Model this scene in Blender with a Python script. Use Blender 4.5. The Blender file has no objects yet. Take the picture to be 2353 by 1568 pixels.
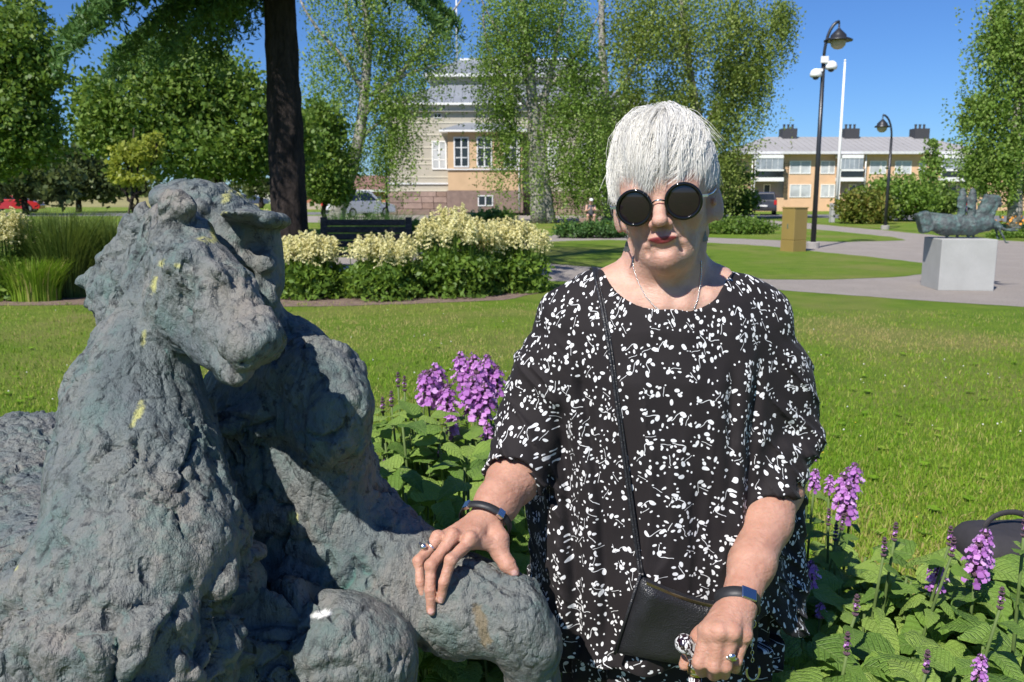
import bpy, bmesh, math, random
import numpy as np
from mathutils import Vector, Matrix

random.seed(7)
RNG = np.random.default_rng(7)
SC = bpy.context.scene
COL = SC.collection

# ------------------------------------------------------------------ camera, sky, sun, exposure
CAM_H = 1.5
FPX = 2000.0                      # focal length for a picture 2353 px wide
PITCH = math.atan((784 - 445) / FPX)
cam_data = bpy.data.cameras.new('camera')
cam_data.sensor_width = 36.0
cam_data.lens = FPX / 2353.0 * 36.0
cam_data.clip_start = 0.05
cam_data.clip_end = 3000.0
cam_data.dof.use_dof = True
cam_data.dof.focus_distance = 1.36
cam_data.dof.aperture_fstop = 13.0
camera = bpy.data.objects.new('camera', cam_data)
COL.objects.link(camera)
camera.location = (0, 0, CAM_H)
camera.rotation_euler = (math.pi / 2 - PITCH, 0, 0)
SC.camera = camera

SUN_EL = math.radians(47.5)
SUN_AZ = math.radians(33)         # to the left of straight behind the camera
sun_dir = Vector((-math.sin(SUN_AZ) * math.cos(SUN_EL), -math.cos(SUN_AZ) * math.cos(SUN_EL), math.sin(SUN_EL)))
world = bpy.data.worlds.new('World')
SC.world = world
world.use_nodes = True
wn = world.node_tree
sky = wn.nodes.new('ShaderNodeTexSky')
sky.sky_type = 'NISHITA'
sky.sun_disc = False
sky.sun_elevation = SUN_EL
sky.sun_rotation = math.atan2(sun_dir.x, sun_dir.y)
sky.altitude = 0
sky.air_density = 1.0
sky.dust_density = 0.0
sky.ozone_density = 3.0
wn.nodes['Background'].inputs[1].default_value = 0.060
sky_tint = wn.nodes.new('ShaderNodeMix'); sky_tint.data_type = 'RGBA'; sky_tint.blend_type = 'MULTIPLY'
sky_tint.inputs[0].default_value = 1.0
sky_tint.inputs[7].default_value = (0.50, 0.80, 1.30, 1)      # the deep blue of a clear northern noon
wn.links.new(sky.outputs[0], sky_tint.inputs[6])
wn.links.new(sky_tint.outputs[2], wn.nodes['Background'].inputs[0])
sun_data = bpy.data.lights.new('sun', 'SUN')
sun_data.energy = 4.4
sun_data.angle = math.radians(0.53)
sun_data.color = (1.0, 0.955, 0.89)
sun = bpy.data.objects.new('sun', sun_data)
COL.objects.link(sun)
sun.location = (-20, -30, 50)
sun.rotation_euler = (-sun_dir).to_track_quat('-Z', 'Y').to_euler()
SC.view_settings.view_transform = 'Standard'
SC.view_settings.look = 'None'
SC.view_settings.gamma = 1.0
SC.view_settings.exposure = 0.55
SC.render.engine = 'CYCLES'
SC.cycles.use_denoising = True
SC.cycles.max_bounces = 6
SC.cycles.transparent_max_bounces = 8

# ------------------------------------------------------------------ measuring helpers (photo measured at 2353 px width)
cp, sp_ = math.cos(PITCH), math.sin(PITCH)
def ray(u, v):
    a = (u - 1176.5) / FPX
    b = (784 - v) / FPX
    return np.array([a, cp + b * sp_, -sp_ + b * cp])
def W(u, v, Y):
    d = ray(u, v)
    return np.array([0, 0, CAM_H]) + d * (Y / d[1])
def G(u, v, z=0.0):
    d = ray(u, v)
    return np.array([0, 0, CAM_H]) + d * ((CAM_H - z) / -d[2])
def PX(v, Y, px):                  # metres covered by px pixels at distance Y
    return px * (Y / ray(1176, v)[1]) / FPX

# ------------------------------------------------------------------ object helpers
def tag(o, label=None, cat=None, group=None, kind=None):
    if label: o['label'] = label
    if cat: o['category'] = cat
    if group: o['group'] = group
    if kind: o['kind'] = kind
    return o
def empty(name, loc=(0, 0, 0), rz=0.0, label=None, cat=None, group=None):
    o = bpy.data.objects.new(name, None)
    o.empty_display_size = 0.1
    COL.objects.link(o)
    o.location = [float(x) for x in loc]
    o.rotation_euler = (0, 0, rz)
    return tag(o, label, cat, group)
def link_mesh(name, me, mat=None, parent=None, world=True):
    o = bpy.data.objects.new(name, me)
    COL.objects.link(o)
    if mat is not None and len(me.materials) == 0:
        for m in (mat if isinstance(mat, (list, tuple)) else [mat]): me.materials.append(m)
    if parent is not None:
        o.parent = parent
        if world:                  # vertices are in world space: undo the parent's placement
            o.matrix_parent_inverse = basis(parent).inverted()
    return o
def basis(o):
    m = o.matrix_basis.copy()
    if o.parent: m = basis(o.parent) @ o.matrix_parent_inverse @ m
    return m
def np_mesh(name, V, F, smooth=True, attrs=None, uv=None, midx=None):
    """V (n,3); F either (m,k) array or list of such arrays."""
    me = bpy.data.meshes.new(name)
    V = np.asarray(V, dtype=np.float32)
    Fs = F if isinstance(F, list) else [F]
    Fs = [np.asarray(f, dtype=np.int32) for f in Fs if len(f)]
    nl = sum(f.size for f in Fs); npoly = sum(len(f) for f in Fs)
    me.vertices.add(len(V)); me.vertices.foreach_set('co', V.ravel())
    me.loops.add(nl); me.loops.foreach_set('vertex_index', np.concatenate([f.ravel() for f in Fs]))
    tot = np.concatenate([np.full(len(f), f.shape[1], dtype=np.int32) for f in Fs])
    st = np.concatenate([[0], np.cumsum(tot)[:-1]]).astype(np.int32)
    me.polygons.add(npoly)
    me.polygons.foreach_set('loop_start', st)
    if midx is not None: me.polygons.foreach_set('material_index', np.asarray(midx, dtype=np.int32))
    me.update(calc_edges=True)
    me.polygons.foreach_set('use_smooth', np.full(npoly, smooth))
    for k, a in (attrs or {}).items():
        a = np.asarray(a, dtype=np.float32)
        if a.ndim == 1:
            at = me.attributes.new(k, 'FLOAT', 'POINT'); at.data.foreach_set('value', a)
        elif a.shape[1] == 3:
            at = me.attributes.new(k, 'FLOAT_VECTOR', 'POINT'); at.data.foreach_set('vector', a.ravel())
    if uv is not None:
        li = np.concatenate([f.ravel() for f in Fs])
        u = me.uv_layers.new(name='UVMap'); u.data.foreach_set('uv', np.asarray(uv, dtype=np.float32)[li].ravel())
    me.validate()
    return me

class MB:
    """collects simple shapes for one mesh"""
    def __init__(s): s.V = []; s.F = []; s.n = 0
    def add(s, V, F):
        V = np.asarray(V, float)
        s.V.append(V); s.F += [tuple(int(i) + s.n for i in f) for f in F]; s.n += len(V)
        return s
    def box(s, lo, hi, bev=0.0, M=None):
        lo = np.array(lo, float); hi = np.array(hi, float)
        b = min(bev, *(0.45 * (hi - lo))) if bev > 0 else 0
        if b <= 0:
            V = [[(lo, hi)[i][0], (lo, hi)[j][1], (lo, hi)[k][2]] for i in (0, 1) for j in (0, 1) for k in (0, 1)]
            F = [(0, 1, 3, 2), (4, 6, 7, 5), (0, 4, 5, 1), (2, 3, 7, 6), (0, 2, 6, 4), (1, 5, 7, 3)]
        else:
            bm = bmesh.new(); bmesh.ops.create_cube(bm, size=1)
            for v in bm.verts: v.co = Vector([(lo[i] + hi[i]) / 2 + v.co[i] * (hi[i] - lo[i]) for i in range(3)])
            bmesh.ops.bevel(bm, geom=bm.edges[:], offset=b, segments=1, affect='EDGES', profile=0.5)
            V = [list(v.co) for v in bm.verts]; bm.verts.index_update()
            F = [tuple(v.index for v in f.verts) for f in bm.faces]; bm.free()
        V = np.array(V)
        if M is not None: V = xf(V, M)
        return s.add(V, F)
    def tube(s, pts, rad, n=8, cap=True, squash=1.0):
        pts = np.asarray(pts, float); m = len(pts)
        rad = np.full(m, rad) if np.isscalar(rad) else np.asarray(rad, float)
        T = np.gradient(pts, axis=0); T /= np.linalg.norm(T, axis=1)[:, None] + 1e-9
        up = np.array([0, 0, 1.0]) if abs(T[0][2]) < 0.9 else np.array([0, 1.0, 0])
        A = np.cross(T[0], up); A /= np.linalg.norm(A)
        V = []; 
        for i in range(m):
            A = A - T[i] * A.dot(T[i]); A /= np.linalg.norm(A) + 1e-9
            B = np.cross(T[i], A)
            for k in range(n):
                t = 2 * math.pi * k / n
                V.append(pts[i] + rad[i] * (A * math.cos(t) + B * math.sin(t) * squash))
        F = [(i * n + k, i * n + (k + 1) % n, (i + 1) * n + (k + 1) % n, (i + 1) * n + k) for i in range(m - 1) for k in range(n)]
        if cap: F += [tuple(range(n - 1, -1, -1)), tuple((m - 1) * n + k for k in range(n))]
        return s.add(V, F)
    def lathe(s, prof, c=(0, 0, 0), n=16, M=None):
        """prof: list of (r, z)"""
        c = np.array(c, float); V = []
        for r, z in prof:
            for k in range(n):
                t = 2 * math.pi * k / n
                V.append(c + np.array([r * math.cos(t), r * math.sin(t), z]))
        m = len(prof)
        F = [(i * n + k, i * n + (k + 1) % n, (i + 1) * n + (k + 1) % n, (i + 1) * n + k) for i in range(m - 1) for k in range(n)]
        F += [tuple(range(n - 1, -1, -1)), tuple((m - 1) * n + k for k in range(n))]
        V = np.array(V)
        if M is not None: V = xf(V, M)
        return s.add(V, F)
    def prism(s, poly, z0, z1):
        """poly: list of (x,y) counter-clockwise"""
        n = len(poly)
        V = [[p[0], p[1], z0] for p in poly] + [[p[0], p[1], z1] for p in poly]
        F = [tuple(range(n - 1, -1, -1)), tuple(range(n, 2 * n))] + [(k, (k + 1) % n, n + (k + 1) % n, n + k) for k in range(n)]
        return s.add(V, F)
    def quad(s, a, b, c, d): return s.add([a, b, c, d], [(0, 1, 2, 3)])
    def mesh(s, name, smooth=False):
        V = np.concatenate(s.V)
        me = bpy.data.meshes.new(name)
        me.from_pydata(V.tolist(), [], s.F); me.update()
        if smooth: me.polygons.foreach_set('use_smooth', np.full(len(me.polygons), True))
        return me
    def build(s, name, mat, parent=None, smooth=False, world=True):
        return link_mesh(name, s.mesh(name, smooth), mat, parent, world)
def xf(V, M):
    M = np.array(M); return np.asarray(V) @ M[:3, :3].T + M[:3, 3]

# ------------------------------------------------------------------ numpy noise
def _h(ix, iy, iz, seed):
    n = (ix.astype(np.int64) * 374761393 + iy.astype(np.int64) * 668265263 + iz.astype(np.int64) * 1274126177 + seed * 974711) & 0xffffffff
    n = ((n ^ (n >> 13)) * 1274126177) & 0xffffffff
    n = ((n ^ (n >> 16)) * 2246822519) & 0xffffffff
    return ((n ^ (n >> 15)) & 0xffffff).astype(np.float32) / 0xffffff
def vnoise(P, seed=0):
    P = np.asarray(P, dtype=np.float32)
    I = np.floor(P).astype(np.int64); f = P - I; f = f * f * f * (f * (f * 6 - 15) + 10)
    r = 0
    for dx in (0, 1):
        wx = f[:, 0] if dx else 1 - f[:, 0]
        for dy in (0, 1):
            wy = f[:, 1] if dy else 1 - f[:, 1]
            for dz in (0, 1):
                wz = f[:, 2] if dz else 1 - f[:, 2]
                r = r + wx * wy * wz * _h(I[:, 0] + dx, I[:, 1] + dy, I[:, 2] + dz, seed)
    return r * 2 - 1
def fbm(P, oct=4, seed=0, gain=0.5):
    P = np.asarray(P); r = 0; a = 1.0; t = 0
    for o in range(oct):
        r = r + a * vnoise(P * (2.03 ** o) + o * 17.3, seed + o); t += a; a *= gain
    return r / t
def worley(P, seed=0):
    from mathutils import noise as mn
    Q = (np.asarray(P, dtype=np.float64) + seed * 13.37).tolist()
    f = mn.voronoi
    d1 = np.empty(len(Q)); d2 = np.empty(len(Q)); cid = np.empty(len(Q))
    for i, q in enumerate(Q):
        d, p = f(q, distance_metric='DISTANCE', exponent=2.5)
        c = p[0]
        d1[i] = d[0]; d2[i] = d[1]; cid[i] = (c[0] * 12.9898 + c[1] * 78.233 + c[2] * 37.719)
    cid = np.sin(cid) * 43758.5453
    return d1, d2, cid - np.floor(cid)
def sstep(a, b, x):
    t = np.clip((x - a) / (b - a), 0, 1); return t * t * (3 - 2 * t)

# ------------------------------------------------------------------ signed-distance modeller
def rot(rx=0, ry=0, rz=0):
    return np.array((Matrix.Rotation(rz, 3, 'Z') @ Matrix.Rotation(ry, 3, 'Y') @ Matrix.Rotation(rx, 3, 'X')))
class Sdf:
    def __init__(s): s.ops = []
    def _push(s, fn, lo, hi, k, sub): s.ops.append((fn, np.array(lo, float), np.array(hi, float), k, sub)); return s
    def cone(s, a, b, ra, rb, k=0.01, sub=False):
        a = np.array(a, float); b = np.array(b, float); ab = b - a; L2 = ab.dot(ab) + 1e-12
        def fn(P):
            t = np.clip(((P - a) @ ab) / L2, 0, 1)
            d = P - a - t[:, None] * ab
            return np.sqrt((d * d).sum(1)) - (ra + (rb - ra) * t)
        r = max(ra, rb)
        return s._push(fn, np.minimum(a, b) - r, np.maximum(a, b) + r, k, sub)
    def chain(s, pts, k=0.01, sub=False):
        """pts: list of (xyz, r)"""
        for (a, ra), (b, rb) in zip(pts[:-1], pts[1:]): s.cone(a, b, ra, rb, k, sub)
        return s
    def ell(s, c, r, R=None, k=0.01, sub=False):
        c = np.array(c, float); r = np.array(r, float); R = np.eye(3) if R is None else np.array(R)
        def fn(P):
            q = (P - c) @ R
            k0 = np.sqrt(((q / r) ** 2).sum(1)); k1 = np.sqrt(((q / (r * r)) ** 2).sum(1)) + 1e-9
            return np.where(k0 < 1e-4, -r.min(), k0 * (k0 - 1) / k1)
        e = np.abs(R) @ r
        return s._push(fn, c - e, c + e, k, sub)
    def box(s, c, half, R=None, rr=0.005, k=0.005, sub=False):
        c = np.array(c, float); half = np.array(half, float); R = np.eye(3) if R is None else np.array(R)
        def fn(P):
            q = np.abs((P - c) @ R) - (half - rr)
            return np.sqrt((np.maximum(q, 0) ** 2).sum(1)) + np.minimum(q.max(1), 0) - rr
        e = np.abs(R) @ half
        return s._push(fn, c - e, c + e, k, sub)
    def fn(s, f, lo, hi, k=0.01, sub=False): return s._push(f, lo, hi, k, sub)
    def at(s, P):
        D = np.full(len(P), 1e3)
        for fn, lo, hi, k, sub in s.ops:
            d = fn(P)
            if sub:                # max(D, -d)
                e = -d; h = np.maximum(k - np.abs(D - e), 0) / max(k, 1e-6)
                D = np.maximum(D, e) + h * h * k * 0.25
            else:
                h = np.maximum(k - np.abs(D - d), 0) / max(k, 1e-6)
                D = np.minimum(D, d) - h * h * k * 0.25
        return D
    def mesh(s, h, lo=None, hi=None, post=None, pad=0.0, B=8):
        add = [o for o in s.ops if not o[4]]
        L = np.min([o[1] for o in add], 0) - 3 * h - pad if lo is None else np.array(lo, float)
        H = np.max([o[2] for o in add], 0) + 3 * h + pad if hi is None else np.array(hi, float)
        nb = np.maximum(1, np.ceil((H - L) / (h * B)).astype(int)); n = nb * B
        bi = np.stack(np.meshgrid(*[np.arange(x) for x in nb], indexing='ij'), -1).reshape(-1, 3)
        cen = L + (bi * B + (B - 1) / 2) * h
        hd = B * h * 0.87
        K = max(o[3] for o in s.ops)
        D = np.full(len(cen), 1e3); per = []
        for fn, lo_, hi_, k, sub in s.ops:
            d = fn(cen); per.append(d < hd * 1.25 + k + pad)
            if sub:
                e = -d; hh = np.maximum(k - np.abs(D - e), 0) / max(k, 1e-6); D = np.maximum(D, e) + hh * hh * k * .25
            else:
                hh = np.maximum(k - np.abs(D - d), 0) / max(k, 1e-6); D = np.minimum(D, d) - hh * hh * k * .25
        act = np.abs(D) < hd * 1.35 + pad
        vol = np.where(D < 0, -1.0, 1.0).astype(np.float32).reshape(nb)
        vol = np.repeat(np.repeat(np.repeat(vol, B, 0), B, 1), B, 2)
        ai = np.nonzero(act)[0]
        off = np.stack(np.meshgrid(*[np.arange(B)] * 3, indexing='ij'), -1).reshape(-1, 3) * h
        for c0 in range(0, len(ai), 2000):
            a = ai[c0:c0 + 2000]
            P = ((L + bi[a] * (B * h))[:, None, :] + off[None]).astype(np.float64)
            DD = np.full((len(a), B ** 3), 1e3)
            for (fn, lo_, hi_, k, sub), m in zip(s.ops, per):
                w = np.nonzero(m[a])[0]
                if not len(w): continue
                d = fn(P[w].reshape(-1, 3)).reshape(len(w), -1); cur = DD[w]
                if sub:
                    e = -d; hh = np.maximum(k - np.abs(cur - e), 0) / max(k, 1e-6); DD[w] = np.maximum(cur, e) + hh * hh * k * .25
                else:
                    hh = np.maximum(k - np.abs(cur - d), 0) / max(k, 1e-6); DD[w] = np.minimum(cur, d) - hh * hh * k * .25
            if post is not None: DD = post(P.reshape(-1, 3), DD.ravel()).reshape(DD.shape)
            for j, b in enumerate(bi[a]):
                x, y, z = b * B
                vol[x:x + B, y:y + B, z:z + B] = DD[j].reshape(B, B, B)
        return surface_nets(vol, L, h)
def surface_nets(vol, L, h):
    S = vol < 0
    nx, ny, nz = vol.shape
    cnt = np.zeros((nx - 1, ny - 1, nz - 1), np.int8)
    for dx in (0, 1):
        for dy in (0, 1):
            for dz in (0, 1): cnt += S[dx:nx - 1 + dx, dy:ny - 1 + dy, dz:nz - 1 + dz]
    mixed = (cnt > 0) & (cnt < 8)
    C = np.argwhere(mixed)
    idx = np.full(mixed.shape, -1, np.int32); idx[mixed] = np.arange(len(C))
    acc = np.zeros((len(C), 3)); num = np.zeros(len(C))
    corners = [(i, j, k) for i in (0, 1) for j in (0, 1) for k in (0, 1)]
    val = {c: vol[C[:, 0] + c[0], C[:, 1] + c[1], C[:, 2] + c[2]] for c in corners}
    for c in corners:
        for ax in range(3):
            if c[ax] == 0:
                d = list(c); d[ax] = 1; d = tuple(d)
                a, b = val[c], val[d]; m = (a < 0) != (b < 0)
                t = a / np.where(m, a - b, 1)
                p = np.array(c, float)[None].repeat(len(C), 0); p[:, ax] = t
                acc[m] += p[m]; num += m
    V = L + (C + acc / num[:, None]) * h
    F = []
    for ax in range(3):
        sl0 = [slice(None)] * 3; sl1 = [slice(None)] * 3
        sl0[ax] = slice(0, -1); sl1[ax] = slice(1, None)
        e = S[tuple(sl0)] != S[tuple(sl1)]
        E = np.argwhere(e)
        b, c = (ax + 1) % 3, (ax + 2) % 3
        ok = (E[:, b] > 0) & (E[:, c] > 0) & (E[:, b] < mixed.shape[b]) & (E[:, c] < mixed.shape[c]) & (E[:, ax] < mixed.shape[ax])
        E = E[ok]
        def ix(db, dc):
            q = E.copy(); q[:, b] -= db; q[:, c] -= dc
            return idx[q[:, 0], q[:, 1], q[:, 2]]
        q = np.stack([ix(1, 1), ix(0, 1), ix(0, 0), ix(1, 0)], 1)
        flip = ~S[E[:, 0], E[:, 1], E[:, 2]]
        q[flip] = q[flip][:, ::-1]
        F.append(q)
    F = np.concatenate(F); F = F[(F >= 0).all(1)]
    return V, F
def vnormals(V, F):
    n = np.cross(V[F[:, 2]] - V[F[:, 0]], V[F[:, 3]] - V[F[:, 1]])
    N = np.zeros_like(V)
    for k in range(4): np.add.at(N, F[:, k], n)
    return N / (np.linalg.norm(N, axis=1)[:, None] + 1e-12)
def smooth_mesh(V, F, it=1, w=0.5):
    for _ in range(it):
        acc = np.zeros_like(V); c = np.zeros(len(V))
        for k in range(4):
            np.add.at(acc, F[:, k], V[F[:, (k + 1) % 4]]); np.add.at(c, F[:, k], 1)
            np.add.at(acc, F[:, (k + 1) % 4], V[F[:, k]]); np.add.at(c, F[:, (k + 1) % 4], 1)
        V = V * (1 - w) + w * acc / np.maximum(c, 1)[:, None]
    return V

# ------------------------------------------------------------------ material helpers
class NT:
    def __init__(s, name):
        s.m = bpy.data.materials.new(name); s.m.use_nodes = True
        s.t = s.m.node_tree; s.bsdf = s.t.nodes['Principled BSDF']
    def n(s, typ, **kw):
        nd = s.t.nodes.new(typ)
        for k, v in kw.items():
            if k.startswith('i_'):
                key = k[2:]; key = int(key) if key.isdigit() else key.replace('_', ' ')
                s.put(nd.inputs[key], v)
            else: setattr(nd, k, v)
        return nd
    def put(s, sock, v):
        if isinstance(v, bpy.types.NodeSocket): s.t.links.new(v, sock)
        elif isinstance(v, bpy.types.Node): s.t.links.new(v.outputs[0], sock)
        else:
            if hasattr(sock.default_value, '__len__') and not hasattr(v, '__len__'): v = [v] * len(sock.default_value)
            if hasattr(sock.default_value, '__len__') and len(sock.default_value) == 4 and len(v) == 3: v = (*v, 1)
            sock.default_value = v
    def math(s, op, a, b=None, c=None, clamp=False):
        nd = s.t.nodes.new('ShaderNodeMath'); nd.operation = op; nd.use_clamp = clamp
        for i, v in enumerate((a, b, c)):
            if v is not None: s.put(nd.inputs[i], v)
        return nd.outputs[0]
    def vmath(s, op, a, b=None, scale=None):
        nd = s.t.nodes.new('ShaderNodeVectorMath'); nd.operation = op
        s.put(nd.inputs[0], a)
        if b is not None: s.put(nd.inputs[1], b)
        if scale is not None: s.put(nd.inputs['Scale'], scale)
        return nd.outputs['Value'] if op in ('LENGTH', 'DISTANCE', 'DOT_PRODUCT') else nd.outputs[0]
    def coord(s, kind='Object', scale=None):
        o = s.n('ShaderNodeTexCoord').outputs[kind]
        if scale is not None:
            mp = s.n('ShaderNodeMapping'); s.put(mp.inputs['Vector'], o); s.put(mp.inputs['Scale'], scale); o = mp.outputs[0]
        return o
    def noise(s, vec, scale, detail=4, rough=0.55, dist=0.0):
        nd = s.n('ShaderNodeTexNoise'); s.put(nd.inputs['Vector'], vec)
        nd.inputs['Scale'].default_value = scale; nd.inputs['Detail'].default_value = detail
        nd.inputs['Roughness'].default_value = rough; nd.inputs['Distortion'].default_value = dist
        return nd.outputs['Fac']
    def ramp(s, fac, stops, interp='LINEAR'):
        nd = s.n('ShaderNodeValToRGB'); s.put(nd.inputs[0], fac); cr = nd.color_ramp; cr.interpolation = interp
        while len(cr.elements) > 1: cr.elements.remove(cr.elements[-1])
        for i, (p, c) in enumerate(stops):
            e = cr.elements[0] if i == 0 else cr.elements.new(p)
            e.position = p; c = (c, c, c) if not hasattr(c, '__len__') else c
            e.color = (*c[:3], 1)
        return nd.outputs[0]
    def mix(s, fac, a, b, mode='MIX'):
        nd = s.n('ShaderNodeMix', data_type='RGBA', blend_type=mode)
        s.put(nd.inputs[0], fac); s.put(nd.inputs[6], a); s.put(nd.inputs[7], b)
        return nd.outputs[2]
    def attr(s, name, out='Fac'):
        nd = s.n('ShaderNodeAttribute', attribute_name=name); return nd.outputs[out]
    def bump(s, h, strength=0.3, dist=0.01):
        nd = s.n('ShaderNodeBump'); s.put(nd.inputs['Height'], h)
        nd.inputs['Strength'].default_value = strength; nd.inputs['Distance'].default_value = dist
        s.t.links.new(nd.outputs[0], s.bsdf.inputs['Normal'])
        return s
    def set(s, **kw):
        for k, v in kw.items(): s.put(s.bsdf.inputs[k.replace('_', ' ')], v)
        return s
def plain(name, col, rough=0.6, metal=0.0, var=0.15, scale=8.0, bump=0.0, bscale=60.0, spec=0.5, bdist=0.004):
    """a slightly uneven surface of one colour"""
    m = NT(name); c = m.coord('Object')
    n = m.noise(c, scale, 5, 0.6)
    col = np.array(col)
    base = m.ramp(n, [(0.25, col * (1 - var)), (0.75, np.minimum(col * (1 + var), 1))])
    m.set(Base_Color=base, Roughness=rough, Metallic=metal, Specular_IOR_Level=spec)
    if bump: m.bump(m.noise(c, bscale, 4, 0.6), bump, bdist)
    return m.m
# ------------------------------------------------------------------ ground
def lawn_material():
    m = NT('mown_grass'); c = m.coord('Object')
    big = m.noise(c, 0.35, 5, 0.6, 0.3); mid = m.noise(c, 2.2, 5, 0.65); fine = m.noise(c, 55, 4, 0.7)
    b = m.ramp(mid, [(0.30, (0.120, 0.215, 0.018)), (0.52, (0.165, 0.265, 0.025)), (0.72, (0.22, 0.295, 0.040))])
    b = m.mix(m.ramp(big, [(0.46, 0.0), (0.66, 0.70)]), b, (0.30, 0.27, 0.09))       # dry, yellowed patches
    b = m.mix(m.ramp(m.noise(c, 0.8, 4, 0.6), [(0.62, 0.0), (0.74, 0.5)]), b, (0.32, 0.25, 0.12))
    b = m.mix(m.ramp(fine, [(0.25, 0.6), (0.5, 0.0)]), b, (0.085, 0.135, 0.016))
    b = m.mix(m.ramp(fine, [(0.6, 0.0), (0.8, 0.5)]), b, (0.28, 0.33, 0.08))
    m.set(Base_Color=b, Roughness=0.85, Specular_IOR_Level=0.15)
    m.bump(m.math('ADD', fine, m.math('MULTIPLY', m.noise(c, 14, 4, .7), 1.2)), 0.9, 0.05)
    return m.m
M_LAWN = lawn_material()
def gravel_material():
    m = NT('fine_gravel'); c = m.coord('Object')
    b = m.ramp(m.noise(c, 90, 4, 0.75), [(0.25, (0.14, 0.122, 0.108)), (0.5, (0.31, 0.275, 0.245)), (0.8, (0.48, 0.43, 0.385))])
    b = m.mix(m.ramp(m.noise(c, 1.1, 5, 0.65), [(0.45, 0.0), (0.7, 0.45)]), b, (0.40, 0.355, 0.315))
    b = m.mix(m.ramp(m.noise(c, 2.7, 5, 0.7), [(0.6, 0.0), (0.72, 0.55)]), b, (0.26, 0.225, 0.13))
    m.set(Base_Color=b, Roughness=0.95, Specular_IOR_Level=0.2)
    m.bump(m.noise(c, 130, 3, .8), 0.7, 0.02)
    return m.m
M_GRAVEL = gravel_material()
M_ASPHALT = plain('worn_asphalt', (0.17, 0.165, 0.165), 0.9, 0, 0.25, 1.5, 0.4, 90)
M_SOIL = plain('dry_soil', (0.20, 0.145, 0.115), 0.95, 0, 0.45, 9, 0.9, 30, 0.2, 0.03)
M_STRAW = plain('field', (0.28, 0.25, 0.09), 0.9, 0, 0.3, 0.1)

def sheet(name, poly, z, mat, step=None):
    """flat area; poly = list of photo pixels on the ground, or world (x, y) with step='w'"""
    pts = [(p[0], p[1]) for p in poly] if step == 'w' else [tuple(G(u, v)[:2]) for u, v in poly]
    bm = bmesh.new(); vs = [bm.verts.new((x, y, z)) for x, y in pts]; f = bm.faces.new(vs)
    if f.normal.z < 0: f.normal_flip()
    bmesh.ops.triangulate(bm, faces=[f])
    me = bpy.data.meshes.new(name); bm.to_mesh(me); bm.free()
    o = link_mesh(name, me, mat); o['kind'] = 'structure'
    return o
def wavy(poly, n=6, amp=0.04, seed=1):
    """subdivide an outline and make it a little uneven, in ground pixels"""
    out = []; rg = np.random.default_rng(seed)
    for i in range(len(poly)):
        a = np.array(poly[i], float); b = np.array(poly[(i + 1) % len(poly)], float)
        for k in range(n):
            t = k / n; p = a * (1 - t) + b * t
            g = G(*p); s_ = amp * g[1]
            if 0 < k: p = p + np.array([rg.normal(0, 6 * amp * 20), rg.normal(0, 0.35 * amp * 20)])
            out.append(tuple(p))
    return out
# rolling-free lawn sheet, large enough to reach the horizon
o = MB().quad((-1500, -60, 0), (1500, -60, 0), (1500, 2600, 0), (-1500, 2600, 0)).build('lawn', M_LAWN); o['kind'] = 'structure'
sheet('gravel_path', wavy([(700, 608), (1000, 612), (1100, 636), (1240, 646), (1480, 651), (1700, 656), (1800, 668), (1960, 680), (2130, 692), (2353, 706), (2600, 722), (2900, 640), (2900, 575), (2600, 562), (2353, 556), (2200, 546), (2080, 535), (1940, 522), (1840, 512), (1740, 505), (1640, 502), (1500, 504), (1420, 520), (1300, 535), (1180, 560), (1000, 580), (700, 585)], 5, .03, 3), .004, M_GRAVEL)
sheet('lawn', wavy([(1180, 584), (1240, 604), (1320, 612), (1480, 622), (1640, 630), (1760, 643), (1900, 644), (2040, 639), (2120, 631), (2138, 619), (2118, 605), (2000, 591), (1880, 579), (1760, 566), (1640, 559), (1400, 552), (1250, 556)], 5, .03, 5), .008, M_LAWN)
sheet('lawn', wavy([(1440, 540), (1640, 547), (1800, 553), (1950, 557), (2080, 553), (2050, 545), (1940, 534), (1830, 524), (1720, 516), (1560, 516)], 5, .03, 6), .008, M_LAWN)
sheet('lawn', [(1860, 512), (1960, 521), (2100, 532), (2250, 545), (2353, 553), (2700, 575), (2700, 518), (2353, 513), (2100, 509), (1920, 503)], .008, M_LAWN)
sheet('parking_road', [(1600, 500), (1850, 500), (2100, 507), (2353, 511), (3000, 520), (3000, 503), (2353, 497), (2000, 494), (1600, 493)], .012, M_ASPHALT)
sheet('forecourt', [(690, 512), (900, 512), (1300, 512), (1600, 503), (1600, 496), (1300, 496), (880, 494), (690, 497)], .006, M_GRAVEL)
sheet('road', [(-900, 499), (300, 497), (700, 494), (900, 492), (900, 487.5), (700, 488), (300, 490), (-900, 492)], .005, M_ASPHALT)
sheet('soil_bed', wavy([(-300, 705), (0, 703), (150, 702), (330, 698), (640, 706), (800, 704), (1000, 697), (1160, 690), (1262, 668), (1230, 655), (1100, 652), (900, 668), (640, 676), (330, 668), (0, 660), (-300, 660)], 6, .035, 8), .004, M_SOIL)
sheet('paving', [(560, 630), (960, 628), (960, 612), (560, 614)], .010, plain('concrete_slab', (.30, .30, .31), .9, 0, .15, 4))
sheet('gravel_bed', [(-1.6, 0.7), (.15, .7), (.32, 2.1), (.30, 3.1), (-.6, 3.3), (-1.6, 3.0)], .006, M_GRAVEL, 'w')
sheet('field', [(-900, 478), (600, 476), (600, 452), (-900, 452)], .003, M_STRAW)

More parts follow.
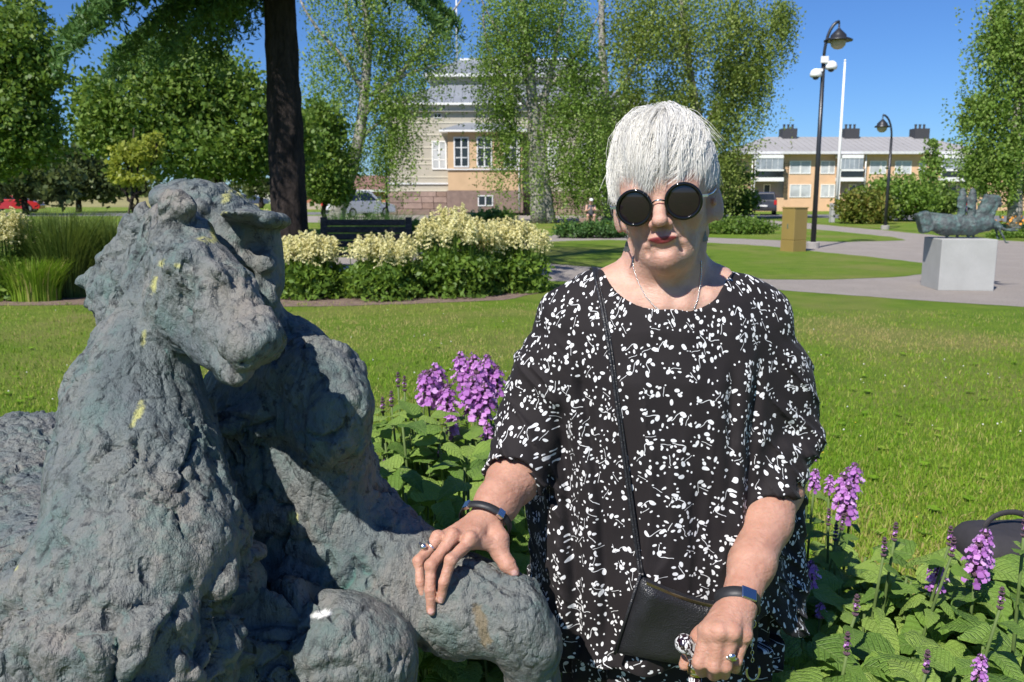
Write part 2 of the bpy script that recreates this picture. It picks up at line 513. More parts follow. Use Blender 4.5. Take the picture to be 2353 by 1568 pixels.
# near lawn: real blades
def blades(n, region, hgt, wid, seed, name, dens=None):
    rg = np.random.default_rng(seed)
    P = region(rg, n); n = len(P)
    a = rg.random(n) * 2 * np.pi; lean = rg.normal(0, .45, n); h = hgt * rg.uniform(.55, 1.25, n); b = rg.random(n) * 2 * np.pi
    w = wid * rg.uniform(.6, 1.3, n)
    dx = np.stack([np.cos(a), np.sin(a), np.zeros(n)], 1); ld = np.stack([np.cos(b), np.sin(b), np.zeros(n)], 1)
    base = np.concatenate([P, np.zeros((n, 1))], 1) + np.array([0, 0, .0])
    v0 = base - dx * w[:, None]; v1 = base + dx * w[:, None]
    mid = base + ld * (lean * h * .35)[:, None] + np.array([0, 0, 1]) * (h * .6)[:, None]
    v2 = mid + dx * (w * .8)[:, None]; v3 = mid - dx * (w * .8)[:, None]
    tip = base + ld * (lean * h * 1.1)[:, None] + np.array([0, 0, 1]) * h[:, None] * .95
    V = np.stack([v0, v1, v2, v3, tip], 1).reshape(-1, 3)
    k = np.arange(n)[:, None] * 5
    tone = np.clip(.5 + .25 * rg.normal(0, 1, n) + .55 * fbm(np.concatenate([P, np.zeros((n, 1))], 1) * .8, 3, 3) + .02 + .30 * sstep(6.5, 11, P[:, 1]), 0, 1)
    me = np_mesh(name, V, [k + np.array([0, 1, 2, 3]), k + np.array([3, 2, 4])], False, {'tone': np.repeat(tone, 5)})
    return me
def grass_blade_mat():
    m = NT('grass_blades')
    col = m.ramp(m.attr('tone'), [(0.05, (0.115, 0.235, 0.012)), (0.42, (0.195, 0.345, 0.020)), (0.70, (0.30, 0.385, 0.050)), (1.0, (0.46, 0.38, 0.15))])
    m.set(Base_Color=col, Roughness=0.6, Specular_IOR_Level=0.3)
    tr = m.n('ShaderNodeBsdfTranslucent'); m.put(tr.inputs[0], col)
    mx = m.n('ShaderNodeMixShader'); mx.inputs[0].default_value = .3
    m.t.links.new(m.bsdf.outputs[0], mx.inputs[1]); m.t.links.new(tr.outputs[0], mx.inputs[2])
    m.t.links.new(mx.outputs[0], m.t.nodes['Material Output'].inputs[0])
    return m.m
M_BLADE = grass_blade_mat()
def lawn_region(y0, y1):
    def f(rg, n):
        # even on screen rather than on the ground: thinner further off
        Y = 1 / (1 / y0 + (1 / y1 - 1 / y0) * rg.random(n) ** .9)
        x = (rg.random(n) - .5) * 1.28 * Y
        ok = ~((x < .34) & (Y < 3.2)) & ~((Y > 12.0) & (x < 2.4)) & ((Y < 11.2) | (x < 3.5))
        return np.stack([x, Y], 1)[ok]
    return f
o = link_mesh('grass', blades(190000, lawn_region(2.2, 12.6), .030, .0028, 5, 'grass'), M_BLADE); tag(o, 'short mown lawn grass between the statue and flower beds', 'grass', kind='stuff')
# widen the far blades a little: a second, sparser set of taller tufts
def tufts(rg, n):
    c = lawn_region(2.4, 12)(rg, n // 14); 
    return np.repeat(c, 14, 0) + rg.normal(0, .025, (len(c) * 14, 2))
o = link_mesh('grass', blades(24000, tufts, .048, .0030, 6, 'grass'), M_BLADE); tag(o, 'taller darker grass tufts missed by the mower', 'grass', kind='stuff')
# clover heads
rg = np.random.default_rng(9); P = lawn_region(3.0, 12.4)(rg, 1500); P = P[fbm(np.concatenate([P, P[:, :1] * 0], 1) * .7, 2, 4) > -.05][:260]
oct_ = np.array([[1, 0, 0], [-1, 0, 0], [0, 1, 0], [0, -1, 0], [0, 0, 1], [0, 0, -1]], float)
of = np.array([[0, 2, 4], [2, 1, 4], [1, 3, 4], [3, 0, 4], [2, 0, 5], [1, 2, 5], [3, 1, 5], [0, 3, 5]])
V = (np.concatenate([P, np.full((len(P), 1), .036)], 1)[:, None] + oct_[None] * rg.uniform(.004, .008, len(P))[:, None, None]).reshape(-1, 3)
F = (np.arange(len(P))[:, None, None] * 6 + of[None]).reshape(-1, 3)
o = link_mesh('clover', np_mesh('clover', V, F), plain('clover_white', (.72, .70, .62), .8)); tag(o, 'small white clover heads scattered in the lawn', 'clover', kind='stuff')

# low broad-leaved weeds and a few yellow hawkbits in the lawn
rg = np.random.default_rng(19); C = lawn_region(2.6, 9)(rg, 260); Vs = []; Fs = []; T = []
for (x, y) in C:
    k = rg.integers(5, 9); a0 = rg.random() * 6.3; tt = rg.normal(.35, .12)
    for i in range(k):
        a = a0 + i * 6.283 / k + rg.normal(0, .2); L = rg.uniform(.02, .05); d = np.array([math.cos(a), math.sin(a), .35]); sd_ = np.array([-d[1], d[0], 0]) * .33
        o_ = np.array([x, y, .016]); n0 = len(Vs)
        Vs += [o_, o_ + d * L * .6 + sd_ * L, o_ + d * L * np.array([1, 1, .7]), o_ + d * L * .6 - sd_ * L]; Fs.append((n0, n0 + 1, n0 + 2, n0 + 3)); T += [tt] * 4
o = link_mesh('weeds', np_mesh('weeds', np.array(Vs), np.array(Fs), False, {'tone': np.clip(T, 0, 1)}), M_BLADE); tag(o, 'small broad-leaved weed rosettes in the lawn', 'weeds', kind='stuff')
P = lawn_region(2.8, 8)(rg, 46)
V = (np.concatenate([P, np.full((len(P), 1), .05)], 1)[:, None] + oct_[None] * np.array([1, 1, .4]) * rg.uniform(.005, .009, len(P))[:, None, None]).reshape(-1, 3)
o = link_mesh('hawkbits', np_mesh('hawkbits', V, (np.arange(len(P))[:, None, None] * 6 + of[None]).reshape(-1, 3)), plain('yellow_flower', (.75, .52, .04), .7)); tag(o, 'tiny yellow flowers dotted in the lawn', 'flowers', kind='stuff')
# ------------------------------------------------------------------ trees and shrubs
def leaf_mat(name, dark, mid, light, trans=0.35, rough=0.5):
    m = NT(name)
    col = m.ramp(m.attr('tone'), [(0.05, dark), (0.5, mid), (0.95, light)])
    m.set(Base_Color=col, Roughness=rough, Specular_IOR_Level=0.35)
    tr = m.n('ShaderNodeBsdfTranslucent'); m.put(tr.inputs[0], m.mix(0.5, col, (light[0] * 1.1, light[1] * 1.15, light[2] * .6)))
    mx = m.n('ShaderNodeMixShader'); mx.inputs[0].default_value = trans
    m.t.links.new(m.bsdf.outputs[0], mx.inputs[1]); m.t.links.new(tr.outputs[0], mx.inputs[2])
    m.t.links.new(mx.outputs[0], m.t.nodes['Material Output'].inputs[0])
    return m.m
M_LIME = leaf_mat('lime_leaves', (0.070, 0.130, 0.020), (0.135, 0.230, 0.035), (0.25, 0.34, 0.070))
M_BIRCH = leaf_mat('birch_leaves', (0.090, 0.165, 0.026), (0.185, 0.300, 0.048), (0.32, 0.41, 0.11))
M_BIRCHY = leaf_mat('birch_leaves_olive', (0.105, 0.160, 0.028), (0.205, 0.285, 0.052), (0.33, 0.38, 0.11))
M_YOUNG = leaf_mat('young_leaves', (0.176, 0.230, 0.034), (0.338, 0.378, 0.061), (0.486, 0.513, 0.108), 0.45)
M_LARCH = leaf_mat('larch_needles', (0.037, 0.088, 0.024), (0.076, 0.162, 0.037), (0.145, 0.246, 0.060), 0.25)
M_DARKLEAF = leaf_mat('far_leaves', (0.053, 0.083, 0.027), (0.098, 0.135, 0.045), (0.165, 0.195, 0.068))
M_SHRUB = leaf_mat('shrub_leaves', (0.076, 0.145, 0.020), (0.145, 0.246, 0.034), (0.238, 0.340, 0.060))
def bark(name, a, b, scale=6, horiz=False, bump=.8):
    m = NT(name); c = m.coord('Object', (1, 1, 2.5) if horiz else (1, 1, .22))
    n = m.noise(c, scale, 6, .7, .3); n2 = m.noise(c, scale * 5, 4, .7)
    m.set(Base_Color=m.mix(m.ramp(n2, [(.3, .5), (.6, 0)]), m.ramp(n, [(.35, a), (.62, b)]), tuple(np.array(a) * .5)), Roughness=.9, Specular_IOR_Level=.2)
    m.bump(m.math('ADD', n, n2), bump, .05)
    return m.m
M_BARK = bark('dark_bark', (.020, .016, .015), (.070, .054, .048), 11, False, 1.0)
M_BIRCHBARK = bark('birch_bark', (.10, .09, .08), (.55, .52, .47), 5, True, .4)
M_TWIG = bark('twig_bark', (.06, .05, .04), (.13, .11, .09), 8)

def leaf_quads(P, size, rg, aspect=.7, droop=0.0, tone=None, updir=None):
    n = len(P)
    d = rg.normal(0, 1, (n, 3)); d[:, 2] -= droop; d /= np.linalg.norm(d, axis=1)[:, None]
    u = rg.normal(0, 1, (n, 3)); u = np.cross(d, u); u /= np.linalg.norm(u, axis=1)[:, None] + 1e-9
    s = size * rg.uniform(.6, 1.35, n)
    a = P - d * (s * .5)[:, None]; b = P + d * (s * .5)[:, None]
    m1 = P + u * (s * aspect * .5)[:, None]; m2 = P - u * (s * aspect * .5)[:, None]
    V = np.stack([a, m1, b, m2], 1).reshape(-1, 3)
    F = np.arange(n * 4).reshape(-1, 4)
    t = np.repeat(np.clip(tone, 0, 1), 4)
    return V, F, t
def crown(name, blobs, n, size, mat, parent, seed, clump=26, spread=.22, aspect=.75, droop=.2, hang=0.0, hollow=.55):
    """leaves gathered in clumps through the volume of some blobs; blobs = (centre, radii)"""
    rg = np.random.default_rng(seed)
    vol = np.array([np.prod(r) ** (2 / 3) for c, r in blobs]); vol /= vol.sum()
    nc = max(8, n // clump); which = rg.choice(len(blobs), nc, p=vol)
    C = np.array([b[0] for b in blobs])[which]; R = np.array([b[1] for b in blobs])[which]
    d = rg.normal(0, 1, (nc, 3)); d /= np.linalg.norm(d, axis=1)[:, None]
    rad = hollow + (1 - hollow) * rg.random(nc) ** .6
    rad *= 1 + .18 * vnoise(d * 2.2 + which[:, None] * 5, seed)
    cc = C + d * R * rad[:, None]
    per = rg.integers(clump // 2, clump * 3 // 2, nc)
    idx = np.repeat(np.arange(nc), per)
    mean = R.mean(1)[idx]
    P = cc[idx] + rg.normal(0, 1, (len(idx), 3)) * (spread * mean)[:, None] * np.array([1, 1, .75])
    if hang > 0:
        P[:, 2] -= hang * rg.random(len(idx)) ** 1.5 * mean
    tone = .48 + .16 * rg.normal(0, 1, nc)[idx] + .16 * rg.normal(0, 1, len(idx))
    V, F, t = leaf_quads(P, size, rg, aspect, droop, tone)
    o = link_mesh(name, np_mesh(name, V, F, False, {'tone': t}), mat, parent); o['kind'] = 'stuff'
    return o
def weeping(name, starts, mat, parent, seed, n_str, length, size, per=26):
    """hanging birch twigs: starts = list of (point, spread)"""
    rg = np.random.default_rng(seed); Ps = []; tn = []; mb = MB()
    for i in range(n_str):
        c, sp = starts[rg.integers(len(starts))]
        p = np.array(c) + rg.normal(0, 1, 3) * np.array(sp)
        L = length * rg.uniform(.35, 1.2); sw = rg.normal(0, .12, 2); k = int(per * L / length) + 4
        t = np.sort(rg.random(k))
        q = p + np.stack([sw[0] * t * L, sw[1] * t * L, .15 * L * np.sin(t * 3) - t * L], 1) + rg.normal(0, size * .8, (k, 3))
        Ps.append(q); tn.append(np.full(k, .5 + .16 * rg.normal()) + rg.normal(0, .14, k))
    P = np.concatenate(Ps); V, F, t = leaf_quads(P, size, rg, .75, .6, np.concatenate(tn))
    o = link_mesh(name, np_mesh(name, V, F, False, {'tone': t}), mat, parent); o['kind'] = 'stuff'
    return o
def limb(pts, r0, r1, mat, parent, name='branch', n=9, wob=.0, seed=0):
    pts = np.array(pts, float); rg = np.random.default_rng(seed)
    t = np.linspace(0, len(pts) - 1, (len(pts) - 1) * 3 + 1)
    Q = np.stack([np.interp(t, np.arange(len(pts)), pts[:, i]) for i in range(3)], 1)
    for _ in range(2): Q[1:-1] = (Q[:-2] + 2 * Q[1:-1] + Q[2:]) / 4
    Q[1:-1] += rg.normal(0, wob, (len(Q) - 2, 3))
    return MB().tube(Q, np.linspace(r0, r1, len(Q)), n).build(name, mat, parent, True)
def B(u, v, Y, ru, rv, rd=None):          # blob from photo pixels
    a = PX(v, Y, ru); b = PX(v, Y, rv)
    return (W(u, v, Y), np.array([a, a if rd is None else rd, b]))
def base(u, Y): return np.array([W(u, 480, Y)[0], Y, 0.0])

# ---- the big larch beside the bench
def larch():
    b = np.array([-3.55, 14.0, 0]); t = empty('larch_tree', b, 0, 'tall larch with a thick dark trunk standing beside the slatted bench', 'tree')
    prof = []; rg = np.random.default_rng(3)
    n = 28; V = []; F = []; zs = np.concatenate([np.linspace(-.05, 5, 45), np.linspace(5.5, 15, 12)])
    for z in zs:
        r = .292 - .013 * z + .10 * math.exp(-max(z, 0) * 3)
        for k in range(n):
            a = 2 * math.pi * k / n
            rr = r * (1 + .035 * math.sin(a * 7 + z * .7) + .02 * math.sin(a * 13 + 3 * z))
            V.append(b + np.array([rr * math.cos(a), rr * math.sin(a), z]))
    V = np.array(V); N = V - b; N[:, 2] = 0; N /= np.linalg.norm(N, axis=1)[:, None]
    V = V + N * (fbm(V * np.array([14, 14, 5]), 3, 4) * .022)[:, None]
    F = [(i * n + k, i * n + (k + 1) % n, (i + 1) * n + (k + 1) % n, (i + 1) * n + k) for i in range(len(zs) - 1) for k in range(n)]
    MB().add(V, F).build('trunk', M_BARK, t, True)
    # drooping boughs: the low ones reach into view, the others shade the trunk
    P = []; tone = []; twigs = MB()
    def bough(a, z0, L, drop, dens=1.0):
        d = np.array([math.cos(a), math.sin(a), 0]); side = np.array([-d[1], d[0], 0])
        pts = [b + d * (.2 + L * s_) + np.array([0, 0, z0 + .35 * L * s_ * (1 - s_) - drop * s_ ** 1.6]) for s_ in np.linspace(0, 1, 9)]
        twigs.tube(pts, np.linspace(.035, .006, 9), 5)
        for s_ in np.linspace(.12, 1, int(26 * L * dens)):
            p = pts[int(s_ * 8 * .999)] + (pts[min(8, int(s_ * 8) + 1)] - pts[int(s_ * 8 * .999)]) * ((s_ * 8) % 1)
            for sd in (-1, 1):
                ln = rg.uniform(.2, .75) * (1.15 - .5 * s_); tt = rg.normal(.5, .12)
                k = int(12 * ln / .4) + 3
                w = rg.random(k)
                q = p + side * sd * (w * ln)[:, None] * rg.uniform(.5, 1) + d * (w * ln * .4)[:, None] - np.array([0, 0, 1]) * (w ** 1.4 * ln * rg.uniform(.35, 1.1))[:, None]
                P.append(q + rg.normal(0, .02, q.shape)); tone.append(np.full(k, tt) + rg.normal(0, .1, k))
    for a, z0, L, dr in [(3.45, 4.9, 2.8, 1.2), (3.15, 5.2, 3.1, 1.3), (2.85, 4.9, 3.0, 1.5), (3.7, 5.0, 2.9, 1.7), (2.6, 5.2, 2.8, 1.5), (4.0, 5.2, 2.9, 1.5), (3.3, 4.6, 2.2, 1.1), (3.0, 4.5, 1.6, .8),
                         (3.6, 4.5, 1.5, 1.0), (2.4, 4.7, 2.0, 1.0), (-.15, 5.0, 2.3, .95), (-.45, 5.2, 2.0, .9), (.15, 5.2, 2.5, 1.0), (5.4, 5.2, 1.7, .8), (4.5, 5.3, 2.2, 1.0), (4.9, 5.4, 2.0, .9), (3.8, 5.6, 3.2, 1.0), (4.1, 5.9, 3.0, .9), (4.3, 6.2, 3.2, 1.0), (4.0, 6.6, 3.3, 1.1), (4.4, 6.9, 2.8, 1.0), (3.7, 7.2, 3.2, 1.2), (4.6, 7.4, 2.6, .9)]:
        bough(a, z0, L, dr, 1.25)
    for i in range(46): bough(rg.uniform(0, 6.28), rg.uniform(5.6, 13.5), rg.uniform(1.2, 3.6), rg.uniform(.4, 1.4), .30)
    P = np.concatenate(P); V, F, tt = leaf_quads(P, .13, rg, .26, .5, np.concatenate(tone))
    twigs.build('boughs', M_TWIG, t, True)
    o = link_mesh('crown', np_mesh('crown', V, F, False, {'tone': tt}), M_LARCH, t); o['kind'] = 'stuff'
larch()

# ---- lime trees on the left
def lime(u, Y, blobs, n, size, label, seed, trunk_r=.16, top=None, mat=M_LIME, name='lime_tree', group=None):
    b = base(u, Y); t = empty(name, b, 0, label, 'tree', group)
    cz = np.mean([c[2] for c, r in blobs]); tip = np.mean([c for c, r in blobs], 0)
    limb([b, b + (tip - b) * np.array([.15, .15, .4]), b + (tip - b) * np.array([.5, .5, .75]), tip + np.array([0, 0, .8])], trunk_r, trunk_r * .35, M_TWIG if trunk_r < .1 else M_BARK, t, 'trunk', 9, .03, seed)
    for i, (c, r) in enumerate(blobs[:6]): limb([b + (tip - b) * .5, (b + (tip - b) * .55 + c) / 2, c], trunk_r * .45, .03, M_BARK, t, 'branch', 6, .05, seed + i)
    crown('crown', blobs, n, size, mat, t, seed)
    return t
lime(523, 31, [B(330, 250, 30, 130, 90), B(470, 210, 31, 120, 100), B(560, 280, 31, 90, 95), B(250, 300, 30, 75, 60), B(430, 340, 30, 150, 60), B(560, 370, 31, 70, 48), B(380, 150, 31, 110, 60), B(225, 230, 31, 45, 50), B(650, 330, 32, 80, 80)], 42000, .165, 'broad dark green lime tree in full leaf behind the larch trunk', 21, .17)
lime(-60, 24, [B(40, 120, 24, 80, 90), B(20, 260, 24, 95, 75), B(90, 180, 24, 55, 40), B(70, 330, 24, 80, 50), B(-80, 180, 24, 110, 150), B(60, 30, 25, 45, 50), B(-40, 380, 24, 80, 30)], 28000, .135, 'leafy lime tree hanging over the tall ornamental grass', 22, .2)
lime(745, 38, [B(745, 380, 38, 60, 70), B(735, 300, 38, 52, 60), B(760, 440, 38, 48, 30)], 11000, .17, 'smaller lime tree squeezed between larch trunk and leaning birch', 23, .12)
lime(291, 19, [B(330, 345, 19, 42, 26), B(285, 365, 19, 34, 34), B(360, 330, 19, 28, 22), B(275, 400, 19, 28, 20), B(310, 410, 19, 34, 22), B(325, 440, 19, 20, 14)], 1900, .105, 'slender young tree with pale yellow-green leaves', 24, .035, None, M_YOUNG, 'young_tree')
for (u, Y, bl, n, lab, sd) in [(60, 62, [B(40, 400, 62, 80, 55), B(120, 420, 62, 60, 40), B(-60, 390, 62, 80, 60)], 6000, 'dark bushy tree far behind the ornamental grass', 31),
                               (180, 70, [B(190, 395, 70, 60, 60), B(230, 425, 70, 50, 35), B(130, 380, 70, 40, 40)], 6000, 'grey-green willow-like tree far behind the young pale tree', 32),
                               (450, 90, [B(590, 425, 90, 30, 25), B(620, 440, 90, 26, 18)], 1600, 'distant small tree beside the pale far house', 33)]:
    lime(u if u != 450 else 600, Y, bl, n, .42, lab, sd, .25, None, M_DARKLEAF, 'distant_tree')

# ---- birches
def birch(stems, Y, crowns, starts, n, n_str, length, label, seed, mat=M_BIRCH, size=.13):
    b = base(stems[0][0][0][0], Y); t = empty('birch_tree', b, 0, label, 'tree')
    for i, (pts, r0, r1) in enumerate(stems):
        q = [W(u, v, Y + dy) for (u, v, dy) in [(p[0], p[1], p[2] if len(p) > 2 else 0) for p in pts]]
        if i == 0 or pts[0][1] > 460: q[0] = np.array([q[0][0], q[0][1], 0])
        limb(q, r0, r1, M_BIRCHBARK, t, 'trunk' if i == 0 or pts[0][1] > 460 else 'branch', 9, .02, seed + i)
    crown('crown', crowns, int(n * 2.7), size * .90, mat, t, seed, 70, .120, .8, .4, .95, .15)
    weeping('hanging_twigs', starts, mat, t, seed + 1, int(n_str * 2.2), length, size * .85)
    return t
Ya = 43
birch([([(772, 490), (783, 450), (806, 395), (828, 305), (838, 215), (850, 110), (838, 10), (830, -80)], .42, .10),
       ([(832, 270), (900, 190), (965, 120), (1010, 60), (1060, 0)], .16, .04), ([(838, 215), (790, 130), (720, 60), (690, 0)], .14, .04), ([(845, 150), (800, 60), (790, -40)], .12, .04),
       ([(850, 220), (930, 170), (1000, 150), (1050, 150)], .10, .03), ([(820, 330), (900, 250), (960, 215), (1000, 230)], .10, .02)], Ya,
      [B(760, 130, Ya, 75, 90), B(850, 60, Ya, 100, 70), B(955, 90, Ya, 62, 60), B(1000, 30, Ya, 55, 48), B(740, 260, Ya, 45, 70), B(880, 210, Ya, 60, 50), B(830, -40, Ya, 140, 50)],
      [(W(780, 220, Ya), (1.2, 1.2, 1.2)), (W(890, 220, Ya), (1.1, 1.0, 1.0)), (W(940, 170, Ya), (.8, 1.0, .7)), (W(740, 320, Ya), (.6, .9, .9)), (W(865, 330, Ya), (.6, .6, .7)), (W(1000, 80, Ya), (.7, .8, .5)), (W(915, 290, Ya), (.5, .6, .8))],
      6500, 420, 2.4, 'leaning birch with white trunk and drooping twigs behind the bench', 41)
Yb = 45
birch([([(1240, 498), (1234, 400), (1229, 300), (1222, 200), (1206, 80), (1190, -60)], .46, .14), ([(1266, 497), (1254, 430), (1244, 340), (1250, 240), (1275, 120), (1300, 0)], .30, .08),
       ([(1225, 240), (1290, 170), (1340, 110), (1380, 30)], .14, .04), ([(1228, 260), (1160, 190), (1120, 120), (1110, 30)], .13, .04), ([(1215, 140), (1130, 60), (1100, -20)], .12, .03)], Yb,
      [B(1180, 90, Yb, 90, 95), B(1300, 70, Yb, 85, 85), B(1150, 230, Yb, 60, 80), B(1300, 220, Yb, 80, 80), B(1220, -30, Yb, 150, 60), B(1175, 320, Yb, 45, 50), B(1350, 150, Yb, 55, 80)],
      [(W(1160, 300, Yb), (.8, .8, 1.4)), (W(1220, 330, Yb), (.9, .9, 1.0)), (W(1310, 280, Yb), (1.0, 1.0, 1.2)), (W(1350, 300, Yb), (.7, .8, 1.2)), (W(1130, 120, Yb), (.8, .8, 1.0)), (W(1380, 240, Yb), (.5, .6, 1.0)), (W(1310, 370, Yb), (.6, .6, .8)), (W(1360, 380, Yb), (.5, .6, .8))],
      12000, 560, 2.8, 'double-stemmed birch standing in front of the old house', 42)
Yc = 49
birch([([(1405, 495), (1400, 400), (1392, 250), (1385, 120), (1380, -40)], .40, .14), ([(1640, 495), (1620, 380), (1600, 260), (1580, 120), (1560, -40)], .34, .1), ([(1610, 300), (1680, 200), (1720, 100)], .12, .03), ([(1392, 250), (1470, 140), (1500, 40)], .12, .03)], Yc,
      [B(1470, 70, Yc, 95, 90), B(1600, 90, Yc, 90, 95), B(1690, 150, Yc, 60, 80), B(1650, 260, Yc, 70, 90), B(1560, 230, Yc, 80, 80), B(1450, 210, Yc, 70, 80), B(1650, 370, Yc, 60, 60), B(1560, -20, Yc, 200, 50), B(1700, 40, Yc, 60, 60), B(1430, 320, Yc, 55, 70)],
      [(W(1720, 120, Yc), (.7, .8, .9)), (W(1760, 40, Yc), (.7, .7, .5)), (W(1690, 250, Yc), (.7, .8, 1.0)), (W(1640, 330, Yc), (.9, .9, 1.0)), (W(1420, 330, Yc), (.8, .8, 1.1)), (W(1500, 250, Yc), (1.0, 1.0, 1.0)), (W(1800, 20, Yc), (.4, .5, .4)), (W(1750, 150, Yc), (.35, .5, .7)), (W(1400, 400, Yc), (.4, .6, .7))],
      17000, 520, 3.0, 'big olive-green birch rising behind the woman\'s head', 43, M_BIRCHY, .15)
Yd = 36
birch([([(2335, 480), (2332, 380), (2338, 250), (2350, 100), (2360, -60)], .30, .08), ([(2336, 300), (2290, 250), (2250, 230)], .10, .03), ([(2345, 150), (2300, 90), (2270, 30)], .10, .03)], Yd,
      [B(2290, 220, Yd, 60, 50), B(2330, 60, Yd, 70, 90), B(2250, 250, Yd, 40, 40), B(2320, 330, Yd, 75, 60), B(2270, 380, Yd, 50, 40), B(2400, 200, Yd, 80, 120), B(2350, 420, Yd, 50, 30)],
      [(W(2260, 240, Yd), (.5, .6, .6)), (W(2310, 300, Yd), (.7, .7, .7)), (W(2290, 60, Yd), (.5, .6, .8)), (W(2330, 130, Yd), (.6, .6, .8)), (W(2250, 350, Yd), (.4, .5, .4))],
      9000, 220, 1.9, 'birch leaning over the yellow apartment house at the square', 44, M_BIRCH, .14)
lime(2135, 58, [B(2138, 350, 58, 18, 30), B(2140, 390, 58, 24, 30), B(2130, 420, 58, 20, 22)], 1400, .22, 'thin young birch in front of the apartment house windows', 45, .06, None, M_BIRCH, 'young_birch_tree')
lime(1690, 55, [B(1690, 430, 55, 42, 50), B(1700, 470, 55, 36, 28), B(1660, 400, 55, 30, 40)], 3500, .24, 'dense green bushy tree at the left end of the apartment house', 46, .1, None, M_SHRUB, 'small_tree')

# ---- round shrubs
def shrub(u, Y, blobs, n, size, label, seed, mat=M_SHRUB, name='shrub', group=None):
    b = base(u, Y); t = empty(name, b, 0, label, 'shrub', group)
    mb = MB(); rg = np.random.default_rng(seed)
    for i in range(7):
        c, r = blobs[rg.integers(len(blobs))]
        mb.tube([b + rg.normal(0, .08, 3) * (1, 1, 0), (b + c) / 2 + rg.normal(0, .1, 3), c], [.03, .022, .01], 5)
    mb.build('stems', M_TWIG, t, True)
    crown('foliage', blobs, n, size, mat, t, seed, 22, .2, .75, .1, 0, .5)
    return t
M_REDSHRUB = leaf_mat('reddish_shrub_leaves', (0.083, 0.123, 0.021), (0.165, 0.217, 0.033), (0.330, 0.255, 0.068))
def fit(b, floor=0.02):      # keep the leaves above the ground
    c, r = b; r = r.copy(); 
    if c[2] - r[2] < floor: r[2] = max(.1, c[2] - floor)
    return (c, r)
shrub(1985, 44, [fit(B(1985, 475, 44, 56, 36)), fit(B(1960, 490, 44, 34, 26)), fit(B(2015, 490, 44, 30, 24))], 6000, .16, 'rounded reddish-green shrub by the flagpole foot', 51, M_REDSHRUB)
shrub(2070, 48, [fit(B(2070, 450, 48, 74, 48)), fit(B(2120, 465, 48, 40, 30)), fit(B(2020, 450, 47, 40, 34))], 7500, .17, 'large rounded bright green shrub behind the reddish one', 52)
shrub(2165, 50, [fit(B(2160, 455, 50, 34, 34)), fit(B(2180, 470, 50, 25, 20))], 2500, .18, 'loose dark shrub beside the blue car', 53, M_LIME)
shrub(1712, 33, [fit(B(1700, 518, 33, 60, 15)), fit(B(1750, 522, 33, 36, 11)), fit(B(1650, 520, 33, 50, 14))], 4500, .10, 'low dark green perennial bed in front of the parked black car', 54, M_LIME, 'perennial_bed')
shrub(1340, 30, [fit(B(1320, 530, 30, 40, 26)), fit(B(1370, 528, 30, 40, 26)), fit(B(1410, 530, 30, 30, 24))], 4500, .10, 'dark green clump of foliage below the birch twigs near her shoulder', 55, M_LARCH, 'perennial_bed')
shrub(990, 17.5, [fit(B(960, 545, 17.5, 36, 34)), fit(B(1010, 535, 17.5, 40, 30))], 3000, .075, 'dark leafy shrub at the end of the bench', 56, M_LIME)
shrub(1110, 18, [fit(B(1090, 520, 18, 50, 30)), fit(B(1150, 510, 18, 36, 26))], 3000, .075, 'dark green shrub behind the tallest creamy plumes', 57, M_LIME)
shrub(2320, 30, [fit(B(2300, 540, 30, 30, 14)), fit(B(2345, 538, 30, 34, 16))], 1800, .09, 'bed of orange day lilies behind the small statue', 58, M_SHRUB, 'flower_bed')
rg = np.random.default_rng(5)
P = np.stack([rg.uniform(W(2270, 520, 30)[0], W(2400, 520, 30)[0], 90), rg.uniform(29.4, 30.6, 90), rg.uniform(.45, .75, 90)], 1)
V, F, t_ = leaf_quads(P, .09, rg, .9, 0, np.full(90, .5))
lily = [o for o in bpy.data.objects if o.name.startswith('flower_bed')][0]
o = link_mesh('blossoms', np_mesh('blossoms', V, F, False), plain('orange_petals', (.75, .30, .03), .6), lily); o['kind'] = 'stuff'

